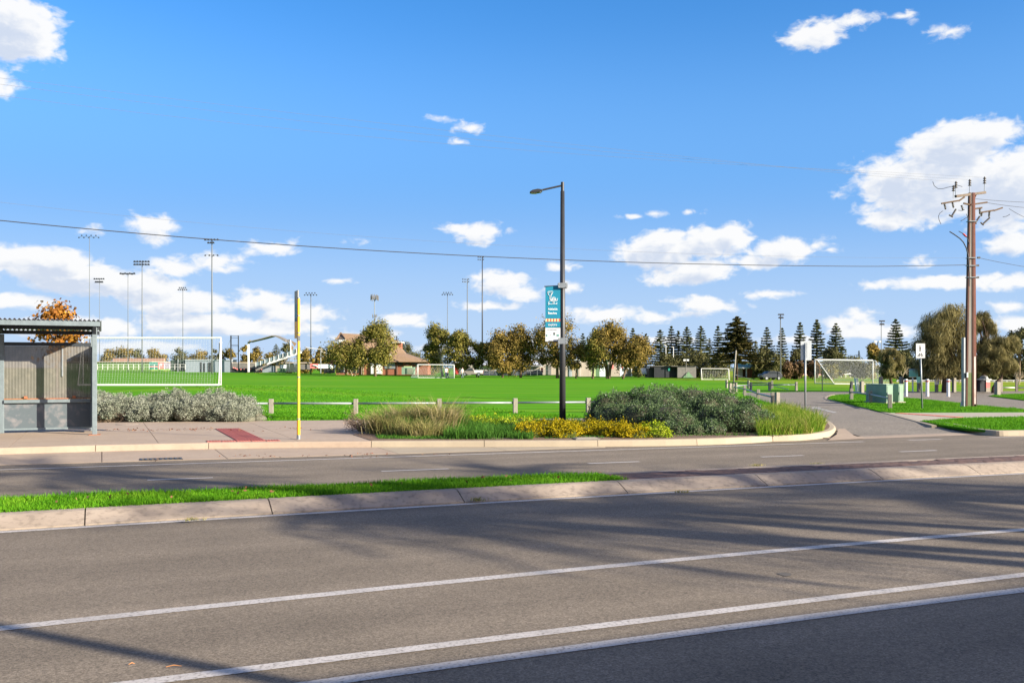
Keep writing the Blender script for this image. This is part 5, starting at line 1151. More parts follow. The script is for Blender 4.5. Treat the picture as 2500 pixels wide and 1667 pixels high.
s = MB(); s.prism([p.P(801, 890, -1), p.P(813, 888, -.2), p.P(813, 879.5, -.2), p.P(808, 880.5, -.6)], (0, .2, 0)); s.obj('awning', M['pink'], t)
part(p, t, 'dormer_wall', 966.5, 976, 836, 850, 5, 6, 'brick'); part(p, t, 'dormer_awning', 958, 983, 833.8, 837, 3.5, 4.2, 'white')
roof_panel([(956, 832, 5), (976, 833.5, 5), (970, 829, 8), (957, 828, 8)], 'roof_brown', 'dormer_roof'); part(p, t, 'chimney', 967.3, 969.6, 820, 832, .3, 6.5, 'clad_dark')
s = MB(); s.ell(p.P(952, 868, -.6), (.45, .45, .33)); s.obj('roof_vent', M['white'], t)
p2 = Px(184.0); t = thing('plant_cabinet', 'pale green louvred plant cabinet in front of the clubhouse wall', 'cabinet', p2.P(996, 914)); part(p2, t, 'body', 980.5, 1011, 896, 914, 2, 0, 'cab'); part(p2, t, 'top_box', 986, 1004, 893.8, 896, 1.5, .2, 'clad_lime'); part(p2, t, 'louvre_front', 992.5, 1010.5, 898, 913, .2, -.15, 'cab')
for y in (900, 903, 906, 909): part(p2, t, 'louvre', 994.5, 1008.5, y, y+1, .1, -.25, 'path_pale')
t = thing('play_frame', 'grey pole frame with a sagging rope in front of the clubhouse', 'frame', p2.P(811, 912)); s = MB(); s.tube([p2.P(783, 911, -5), p2.P(783, 857, -5)], .09, 6); s.obj('pole', M['galv'], t); s = MB(); s.tube([p2.P(840, 911, -5), p2.P(840, 857, -5)], .09, 6); s.obj('pole', M['galv'], t)
s = MB(); s.tube([p2.P(783, 857, -5), p2.P(792, 861, -5), p2.P(803, 864.5, -5), p2.P(815, 864.5, -5), p2.P(824, 863, -5)], .07, 5); s.obj('rope', M['white'], t); s = MB(); s.tube([p2.P(746, 848, -5), p2.P(801, 855.5, -5)], .07, 5); s.obj('top_cable', M['white'], t)

def yard_fence(label, x0, x1, y0, y1, d, n, m='galv', group=None):
    q = Px(d); t = thing('mesh_fence', label, 'fence', q.P(x0, y1), group)
    for i in range(n+1):
        x = x0+(x1-x0)*i/n; s = MB(); s.tube([q.P(x, y1), q.P(x, y0)], .045, 5); s.obj('post', M[m], t)
    s = MB(); s.beam(q.P(x0, y0), q.P(x1, y0), .06, .06); s.beam(q.P(x0, (y0+y1)/2), q.P(x1, (y0+y1)/2), .04, .04); s.obj('rail', M[m], t); return t
yard_fence('dark pipe fence at the left end of the clubhouse', 781, 846, 902, 911, 182, 6, 'dark_pole')
yard_fence('long pipe fence in front of the pale buildings right of the far goal', 1112, 1345, 903.5, 916, 181, 14, 'galv')
# left group ---------------------------------------------------------------
p = Px(180.0)
t = thing('storage_shed', 'long blue grey corrugated shed behind the white goal', 'shed', p.P(507, 909)); part(p, t, 'wall', 452, 563, 879, 908.5, 4, 0, 'steel_blue'); part(p, t, 'roof', 451, 564, 877.5, 879, 4.4, -.2, 'roof_white')
for x in (489, 497, 508, 513): part(p, t, 'dark_bay', x, x+3, 884+x % 3, 908.5, .15, -.1, 'clad_dark')
t = thing('storage_shed', 'dark green shed and screen left of the blue grey shed', 'shed', p.P(434, 908)); part(p, t, 'wall', 416, 451, 879, 906, 4, 1, mat('screen_green', (.04, .07, .05), (.03, .05, .04), scale=3, rough=.8)); part(p, t, 'post', 433, 435, 876, 908, .3, .6, 'galv')
t = thing('advert_board', 'salmon red square advertising board behind the goal net', 'advert board', p.P(392, 901)); part(p, t, 'board', 385.5, 399.5, 884, 900.5, .15, 0, 'salmon'); part(p, t, 'figure', 391, 395, 887, 893, .06, -.05, 'white')
t = thing('advert_board', 'purple grey advertising board right of the salmon one', 'advert board', p.P(408, 901)); part(p, t, 'board', 400, 415.5, 885, 900.5, .15, 0, mat('purple_print', (.25, .2, .28), (.42, .38, .42), scale=3, rough=.7))
t = thing('advert_board', 'green and orange advertising board left of the salmon one', 'advert board', p.P(375, 901)); part(p, t, 'board', 364, 385, 884, 901, .15, 0, 'print_green'); part(p, t, 'orange_strip', 366, 384, 893.5, 896.5, .06, -.05, 'salmon')
t = thing('grass_bank', 'long low green bank with pale top behind the goal', 'bank', p.P(300, 905, 30)); q = Px(215.0)
for y0, y1, dd, m in ((884, 905, 0, mat('bank_grass', (.09, .20, .04), (.14, .22, .06), scale=.8, rough=1)),): part(q, t, 'slope', 150, 370, y0, y1, 12, dd, m)
part(q, t, 'top_strip', 150, 370, 882, 884.2, 12.5, -.3, 'wall_cream'); part(q, t, 'wall', 275, 400, 874.5, 883, 1, 8, mat('bank_wall', (.33, .2, .14), (.28, .18, .13), scale=1, rough=.9))
yard_fence('thin pale pipe fence along the oval behind the goal net', 150, 452, 889, 902, 178, 24, 'white')
t = thing('scaffold_tower', 'tall narrow steel frame with cross bars beside the shed', 'frame', p.P(573, 910))
for x in (563.8, 582): s = MB(); s.beam(p.P(x, 909, -2), p.P(x, 819, -2), .22 if x < 570 else .16, .16); s.obj('upright', M['dark_pole'], t)
for y in (820, 825, 842, 845): s = MB(); s.beam(p.P(563, y, -2), p.P(582.5, y, -2), .07, .07); s.obj('cross_bar', M['dark_pole'], t)
s = MB(); s.tube([p.P(563, 828, -2), p.P(549, 862, -2)], .03, 4); s.obj('guy_wire', M['galv'], t)
t = thing('shade_canopy', 'bent grey canopy beam on a white post with torn cloth at its end', 'canopy', p.P(607, 908))
s = MB(); s.beam(p.P(607, 908, -3), p.P(606.5, 834, -3), .30, .30); s.obj('post', M['white'], t)
s = MB(); pts = [(606, 833.5), (640, 825), (663, 818.5), (672, 818.5), (684, 823), (697, 830)]; th = [1.5, 2, 2.2, 3, 4.2, 5]
for (a, b, w0, w1) in zip(pts[:-1], pts[1:], th[:-1], th[1:]): s.prism([p.P(a[0], a[1], -4), p.P(b[0], b[1], -4), p.P(b[0], b[1]+w1, -4), p.P(a[0], a[1]+w0, -4)], (0, 3.0, 0))
s.obj('beam', M['clad_grey'], t); s = MB(); s.prism([p.P(604.5, 836, -3.4), p.P(610, 829.5, -3.4), p.P(611, 834, -3.4), p.P(607, 838, -3.4)], (0, .8, 0)); s.obj('knee', M['clad_grey'], t)
for k, (poly, m) in enumerate((([(697, 831), (706, 828), (709, 831), (702, 836)], 'clad_grey'), ([(710, 831), (724, 838), (719, 846), (714, 838)], 'roof_brown'), ([(712, 842), (717, 848), (714, 855), (711, 851)], 'roof_brown'))): s = MB(); s.prism([p.P(a, b, -3) for a, b in poly], (0, .12, 0)); s.obj('torn_cloth', M[m], t)
s = MB(); s.tube([p.P(709, 830, -3), p.P(709.5, 866, -3)], .11, 6); s.obj('pole', M['white'], t)
t = thing('grandstand_stair', 'white sloping stair with glass panels rising behind the bus stop pole', 'stair', p.P(690, 905))
s = MB(); s.beam(p.P(652, 888, -2), p.P(736, 859.5, -2), .35, .42); s.obj('stringer', M['white'], t)
for i in range(10):
    a, b = i/10, (i+.93)/10; x0, x1 = 625+a*110, 625+b*110; yb = lambda x: 895.5-(x-625)*.337
    s = MB(); s.prism([p.P(x0, yb(x0)-1.5, -2.3), p.P(x1, yb(x1)-1.5, -2.3), p.P(x1, yb(x1)-10.5, -2.3), p.P(x0, yb(x0)-10.5, -2.3)], (0, .06, 0)); s.obj('glass_panel', mat('stair_glass_%s' % 'abcdefghij'[i], (.13, .18, .2), (.2, .25, .27), scale=.7, rough=.2), t)
    s = MB(); s.beam(p.P(x0-.5, yb(x0), -2.4), p.P(x0-.5, yb(x0)-11.5-(8 if i in (7, 8) else 0), -2.4), .10, .10); s.obj('rail_post', M['white'], t)
s = MB(); s.beam(p.P(625, 904, -2), p.P(655, 890, -2), .3, .35); s.obj('lower_stringer', M['clad_grey'], t)
for x in (700, 706, 720, 725): s = MB(); s.beam(p.P(x, 908, -1), p.P(x, 895.5-(x-625)*.337+8, -1), .12, .12); s.obj('leg', M['galv'], t)
s = MB(); s.beam(p.P(698, 874.5, -1), p.P(728, 876, -1), .12, .14); s.obj('cross_beam', M['path_pale'], t)
t = thing('advert_fence', 'long dark perimeter fence with white and red dots left of the bus stop pole', 'fence', p.P(650, 909)); part(p, t, 'panel', 566, 640, 899, 909, .2, 0, 'clad_dark'); part(p, t, 'upper_panel', 566, 640, 887.5, 899, .2, .3, 'clad_grey'); part(p, t, 'top_strip', 566, 760, 884, 886.5, .3, .4, 'wall_cream')
for i, x in enumerate((570, 574, 578, 580.5, 588, 596, 604, 612, 625, 632, 638)):
    s = MB(); yy = 901+(-3 if i < 2 else 0)+random.uniform(-.5, 1.5); s.ell(p.P(x, yy, -.2), (.14, .1, .14), 8, 6); s.obj('red_dot', M['salmon'], t)
for x0, x1, y0, y1, m in ((640, 672, 893, 909, 'steel_blue'), (672, 684, 890, 909, 'path_pale'), (684, 700, 890, 899, 'print_white'), (677, 698, 899, 909.5, 'clad_green'), (700, 726, 889, 908, 'screen'), (728, 757, 889, 902, 'clad_grey'), (757, 777, 888, 899, 'salmon'), (777, 812, 889, 899, 'print_white')):
    if m == 'screen': M['screen'] = mat('dark_screen', (.05, .07, .055), rough=.9)
    tt_ = thing('advert_board', {640: 'blue grey mesh panel under the stair', 672: 'pale end board under the stair', 684: 'white banner under the stair', 677: 'dark green skip under the stair', 700: 'dark green screen beside the bus stop pole', 728: 'grey bench screen right of the bus stop pole', 757: 'salmon red banner with a white swoosh', 777: 'long white banner between the salmon banner and the clubhouse'}[x0], 'banner', p.P(x0, y1, .6)); part(p, tt_, 'board', x0, x1, y0, y1, .18, .6 if x0 != 677 else -.4, m)
    if x0 == 757: s = MB(); s.tube([p.P(764, 891.5, .5), p.P(772, 893, .5), p.P(775, 896, .5)], .12, 5); s.obj('swoosh', M['white'], tt_)
t = thing('equipment_crate', 'row of dark grey crates in front of the clubhouse end', 'crate', p2.P(800, 911)); part(p2, t, 'crate_body', 792, 815, 899.5, 911, 1.2, -1, 'clad_dark')
# pale building, middle ------------------------------------------------------
p = Px(205.0); t = thing('low_building', 'long white walled building with pale hipped roof behind the brown trees', 'building', p.P(1240, 914))
part(p, t, 'wall', 1172, 1318, 890, 915, 12, 0, 'wall_white'); part(p, t, 'plinth', 1180, 1325, 905, 916, .4, -.3, mat('navy_plinth', (.05, .06, .08), rough=.8))
def rp(t, p, pts, m, name='roof', th=(0, 0, -.2)): s = MB(); s.prism([p.P(*q) for q in pts], th); return s.obj(name, M[m], t)
rp(t, p, [(1168, 890.5, -1), (1326, 892, -1), (1300, 878, 6), (1262, 874.5, 7), (1190, 876, 7)], 'roof_white'); part(p, t, 'fascia', 1180, 1322, 890.5, 893, .2, -1.05, 'roof_dark')
for x0, x1, y0, y1, m in ((1240, 1246, 892, 910, 'glass'), (1246, 1256, 893, 912, 'clad_grey'), (1199, 1204, 892, 903, 'glass'), (1320.5, 1326, 898, 909, 'red')): part(p, t, 'doorway' if m != 'red' else 'sign_panel', x0, x1, y0, y1, .2, -.15, m)
p = Px(206.0); t = thing('low_building', 'red and grey building front right of the far goal', 'building', p.P(1135, 914)); part(p, t, 'wall', 1110, 1166, 884.5, 914.5, 8, 0, 'wall_white'); part(p, t, 'red_panel', 1111, 1119, 886, 913, .2, -.15, 'red'); part(p, t, 'dark_panel', 1122, 1131, 888, 913, .2, -.15, 'steel_blue'); part(p, t, 'doorway', 1136, 1141, 894, 912, .2, -.15, 'glass'); part(p, t, 'doorway', 1143, 1149, 894, 912, .2, -.15, 'glass'); part(p, t, 'window', 1158, 1163, 893.5, 899.5, .2, -.15, 'glass'); part(p, t, 'roof', 1106, 1170, 883, 885, 9, -.6, 'roof_white')
p = Px(225.0); t = thing('tall_shed', 'tall pale gable shed rising behind the low white building', 'shed', p.P(1330, 914)); part(p, t, 'wall', 1300, 1372, 872, 915, 12, 0, 'wall_cream'); rp(t, p, [(1298, 873, -.5), (1376, 874, -.5), (1366, 858, 6), (1302, 859, 6)], 'steel_blue'); part(p, t, 'dark_bay', 1338, 1346, 890, 915, .3, -.3, 'clad_grey')
p = Px(196.0); t = thing('long_shed', 'long cream and green clad shed behind the trees right of the street light', 'shed', p.P(1460, 919))
xs = [(1379, 1388, 'wall_cream'), (1388, 1397, 'steel_blue'), (1397, 1436, 'wall_cream'), (1436, 1444, 'wall_cream'), (1444, 1454.5, 'clad_lime'), (1454.5, 1464, 'clad_green'), (1464, 1478, 'print_white'), (1478, 1484, 'clad_green'), (1484, 1513.5, 'wall_cream'), (1513.5, 1527, 'print_white'), (1527, 1541, 'clad_grey')]
for i, (x0, x1, m) in enumerate(xs): part(p, t, 'cladding_panel', x0, x1-.3, 879+(0 if x0 < 1500 else 1), 919, 10, .02*i, m)
part(p, t, 'roof_fascia', 1378, 1543, 875.5, 879.5, 10.5, -.25, 'roof_white'); part(p, t, 'corner_post', 1541, 1543.5, 879, 919, .5, -.2, 'white'); part(p, t, 'roof', 1490, 1512, 871.5, 876, 8, 2, 'roof_white')
for x in (1417, 1394): part(p, t, 'downpipe', x, x+.8, 879, 919, .15, -.35, 'white')
part(p, t, 'poster', 1493, 1498, 886, 900.5, .1, -.3, 'salmon'); part(p, t, 'poster', 1517.5, 1521, 886, 899, .1, -.3, 'red'); part(p, t, 'notice', 1530, 1535, 895, 902, .1, -.3, 'white')
p = Px(192.0); t = thing('dark_shed', 'dark charcoal flat roofed shed left of the distant goal', 'shed', p.P(1620, 921)); part(p, t, 'wall', 1597, 1634, 894, 921.5, 6, 0, 'clad_dark'); part(p, t, 'side_wall', 1584, 1597, 898, 921, 6, .8, 'black'); part(p, t, 'recess', 1634, 1654, 895, 921, 4, 1.6, 'clad_dark'); part(p, t, 'sign_panel', 1631, 1635.5, 897.5, 905, .1, -.15, 'print_green'); part(p, t, 'roof', 1583.5, 1655, 893, 894.4, 7, -.2, 'clad_grey')
t = thing('dark_shed', 'grey dappled shed with a green lower corner beside the distant goal', 'shed', p.P(1680, 922)); part(p, t, 'wall', 1654, 1699.5, 894, 922, 6, .1, 'clad_grey'); part(p, t, 'roof', 1653.5, 1700, 893, 894.3, 6.6, -.1, 'clad_dark'); s = MB(); s.prism([p.P(1667, 922, -.15), p.P(1694, 922, -.15), p.P(1681, 907, -.15)], (0, .1, 0)); s.obj('green_panel', mat('net_green', (.13, .24, .13), (.18, .3, .17), scale=2, rough=.9), t)
p = Px(172.0); t = thing('toilet_block', 'small red brick block with teal roof and white porch behind the big pine', 'building', p.P(1835, 922)); part(p, t, 'wall', 1826, 1863, 898, 923, 7, 0, 'brick'); part(p, t, 'porch_wall', 1802, 1813, 900, 922, 4, .5, 'wall_white'); part(p, t, 'doorway', 1813, 1823, 901, 922, .5, 1.5, mat('porch_brown', (.15, .08, .06), rough=.9)); part(p, t, 'porch_roof', 1801, 1830, 896.5, 899.5, 5, -1, 'roof_white'); part(p, t, 'porch_post', 1821.5, 1823.5, 899, 920, .2, -.8, 'white'); part(p, t, 'end_wall', 1863, 1905, 898, 920, 6, 2, 'salmon'); rp(t, p, [(1798, 896.5, 0), (1866, 897, 0), (1852, 883, 4), (1802, 884, 4)], 'roof_teal'); part(p, t, 'notice', 1848, 1852, 909, 916, .1, -.1, 'print_green')  # porch doorway in one plain dark brown
p = Px(215.0); t = thing('far_fence', 'long white rail fence far behind the right goal', 'fence', p.P(2000, 918))
for x in range(1900, 2180, 11): s = MB(); s.box(((p.X(x)), p.d, p.Z(918)), (.12, .12, .9)); s.obj('post', M['white'], t)
s = MB(); s.beam(p.P(1900, 914, 0), p.P(2180, 914, 0), .1, .1); s.obj('rail', M['white'], t)
t = thing('low_building', 'low cream building behind the brown bushes at right', 'building', p.P(2000, 915, 8)); part(p, t, 'wall', 1930, 2060, 903, 916, 8, 8, 'salmon'); part(p, t, 'roof', 1926, 2064, 900, 903, 9, 7.5, 'roof_white')
yard_fence('low white park fence beyond the weeping trees', 2190, 2600, 928, 934, 120, 26, 'white')

# ================================================================== CARS
def car(px, yb, d, L_, hh, label, col, kind, heading=0.0, cat='car'):
    k = d/F; b = Vector(((px-CX)*k, d, H-(yb-HY)*k)); t = thing('parked_car', label, cat, b, None, None, heading); W = 1.75
    if kind == 'hatch': prof = [(-.5, .25), (-.5, .60), (-.46, .66), (-.30, .72), (-.15, .98), (.12, 1.0), (.36, .93), (.475, .66), (.5, .55), (.5, .25)]; win = [(-.26, .70), (-.135, .94), (.10, .955), (.33, .89), (.41, .70)]
    elif kind == 'ute': prof = [(-.5, .22), (-.5, .56), (-.48, .60), (-.26, .64), (-.14, .98), (.06, 1.0), (.13, .62), (.5, .62), (.5, .22)]; win = [(-.235, .64), (-.13, .93), (.03, .95), (.085, .64)]
    else: prof = [(-.5, .2), (-.5, .5), (-.38, .56), (-.27, .96), (-.1, 1.0), (.47, 1.0), (.5, .9), (.5, .2)]; win = [(-.36, .58), (-.265, .9), (-.05, .92), (-.05, .58)]
    s = MB(); s.prism([(x*L_, -W/2, z*hh) for x, z in prof], (0, W, 0)); s.obj('body', col, t, local=True, bevel=.06)
    for sg in (-1, 1):
        s = MB(); s.prism([(x*L_, sg*(W/2+.004)-.006, z*hh) for x, z in win], (0, .012, 0)); s.obj('side_window', M['glass'], t, local=True)
    if kind != 'ute' : s = MB(); s.prism([(L_*prof[-4][0]*.985+.03, -W*.38, hh*.88), (L_*prof[-4][0]*.985+.03, W*.38, hh*.88), (L_*.485, W*.4, hh*.68), (L_*.485, -W*.4, hh*.68)], (.03, 0, 0)); s.obj('rear_window', M['glass'], t, local=True)
    for x in (-.31, .31):
        for sg in (-1, 1):
            s = MB(); s.tube([(x*L_, sg*(W/2-.2), .32), (x*L_, sg*(W/2+.02), .32)], .33, 14); w_ = s.obj('wheel', M['black'], t, local=True); s = MB(); s.tube([(x*L_, sg*(W/2+.0), .32), (x*L_, sg*(W/2+.03), .32)], .18, 10); s.obj('rim', M['galv'], w_, local=True)
    for sg in (-1, 1): s = MB(); s.box((-L_*.497, sg*W*.36, hh*.48), (.06, .35, .14)); s.obj('headlight', M['print_white'], t, local=True); s = MB(); s.box((L_*.5, sg*W*.38, hh*.5), (.05, .2, .22)); s.obj('tail_light', M['red'], t, local=True)
    if kind == 'ute': s = MB(); s.box((L_*.30, 0, hh*.55), (L_*.38, W+.02, hh*.36)); s.obj('tray_canopy', M['white'], t, local=True, bevel=.04)
    return t
car(1152, 917.8, 164, 3.9, 1.4, 'grey utility truck with a white tray parked right of the far goal', mat('car_taupe', (.22, .185, .16), rough=.35, spec=.5), 'ute', 0, 'pickup')
car(1232, 918, 172, 3.0, 1.4, 'small pale blue hatchback parked behind a tree trunk', mat('car_pale_blue', (.48, .56, .66), rough=.3, spec=.5), 'hatch')
car(1880, 927.5, 158, 3.6, 1.5, 'dark hatchback parked at the foot of the round dark tree', mat('car_dark', (.035, .04, .05), rough=.25, spec=.6), 'hatch', .25)
car(1577, 917.5, 198, 3.8, 1.7, 'white van parked left of the dark sheds', M['white'], 'van', 1.2, 'van')
car(2064, 918, 212, 4.2, 1.5, 'white car far away seen through the right goal net', M['white'], 'hatch')

# ================================================================== PEOPLE
def person(px, yb, d, label, shirt, trousers, hair=(.05, .035, .025), facing=0.0, step=.12, arm=.15):
    k = d/F; b = Vector(at(px, d)); t = thing('person', label, 'person', b, None, None, facing)
    J = {'pel': (0, 0, .94), 'wai': (0, 0, 1.08), 'che': (0, 0, 1.32), 'neck': (0, 0, 1.50), 'head': (0, -.02, 1.62), 'top': (0, -.01, 1.72)}
    for sg, n in ((-1, 'l'), (1, 'r')):
        J.update({'hip'+n: (sg*.09, 0, .90), 'kne'+n: (sg*.10, -.02+sg*step*.5, .49), 'ank'+n: (sg*.10, sg*step+.03, .08), 'toe'+n: (sg*.11, sg*step-.14, .04), 'sho'+n: (sg*.17, 0, 1.42), 'elb'+n: (sg*.23, .04-sg*arm*.3, 1.14), 'wri'+n: (sg*.23, -.06-sg*arm*.5, .90), 'han'+n: (sg*.225, -.08-sg*arm*.5, .80)})
    names = list(J); Ed = [('pel', 'wai'), ('wai', 'che'), ('che', 'neck'), ('neck', 'head'), ('head', 'top')]
    for n in 'lr': Ed += [('pel', 'hip'+n), ('hip'+n, 'kne'+n), ('kne'+n, 'ank'+n), ('ank'+n, 'toe'+n), ('che', 'sho'+n), ('sho'+n, 'elb'+n), ('elb'+n, 'wri'+n), ('wri'+n, 'han'+n)]
    rad = {'pel': .14, 'wai': .125, 'che': .155, 'neck': .06, 'head': .10, 'top': .075, 'hip': .095, 'kne': .062, 'ank': .045, 'toe': .04, 'sho': .07, 'elb': .045, 'wri': .034, 'han': .04}
    me = bpy.data.meshes.new('body'); me.from_pydata([J[n] for n in names], [(names.index(a), names.index(b_)) for a, b_ in Ed], []); o = bpy.data.objects.new('body', me); COL.objects.link(o)
    md = o.modifiers.new('skin', 'SKIN'); sk = me.skin_vertices[0].data if me.skin_vertices else None
    if sk is None:
        import bmesh; bm = bmesh.new(); bm.from_mesh(me); bm.verts.layers.skin.verify(); bm.to_mesh(me); bm.free(); sk = me.skin_vertices[0].data
    for i, n in enumerate(names):
        r_ = rad.get(n, rad.get(n[:3], .05)); sk[i].radius = (r_, r_*(.72 if n in ('pel', 'wai', 'che') else 1)); sk[i].use_root = n == 'pel'
    ss_ = o.modifiers.new('sub', 'SUBSURF'); ss_.levels = 1; ss_.render_levels = 1
    dg = bpy.context.evaluated_depsgraph_get(); m2 = bpy.data.meshes.new_from_object(o.evaluated_get(dg)); bpy.data.objects.remove(o); m2.materials.clear()
    for q in (M['skin'], shirt, trousers, M['black']): m2.materials.append(q)
    for f in m2.polygons:
        c = f.center; f.material_index = 3 if c.z < .09 else 2 if c.z < .95 and abs(c.x) < .2 else 1 if c.z < 1.48 and not (abs(c.x) > .19 and c.z < 1.2) else 0; f.use_smooth = True
    o = bpy.data.objects.new('body', m2); COL.objects.link(o); o.parent = t
    s = MB(); s.ell((0, .015, 1.68), (.1, .115, .09), 10, 7); s.obj('hair', mat('hair', hair, rough=.8), t, local=True, smooth_=True)
    s = MB(); s.ell((0, -.122, 1.615), (.016, .022, .02), 6, 5); s.obj('nose', M['skin'], t, local=True)
    for sg in (-1, 1): s = MB(); s.ell((sg*.035, -.108, 1.64), (.012, .008, .009), 6, 5); s.obj('eye', M['black'], t, local=True)
    return t
SH_W = mat('white_shirt', (.72, .72, .72), rough=.8); TR_N = mat('navy_trousers', (.03, .04, .08), rough=.85); SH_P = mat('pink_shirt', (.6, .22, .22), rough=.8); TR_G = mat('green_grey_trousers', (.16, .22, .2), rough=.85)
person(1089, 917.5, 149, 'person in a white shirt and navy trousers standing in the far goal', SH_W, TR_N, facing=.4); person(1092.5, 917.5, 151, 'person in a pink shirt behind the one in white in the far goal', SH_P, TR_N, facing=-.8)
person(1128.8, 918.5, 148, 'person in a pale shirt and green grey trousers walking right of the far goal', SH_W, TR_G, facing=1.2, step=.2)
person(1931, 922, 185, 'person in dark clothes standing far off beside the brown bushes', mat('black_shirt', (.02, .02, .025), rough=.8), TR_N)

# ================================================================== TREES
def ftree(px, ytop, x0, x1, d, label, seed, leaf=None, name='casuarina_tree', group='casuarina trees along the far side of the field', crown=(.25, 1.0), n=4200, size=.30, bark=None, **kw):
    b = at(px, d); h = H-(ytop-HY)*d/F-b[2]; w = (x1-x0)/F*d*1.42; lean = (((x0+x1)/2-px)/F*d)/(h*.6)
    return tree(name, label, group, b, h, w, leaf or L_CAS, bark or M['bark'], crown, n, size, seed, lean=lean, **kw)
BP = M['bark_pale']
ftree(863, 828, 803, 905, 168, 'wide yellowish tree with a pale forked trunk in front of the clubhouse', 11, L_CASG, crown=(.3, 1), trunks=2, bark=BP, shape='round', n=5200, clumps=30)
ftree(916, 775, 877, 957, 168, 'tall dark olive tree in front of the clubhouse doors', 12, L_CASG, crown=(.26, 1), n=6500, clumps=34, csize=.22)
ftree(1081, 787, 1034, 1104, 172, 'tall open crowned tree rising behind the far goal', 13, L_CASG, crown=(.25, 1), n=5200, clumps=26, bark=BP)
ftree(1128, 802, 1093, 1155, 170, 'olive tree directly beside the walking person at the far goal', 14, L_CASG, crown=(.2, 1), n=5200, clumps=30)
ftree(1166, 832, 1148, 1200, 170, 'small leaning olive tree with a forked trunk beside the utility truck', 15, L_CASG, crown=(.28, 1), n=3400, clumps=20, trunks=2)
ftree(1227, 804, 1184, 1256, 168, 'bushy orange brown tree in front of the pale blue hatchback', 16, crown=(.2, 1), n=7000, clumps=36, csize=.22)
ftree(1271, 784, 1232, 1304, 169, 'taller orange brown tree left of the teal banner', 17, crown=(.2, 1), n=7000, clumps=36, csize=.22)
ftree(1361, 765, 1303, 1410, 168, 'large brown tree behind the street light pole', 18, crown=(.2, 1), n=8000, clumps=40, csize=.19)
ftree(1406, 838, 1388, 1434, 166, 'small brown tree just right of the street light pole', 19, crown=(.32, 1), n=2600, clumps=18)
ftree(1447, 800, 1428, 1482, 165, 'narrow dark sided tree in front of the cream shed', 20, L_CASG, crown=(.2, 1), n=5200, clumps=28, csize=.24)
ftree(1485, 782, 1446, 1527, 166, 'tall tree with several pale limbs in front of the cream shed', 21, crown=(.34, 1), n=6500, clumps=34, trunks=4)
ftree(1520, 815, 1505, 1592, 165, 'broad orange brown tree at the right end of the cream shed', 22, crown=(.24, 1), n=7000, clumps=36, csize=.2)
ftree(970, 833, 955, 1010, 235, 'dark tree behind the right end of the clubhouse roof', 23, L_DARK, name='gum_tree', group='trees behind the clubhouse', crown=(.1, 1), n=2600)
ftree(1000, 852, 980, 1035, 240, 'lower dark tree behind the clubhouse, nearer the open crowned tree', 24, L_DARK, name='gum_tree', group='trees behind the clubhouse', crown=(.1, 1), n=2400)
ftree(1052, 846, 1028, 1095, 200, 'dense round tree behind the far goal', 25, L_CASG, name='gum_tree', group='trees behind the clubhouse', crown=(.1, 1), n=3600, shape='round')
for i, (px, yt, x0, x1, lab) in enumerate(((200, 862, 176, 232, 'low tree line clump hidden behind the mesh of the bus shelter'), (263, 850, 246, 286, 'brown tree clump at the left end of the line behind the goal net'), (312, 838, 290, 328, 'tallest brown tree clump behind the goal net'), (340, 852, 322, 352, 'brown tree clump beside the double row floodlight'), (372, 849, 350, 390, 'wide brown tree clump in the middle of the goal net'), (400, 856, 385, 410, 'small brown tree clump right of the middle of the goal net'), (438, 850, 424, 452, 'tree clump at the foot of the mid height floodlight'), (463, 862, 450, 478, 'lower bush behind the blue grey shed roof'), (494, 853, 476, 512, 'tree clump above the middle of the blue grey shed'), (532, 843, 520, 548, 'tree clump just left of the goal post top'), (556, 850, 545, 575, 'tree clump behind the narrow steel frame'), (668, 856, 640, 690, 'low tree behind the glass stair'))):
    ftree(px, yt, x0, x1, 285, lab, 40+i, L_CAS if i % 3 else L_DARK, name='gum_tree', group='far line of trees behind the left goal', crown=(.05, 1), n=1900, size=.45, clumps=16, csize=.26, shape='round')
for i, (px, yt, x0, x1, lab) in enumerate(((601, 842, 588, 612, 'brown pine like tree inside the bent canopy frame'), (622, 846, 608, 640, 'brown tree right of the canopy post'), (750, 847, 730, 772, 'brown tree right of the bus stop pole'), (786, 846, 768, 802, 'brown tree clump left of the clubhouse'), (806, 852, 796, 818, 'brown tree touching the clubhouse porch'), (700, 838, 686, 715, 'grey green tree behind the torn canopy cloth'))):
    ftree(px, yt, x0, x1, 225, lab, 60+i, L_CAS if i < 5 else L_DARK, name='gum_tree', group='trees behind the grandstand stair', crown=(.05, 1), n=2400, size=.38, clumps=18, csize=.25)
def pine(px, ytop, hw, d, label, seed, ybase=918, **kw):
    b = at(px, d); h = H-(ytop-HY)*d/F-b[2]; return norfolk('norfolk_pine', label, 'Norfolk pines along the far side of the park', b, h, 2.55*hw/F*d, seed, **kw)
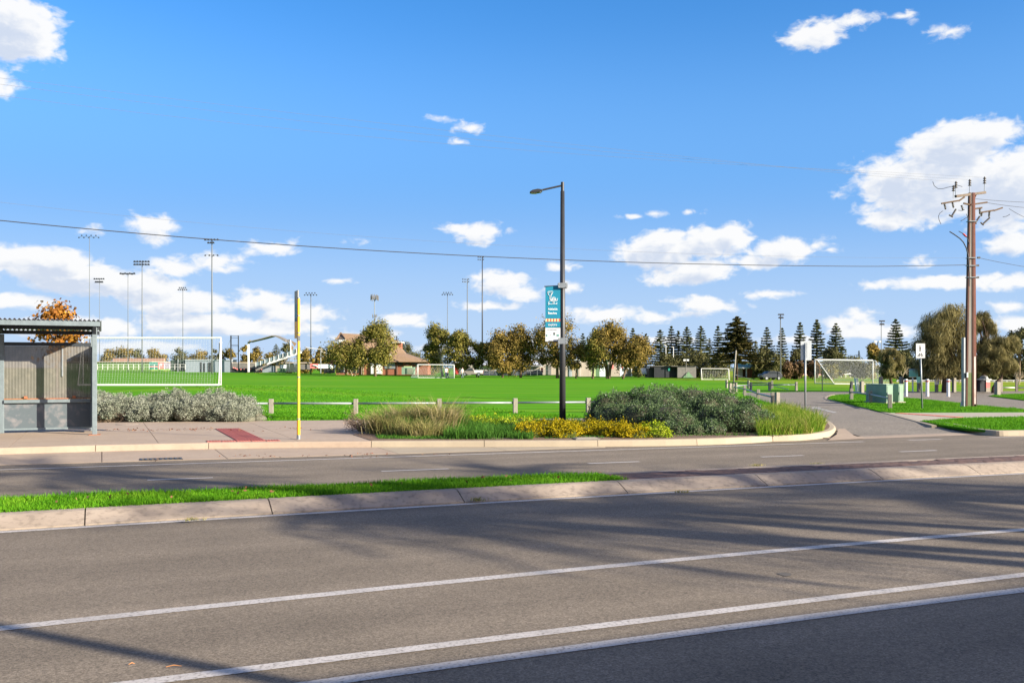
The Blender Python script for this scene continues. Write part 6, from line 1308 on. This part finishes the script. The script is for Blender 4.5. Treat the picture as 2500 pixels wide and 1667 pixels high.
for i, (px, yt, hw, d, lab) in enumerate(((674, 840, 16, 230, 'small sparse pine left of the yellow bus stop pole'), (1316, 806, 24, 232, 'pine half hidden by the teal banner and brown tree'), (1423, 814, 17, 232, 'sparse pine between the two brown trees right of the street light'), (1545, 801, 20, 232, 'pine top rising over the broad orange brown tree'), (1577, 815, 22, 230, 'pine top just right of the broad orange brown tree'), (1612, 805, 27, 225, 'pale green pine left of the paired lamp posts'), (1639, 797, 22, 228, 'pine between the paired lamp posts'), (1656, 808, 20, 235, 'slim pine right of the paired lamp posts'), (1677, 798, 26, 226, 'dense dark pine above the dark sheds'), (1711, 796, 26, 226, 'open tiered pine left of the big pine'), (1732, 826, 17, 236, 'short pine close to the left of the big pine'), (1753, 797, 20, 236, 'pine top peeping out at the left of the big pine'), (1872, 799, 23, 215, 'pine behind the round dark tree'), (1845, 832, 12, 232, 'very small pine in the gap right of the big pine'), (1909, 801, 17, 222, 'narrow pine right behind the pale floodlight pole'), (1953, 787, 22, 212, 'pine left of the blank sign'), (1994, 781, 26, 208, 'tallest pine, right of the blank sign'), (2041, 789, 29, 200, 'wide pine above the right goal crossbar'), (2187, 779, 33, 190, 'isolated pine left of the big weeping tree'), (2097, 856, 5, 240, 'tiny far pine on the skyline right of the goal'))):
    pine(px, yt, hw, d, lab, 80+i, n_t=17 if hw < 24 else 19, dens=1.2)
b = at(1799, 160); norfolk('norfolk_pine', 'big broad golden green pine with a thick trunk near the leaning pole', 'Norfolk pines along the far side of the park', b, H-(772-HY)*160/F-b[2], 128/F*160, 101, low=.30, n_t=20, upturn=.05, leaf=leafmat('golden_pine_needles', [(.022, .024, .01), (.06, .058, .02), (.115, .10, .032), (.18, .145, .05)], scale=.45, trans=.15), dens=1.5)
for i, (px, yt, x0, x1, d, leaf, lab, kw) in enumerate((
    (1557, 872, 1546, 1568, 190, L_DARK, 'dark low bush between the cream shed and the dark sheds', dict(crown=(.05, 1))),
    (1627, 864, 1602, 1650, 200, L_DARK, 'olive round bush above the dark shed roof', dict(crown=(.05, 1))),
    (1690, 851, 1652, 1722, 202, L_DARK, 'wide brown topped bush behind the two headed lamp post', dict(crown=(.05, 1), n=5200)),
    (1745, 866, 1718, 1782, 198, L_DARK, 'dark bush behind the distant goal', dict(crown=(.05, 1))),
    (1872, 842, 1834, 1903, 170, L_DARK, 'large round dark tree above the dark hatchback', dict(crown=(.16, 1), n=6500, csize=.21)),
    (1919, 881, 1901, 1937, 172, L_BROWN, 'brown round bush right of the dark hatchback', dict(crown=(.2, 1))),
    (1940, 851, 1923, 1962, 182, L_DARK, 'dark upright bush left of the blank sign', dict(crown=(.05, 1))),
    (1951, 882, 1938, 1967, 172, L_BROWN, 'small brown bush with crooked pale trunk', dict(crown=(.3, 1), trunks=2)),
    (1984, 880, 1968, 2000, 176, L_BROWN, 'brown bush behind the left post of the right goal', dict(crown=(.2, 1))),
    (2034, 847, 2006, 2056, 178, L_DARK, 'rounded olive tree behind the right goal net', dict(crown=(.1, 1), n=4600)),
    (2031, 885, 2012, 2050, 150, L_CASG, 'small olive tree with pale trunk seen through the right goal net', dict(crown=(.3, 1), bark=BP)),
    (2105, 884, 2080, 2126, 140, L_DARK, 'dark small tree with forked trunk behind the right goal post', dict(crown=(.3, 1), trunks=2)),
    (2078, 866, 2055, 2105, 225, L_DARK, 'far dark bushes right of the goal crossbar', dict(crown=(.05, 1))),
    (2131, 836, 2111, 2151, 170, L_CAS, 'pale brown tree left of the isolated pine', dict(crown=(.1, 1))),
    (2208, 856, 2186, 2232, 150, L_DARK, 'dark green tree left of the walker sign', dict(crown=(.1, 1), n=4600)))):
    ftree(px, yt, x0, x1, d, lab, 120+i, leaf, name='park_tree', group='rounded trees and bushes in the park', **({'n': 3600, 'shape': 'round', 'size': .3, 'clumps': 24}|kw))
# dark hedge row at the back right
for i, (px, yt, x0, x1, lab) in enumerate(((2240, 868, 2205, 2285, 'dark hedge trees behind the teal park notice'), (2300, 872, 2265, 2345, 'dark hedge trees behind the big weeping trunk'), (2365, 870, 2330, 2405, 'dark hedge trees behind the utility pole'), (2430, 868, 2395, 2470, 'dark hedge trees behind the leaning tree'), (2500, 864, 2455, 2545, 'dark hedge trees at the right picture edge'), (2570, 866, 2530, 2620, 'dark hedge trees just past the right picture edge'))):
    ftree(px, yt, x0, x1, 132, lab, 150+i, L_DARK, name='hedge_tree', group='dark hedge trees at the back right', crown=(.0, 1), n=4800, size=.32, clumps=30, shape='round', csize=.24)
ftree(2487, 797, 2452, 2530, 125, 'thin topped tree with reddish leaves at the right picture edge', 160, L_DARK, name='gum_tree', group=None, crown=(.35, 1), n=2600, clumps=18, csize=.17)
def wtree(px, yb, ytop, x0, x1, d, label, seed, **kw):
    b = list(gp(px, yb, 0)); b = at(px, d); h = H-(ytop-HY)*d/F-b[2]; w = (x1-x0)/F*d
    return weeping('weeping_casuarina', label, 'weeping casuarinas on the right', b, h, w, seed, skew=kw.pop('skew', 0), **kw)
wtree(2309, 957, 745, 2214, 2400, 60, 'biggest weeping casuarina with a thick dark trunk left of the utility pole', 171, n=26000, crown=(.30, 1.0), clumps=70, slen=.42, swid=.030, tr=.24, trunk=[(0, 0, -.1), (.03, 0, .9), (.0, 0, 1.7), (.2, .1, 2.6), (.1, 0, 3.6)])
wtree(2398, 957, 758, 2352, 2448, 62, 'weeping casuarina just right of the utility pole', 172, n=15000, crown=(.33, 1.0), clumps=44, slen=.42, swid=.030, tr=.14)
wtree(2424, 957, 822, 2395, 2512, 59, 'low weeping casuarina with a crooked leaning trunk at right', 173, n=15000, crown=(.42, 1.0), clumps=44, slen=.38, swid=.028, tr=.10, skew=.25, trunk=[(0, 0, -.1), (.03, 0, .35), (.28, 0, .75), (.55, 0, 1.0), (.55, 0, 1.7), (.8, .1, 2.4)])
wtree(2174, 940, 852, 2132, 2206, 72, 'small golden weeping casuarina above the green cabinets', 174, n=11000, crown=(.36, 1.0), clumps=36, slen=.40, swid=.032, tr=.12, trunk=[(.1, 0, -.1), (.0, 0, .8), (-.15, 0, 1.4), (0, .1, 2.0)])
def bare_tree(px, yb, ytop, d, label, seed, leaf=None):
    b = at(px, d); h = H-(ytop-HY)*d/F-b[2]; t = thing('bare_tree', label, 'tree', b, 'small bare trees in the park'); mb = MB(); rng = np.random.default_rng(seed)
    mb.tube([(0, 0, -.1), (.05, 0, h*.4)], [.07, .05], 6); tips = []
    for i in range(9):
        a = rng.uniform(0, 6.28); e = np.array([cos(a)*h*.35, sin(a)*h*.3, h*rng.uniform(.7, 1.0)]); limb(mb, (.05, 0, h*.36), e, .035, .012, .15, 5, 4, rng); tips.append(e)
        for k in range(3): e2 = e*rng.uniform(.6, .9)+rng.normal(size=3)*h*.13; limb(mb, e*.7, e2, .018, .008, .1, 4, 3, rng); tips.append(e2)
    mb.obj('trunk', M['bark_pale'], t, local=True)
    if leaf is not None:
        P = np.concatenate([q+rng.normal(size=(70, 3))*h*.07 for q in tips]); np_obj('crown', leaf_quads(P, rng.normal(size=P.shape), .12, .08, rng=rng), 4, leaf, t, off=(0, 0, 0))
bare_tree(2203, 930, 888, 105, 'bare pale twigs of a small tree behind the smaller cabinet', 181); bare_tree(2342, 930, 903, 105, 'small pink leaved tree left of the utility pole', 182, L_BROWN); bare_tree(2488, 938, 905, 95, 'small bare pinkish tree at the right edge', 183); bare_tree(2297, 932, 905, 100, 'small brownish twiggy tree behind the white notice', 184, L_BROWN)
# autumn tree behind the shelter
b = gp(140, 985, .1); d_ = 38.0; b = ((140-CX)/F*d_, d_, zt((140-CX)/F*d_, d_))
tree('autumn_tree', 'small tree with orange autumn leaves behind the bus shelter roof', None, b, H-(736-HY)*d_/F-b[2], 118/F*d_*1.1, L_AUT, M['bark'], (.46, 1.0), 1500, .135, 190, 22, 'round', csize=.26, tr=.05, aspect=1.4)

# ================================================================== SHRUBS IN THE FRONT
def lobe(px, ytop, d, rx, ry=None, zb=.05):
    zt_ = H-(ytop-HY)*d/F; return (((px-CX)/F*d, d, zb+(zt_-zb)*.42), (rx, ry or rx, (zt_-zb)*.58))
SG = 'silver leaved bushes beside the bus shelter'
shrub('silver_bush', 'silver grey bush directly right of the bus shelter', 'bush', SG, [lobe(250, 953, 29.0, .75), lobe(215, 954, 29.6, .8), lobe(160, 954, 30, .9), lobe(292, 966, 28.4, .6), lobe(330, 966, 28.6, .62), lobe(270, 973, 27.9, .5)], L_SILV, 75000, .042, 1.8, 201, CORE_SILV, jag=.14, tuft=26, zmin=.24, cs=.66)
shrub('silver_bush', 'largest silver grey bush in the middle of its row', 'bush', SG, [lobe(375, 961, 28.8, .7), lobe(425, 954, 29, .8), lobe(480, 952, 29.1, .8), lobe(400, 974, 27.9, .55), lobe(455, 970, 27.9, .6), lobe(505, 968, 28, .6), lobe(350, 980, 27.8, .45)], L_SILV, 90000, .042, 1.8, 202, CORE_SILV, jag=.14, tuft=26, zmin=.24, cs=.66)
shrub('silver_bush', 'silver grey bush sloping down to the fence at the right end of its row', 'bush', SG, [lobe(535, 954, 29, .72), lobe(575, 968, 28.6, .65), lobe(610, 992, 28.4, .55), lobe(560, 983, 27.8, .5), lobe(632, 1008, 28.3, .36), lobe(600, 1008, 27.9, .42)], L_SILV, 75000, .042, 1.8, 203, CORE_SILV, jag=.14, tuft=26, zmin=.24, cs=.66)
# dry twigs spilling out under the silver bushes
rng = np.random.default_rng(5); n = 15000; xs_ = rng.uniform(235, 640, n); ys_ = 1034.5-rng.random(n)*5.5-(xs_-235)*.008; Q = np.array([gp(x, y, .08) for x, y in zip(xs_, np.maximum(ys_, 1000))]); Q[:, 2] = .08+rng.random(n)**1.6*.34*(1-.5*np.abs((xs_-430)/220)**3); ax = rng.normal(size=(n, 3))*[1, 1, .35]
tag(np_obj('dry_twigs', leaf_quads(Q, rng.normal(size=Q.shape), rng.uniform(.1, .35, n), .014, axis=ax, rng=rng), 4, L_TWIG), kind='stuff')
s = MB(); s.prism([gp(x, y, .1) for x, y in ((-60,1034),(230,1031.3),(640,1027.3),(655,1018),(600,1004),(420,1002),(230,1005),(-60,1008))], (0, 0, -.06)); s.obj('mulch_strip', M['soil'], kind='structure')
BG = 'dense dark green bushes in the garden bed'
shrub('green_bush', 'rounded dark green bush at the left, nearest the street light', 'bush', BG, [lobe(1478, 960, 25.0, .50), lobe(1520, 952, 25.2, .62), lobe(1570, 950, 25.3, .66), lobe(1620, 960, 24.6, .66), lobe(1500, 985, 24.2, .5), lobe(1560, 980, 23.9, .62), lobe(1630, 985, 23.5, .66), lobe(1660, 1005, 23.0, .48)], L_BUSH, 90000, .042, 2.2, 211, CORE_DARK, jag=.13, tuft=16)
shrub('green_bush', 'tallest dark green bush rising at the back of the bed', 'bush', BG, [lobe(1625, 942, 26.6, .7), lobe(1690, 940, 26.6, .8), lobe(1750, 948, 26.3, .7), lobe(1715, 962, 25.3, .55)], L_BUSH, 52000, .042, 2.2, 212, CORE_DARK, jag=.13, tuft=16)
shrub('green_bush', 'dark green bush at the right with creases of brown twigs', 'bush', BG, [lobe(1728, 960, 24.6, .48), lobe(1775, 958, 24.8, .62), lobe(1825, 972, 24.5, .5), lobe(1725, 992, 23.4, .34), lobe(1762, 990, 23.3, .5), lobe(1808, 992, 23.3, .5), lobe(1848, 1000, 23.7, .42)], L_BUSH, 80000, .042, 2.2, 213, CORE_DARK, jag=.15, tuft=16)
shrub('green_bush', 'small low grey green clump at the front foot of the dark bushes', 'bush', BG, [lobe(1645, 1030, 22.5, .30), lobe(1700, 1035, 22.4, .26), lobe(1745, 1030, 22.5, .28)], L_BUSH, 9000, .045, 2.2, 214, CORE_DARK, jag=.25, tuft=14)
YG = 'golden leaved shrubs along the garden bed'
for i, (px, yt, d, rx, leaf, lab) in enumerate((
    (1168, 1016, 25.0, .34, L_LIME, 'lime yellow shrub at the back left of the bed'), (1222, 1018, 24.4, .38, L_LIME, 'lime yellow shrub second along the back of the bed'), (1278, 1016, 23.6, .44, L_LIME, 'greenish yellow shrub left of the street light'),
    (1298, 1030, 21.9, .36, L_YEL, 'golden shrub at the front, furthest left'), (1340, 1024, 22.5, .38, L_YEL, 'golden shrub at the left foot of the street light'), (1374, 1034, 21.7, .32, L_YEL, 'golden shrub right in front of the street light'), (1414, 1027, 22.4, .36, L_YEL, 'golden shrub at the right foot of the street light'), (1456, 1028, 22.8, .36, L_YEL, 'golden shrub behind the pale pit lid'), (1500, 1030, 22.0, .40, L_YEL, 'golden shrub right of the pale pit lid'), (1548, 1037, 21.7, .36, L_YEL, 'golden shrub second from the right end'), (1594, 1034, 21.8, .38, L_LIME, 'golden green shrub at the right end against the dark bush'))):
    shrub('golden_shrub', lab, 'shrub', YG, [lobe(px, yt, d, rx), lobe(px-14, yt+8, d-.25, rx*.75), lobe(px+14, yt+9, d-.25, rx*.75), lobe(px, yt+16, d-.35, rx*.7)], leaf, 8500, .04, 1.5, 220+i, CORE_YEL, jag=.28, tuft=12, upbias=.2)
# tussocks
def tussock(px, py, n, h, spread, leaf, label, seed, r=.22, w=.010, group=None, name='grass_tussock', cat='tussock'):
    rng = np.random.default_rng(seed); p = np.array(gp(px, py, .15)); t = thing(name, label, cat, p, group); Q = p+rng.normal(size=(n, 3))*[r, r*.7, 0]; off = Q-p; dirs = np.arctan2(off[:, 1], off[:, 0])+rng.normal(size=n)*.7
    np_obj('blades', blades(Q, h*rng.uniform(.45, 1.1, n), w*rng.uniform(.6, 1.3, n), np.clip(rng.normal(spread, .25, n), .05, 1.25), rng, dirs=dirs), 4, leaf, t)
TG = 'clumps of pale dry tussock grass in the bed'
for i, (px, py, n, h, lab) in enumerate(((945, 1058, 1300, .62, 'low spreading tussock at the left end of the bed'), (985, 1050, 1500, .70, 'tussock second from the left in the bed'), (1030, 1055, 1500, .72, 'middle tussock of the bed'), (1075, 1056, 1900, .78, 'tallest golden tussock at the right of the tussocks'), (1005, 1064, 900, .45, 'short tussock at the front by the kerb'), (1050, 1066, 800, .42, 'short reddish tussock at the front under the tallest one'))):
    tussock(px, py, int(n*.8), h*1.12, .78, L_TUSS, lab, 240+i, r=.20, group=TG)
for i, (px, py, lab) in enumerate(((962, 1056, 'green grassy clump among the left tussocks'), (1015, 1060, 'green grassy clump between the middle tussocks'), (1105, 1056, 'green grassy clump at the right side of the tallest tussock'))): tussock(px, py, 700, .5, .7, L_WEED, lab, 260+i, r=.2, name='grass_clump', cat='grass clump', group='green grass clumps in the bed')
L_STRAW = leafmat('straw_blades', [(.22, .19, .08), (.40, .33, .16), (.55, .46, .27)], scale=2, trans=.3)
for i, (px, py, h, lab) in enumerate(((935, 1058, .62, 'pale straw seed stalks of the leftmost tussock'), (990, 1054, .82, 'pale straw seed stalks of the second tussock'), (1035, 1056, .80, 'pale straw seed stalks of the middle tussock'), (1078, 1058, 1.02, 'pale straw seed stalks fanning out of the tallest tussock'))): tussock(px, py, 230, h, .85, L_STRAW, lab, 270+i, r=.16, w=.012, name='straw_stalks', cat='seed stalks', group='straw stalks in the tussocks')
# dead brown shrub
rng = np.random.default_rng(9); p = np.array(gp(885, 1052, .15)); t = thing('dry_shrub', 'dead brown twiggy shrub leaning over the footpath at the left end of the bed', 'shrub', p)
mb = MB()
for i in range(26):
    a = rng.uniform(0, 6.28); e = np.array([cos(a)*.36-.12, sin(a)*.25, rng.uniform(.1, .42)]); e = e*(1 if i > 3 else 1.0)+(np.array([-.1, 0, .28]) if i < 3 else 0); limb(mb, (rng.normal()*.06, rng.normal()*.05, 0), e, .008, .003, .2, 4, 4, rng)
mb.obj('stems', CORE_TWIG, t, local=True); P = np.concatenate([blob_pts(c, r_, n_, rng, .4, .3)[0] for c, r_, n_ in (((-.12, 0, .16), (.34, .26, .18), 1500), ((-.26, 0, .38), (.14, .12, .2), 260), ((.2, -.05, .1), (.3, .2, .12), 700))]); P[:, 2] = np.abs(P[:, 2])
np_obj('twigs', leaf_quads(P, rng.normal(size=P.shape), .045*rng.uniform(.6, 1.6, len(P)), .012, axis=rng.normal(size=P.shape), rng=rng), 4, L_TWIG, t, off=(0, 0, 0))
# weeds and grasses: nobody could count these
def field_of_blades(name, poly, z, dens, h, w, lean, leaf, seed, zf=None, hvar=(.5, 1.3), drop=0.0):
    rng = np.random.default_rng(seed); P = np.array(poly)[:, :2]; lo, hi = P.min(0), P.max(0)
    A = .5*abs(sum(P[i][0]*P[(i+1) % len(P)][1]-P[(i+1) % len(P)][0]*P[i][1] for i in range(len(P)))); n = int(dens*(hi-lo).prod())
    Q = rng.uniform(lo, hi, (n, 2)); ins = np.zeros(n, bool); j = len(P)-1
    for i in range(len(P)):
        a, b = P[i], P[j]; c = ((a[1] > Q[:, 1]) != (b[1] > Q[:, 1])) & (Q[:, 0] < (b[0]-a[0])*(Q[:, 1]-a[1])/(b[1]-a[1]+1e-12)+a[0]); ins ^= c; j = i
    Q = Q[ins]
    if drop: Q = Q[(np.sin(Q[:, 0]*4.1+seed)*np.sin(Q[:, 1]*5.3+seed*.7)+.6*np.sin(Q[:, 0]*9.7+2)*np.sin(Q[:, 1]*8.1)+rng.normal(size=len(Q))*.3) > drop-1]
    n = len(Q); patch = .78+.35*np.sin(Q[:, 0]*2.3+1)*np.sin(Q[:, 1]*3.1+2)*.6+rng.normal(size=n)*.1
    Z = np.full(n, z) if zf is None else np.array([zf(a, b) for a, b in Q])
    return tag(np_obj(name, blades(np.column_stack([Q, Z]), h*rng.uniform(*hvar, n)*np.clip(patch, .4, 1.3), w*rng.uniform(.7, 1.3, n), np.clip(rng.normal(lean, .25, n), .05, 1.1), rng), 4, leaf), kind='stuff')
G_ = lambda pts, z: [gp(x, y, z) for x, y in pts]
field_of_blades('bed_weeds', G_(((1085,1072),(1300,1072),(1310,1060),(1240,1038),(1180,1034),(1110,1040),(1080,1055)), .15), .15, 1900, .27, .011, .6, L_WEED, 301, hvar=(.2, 1.4), drop=.75)
field_of_blades('bed_weeds', G_(((925,1071),(1100,1072),(1100,1066),(960,1064),(915,1064)), .15), .15, 1500, .08, .012, .6, L_WEED, 302)
field_of_blades('bed_weeds', G_(((1100,1036),(1420,1034),(1420,1031),(1150,1030),(1050,1034)), .15), .15, 700, .2, .012, .5, L_WEED, 303)
field_of_blades('tall_weeds', G_(((1850,1064),(1930,1061),(1980,1058),(2012,1051),(2014,1044),(1995,1032),(1960,1018),(1915,1004),(1862,1012),(1845,1030)), .15), .15, 1700, .40, .013, .55, L_TALL, 304, hvar=(.25, 1.35), drop=.6)
field_of_blades('tall_weeds', G_(((1870,1010),(1900,1000),(1865,985),(1830,972),(1800,975),(1840,1000)), .1), .1, 260, .25, .016, .45, L_GRASS, 305)
field_of_blades('bed_weeds', G_(((1310,1071),(1860,1062),(1860,1058),(1310,1067)), .15), .15, 260, .07, .012, .6, L_WEED, 306)
# median turf
T = np.linspace(tpx(-60, 1250), tn, 30); poly = [xy(t, MK(t)+.37) for t in T]+[xy(t, MF(t)+.0) for t in T[::-1]]
field_of_blades('median_grass', poly, .115, 4600, .085, .0085, .45, L_MED, 310)
# rough grass along the back of the path and under the fence
T = np.linspace(tpx(640, 1027, .12), tpx(1450, 1020, .12), 12); poly = [xy(t, PB(t)-.03) for t in T]+[xy(t, PB(t)+2.6) for t in T[::-1]]
field_of_blades('path_edge_grass', poly, .08, 620, .13, .016, .45, L_GRASS, 311)
poly = [xy(t, PB(t)+2.6) for t in T]+[xy(t, PB(t)+9) for t in T[::-1]]; field_of_blades('field_grass', poly, .08, 150, .06, .02, .5, L_GRASS, 312, zf=zt)
poly = [xy(t, PB(t)+9) for t in T]+[xy(t, PB(t)+24) for t in T[::-1]]; field_of_blades('field_grass', poly, .08, 45, .05, .035, .6, L_GRASS, 313, zf=zt)
for k, (nm, pts) in enumerate((('island_grass', ((2022,973),(2072,985.5),(2117,995.5),(2150,1003.5),(2175,1006),(2500,1005),(2560,1004),(2500,999),(2386,989),(2345,984),(2255,974.5),(2208,971),(2150,966.5),(2109,961.5),(2046,964),(2030,966.5))), ('verge_grass', ((2250,1027.5),(2308,1038),(2360,1045.5),(2406,1049),(2500,1048),(2600,1046.5),(2600,1016.5),(2500,1017.5),(2345,1020.5))), ('corner_grass', ((2418,966),(2500,975.5),(2600,985),(2600,960),(2500,961.5),(2440,963))))):
    field_of_blades(nm, G_(pts, .13), .125, 560 if k else 380, .075, .013, .5, L_GRASS, 320+k)
# leaves fallen on the median turf
rng = np.random.default_rng(77); tt_ = rng.uniform(tpx(-20, 1250), tn, 26); Q = np.array([xy(t, MK(t)+rng.uniform(.5, 1.1), .20) for t in tt_]); tag(np_obj('turf_litter', leaf_quads(Q, rng.normal(size=Q.shape)*.5+[0, -.6, .6], rng.uniform(.03, .07, 26), .035, rng=rng), 4, L_LITTER), kind='stuff')

# ================================================================== BEHIND THE CAMERA: what shades the road
b0 = xy(2.6, -8.3); t = thing('house', 'two storey flat roofed house on the near side of the road', 'house', (b0[0], b0[1], .1), rz=R(23.5))
s = MB(); s.box((0, 0, 2.2), (24.4, 6.0, 4.5)); s.obj('wall', M['wall_cream'], t, local=True)
s = MB(); s.box((0, 0, 4.62), (25.2, 6.8, .16)); s.obj('roof', M['clad_dark'], t, local=True)
for i in range(7):
    for z in (1.4, 3.5): s = MB(); s.box((-9.6+3.2*i, 3.02, z), (1.5, .08, 1.2)); s.obj('window', M['glass'], t, local=True)
s = MB(); s.box((0.0, 3.03, 1.05), (.95, .1, 2.05)); s.obj('door', M['roof_brown'], t, local=True)
p = Vector((-.96+.891*13.2, 5.5-.454*13.2-.42, .1)); t = thing('street_pole', 'slim steel pole on the near verge', 'pole', p); s = MB(); s.tube([p, p+V(0, 0, 8.5)], [.08, .07], 10); s.obj('pole', M['galv'], t)
s = MB(); s.beam(p+V(0, 0, 8.4), p+V(.2, .9, 8.5), .05, .05); s.obj('arm', M['galv'], t)
def palm(base, lean_to, h, nf, fl, label, seed, wl=.34):
    rng = np.random.default_rng(seed); t = thing('palm_tree', label, 'palm', base, 'palms on the near verge'); top = np.array([lean_to[0], lean_to[1], h]); mb = MB()
    mb.tube([(0, 0, -.1), top*[.2, .2, .45], top*[.6, .6, .78], top], [.24, .17, .15, .16], 9); mb.obj('trunk', M['bark'], t, local=True, smooth_=True); P = []; A = []; Nn = []; Ls = []; mb = MB()
    for i in range(nf):
        a = rng.uniform(0, 6.28); e0 = rng.uniform(-.35, 1.15); L_ = fl*rng.uniform(.8, 1.1); d = np.array([cos(a), sin(a), 0]); u = np.linspace(0, 1, 34); el = e0-u*1.15
        r = np.concatenate([[0], np.cumsum(np.cos(el[:-1]))])*L_/33; z = np.concatenate([[0], np.cumsum(np.sin(el[:-1]))])*L_/33; sp_ = top+np.outer(r, d)+np.outer(z, [0, 0, 1]); mb.tube(list(sp_[::6]), list(np.linspace(.03, .008, len(sp_[::6]))), 4, cap=False)
        for sg in (-1, 1):
            side = np.array([-d[1], d[0], 0])*sg; l = wl*np.sin(np.clip(u*.95+.08, 0, 1)*pi)**.6+.08; ax = side+d*.55+np.array([0, 0, -.35]); ax = ax/np.linalg.norm(ax); P.append(sp_[2:]+ax*(l[2:, None]*.5)); A.append(np.tile(ax, (32, 1))); Nn.append(np.tile([0, 0, 1.], (32, 1))+rng.normal(size=(32, 3))*.4); Ls.append(l[2:])
    mb.obj('stalks', M['bark_pale'], t, local=True); P = np.concatenate(P); np_obj('fronds', leaf_quads(P, np.concatenate(Nn), np.concatenate(Ls), .036, axis=np.concatenate(A), rng=rng), 4, L_PALM, t, off=(0, 0, 0))
sv = np.array([SDIR.x, SDIR.y])/math.hypot(SDIR.x, SDIR.y)
for i, (gx, gy, hc, bx, by, nf, fl, lab) in enumerate(((-.7, 10.9, 8.2, .72, -1.65, 46, 2.8, 'palm shading the middle of the near lane'), (5.9, 12.4, 9.0, 0, 0, 40, 2.9, 'palm shading the right of the near lane'), (-6.6, 15.3, 11.0, 0, 0, 24, 2.6, 'palm shading the far lane at left'), (.9, 15.2, 11.5, 0, 0, 24, 2.4, 'palm shading the far lane in the middle'), (-4.4, 12.9, 10.4, 0, 0, 13, 2.0, 'small palm shading the median at left'), (5.0, 14.8, 12.5, 0, 0, 22, 2.2, 'tall palm shading the brick paving'), (1.9, 11.5, 8.6, .6, -1.4, 38, 2.4, 'shorter palm shading the near lane'))):
    off = -sv*(hc/tan(R(SUN_EL))); palm((gx+off[0]-bx, gy+off[1]-by, .1), (bx, by), hc, nf, fl, lab, 400+i, .5 if i in (0, 1, 6, 4) else .34)
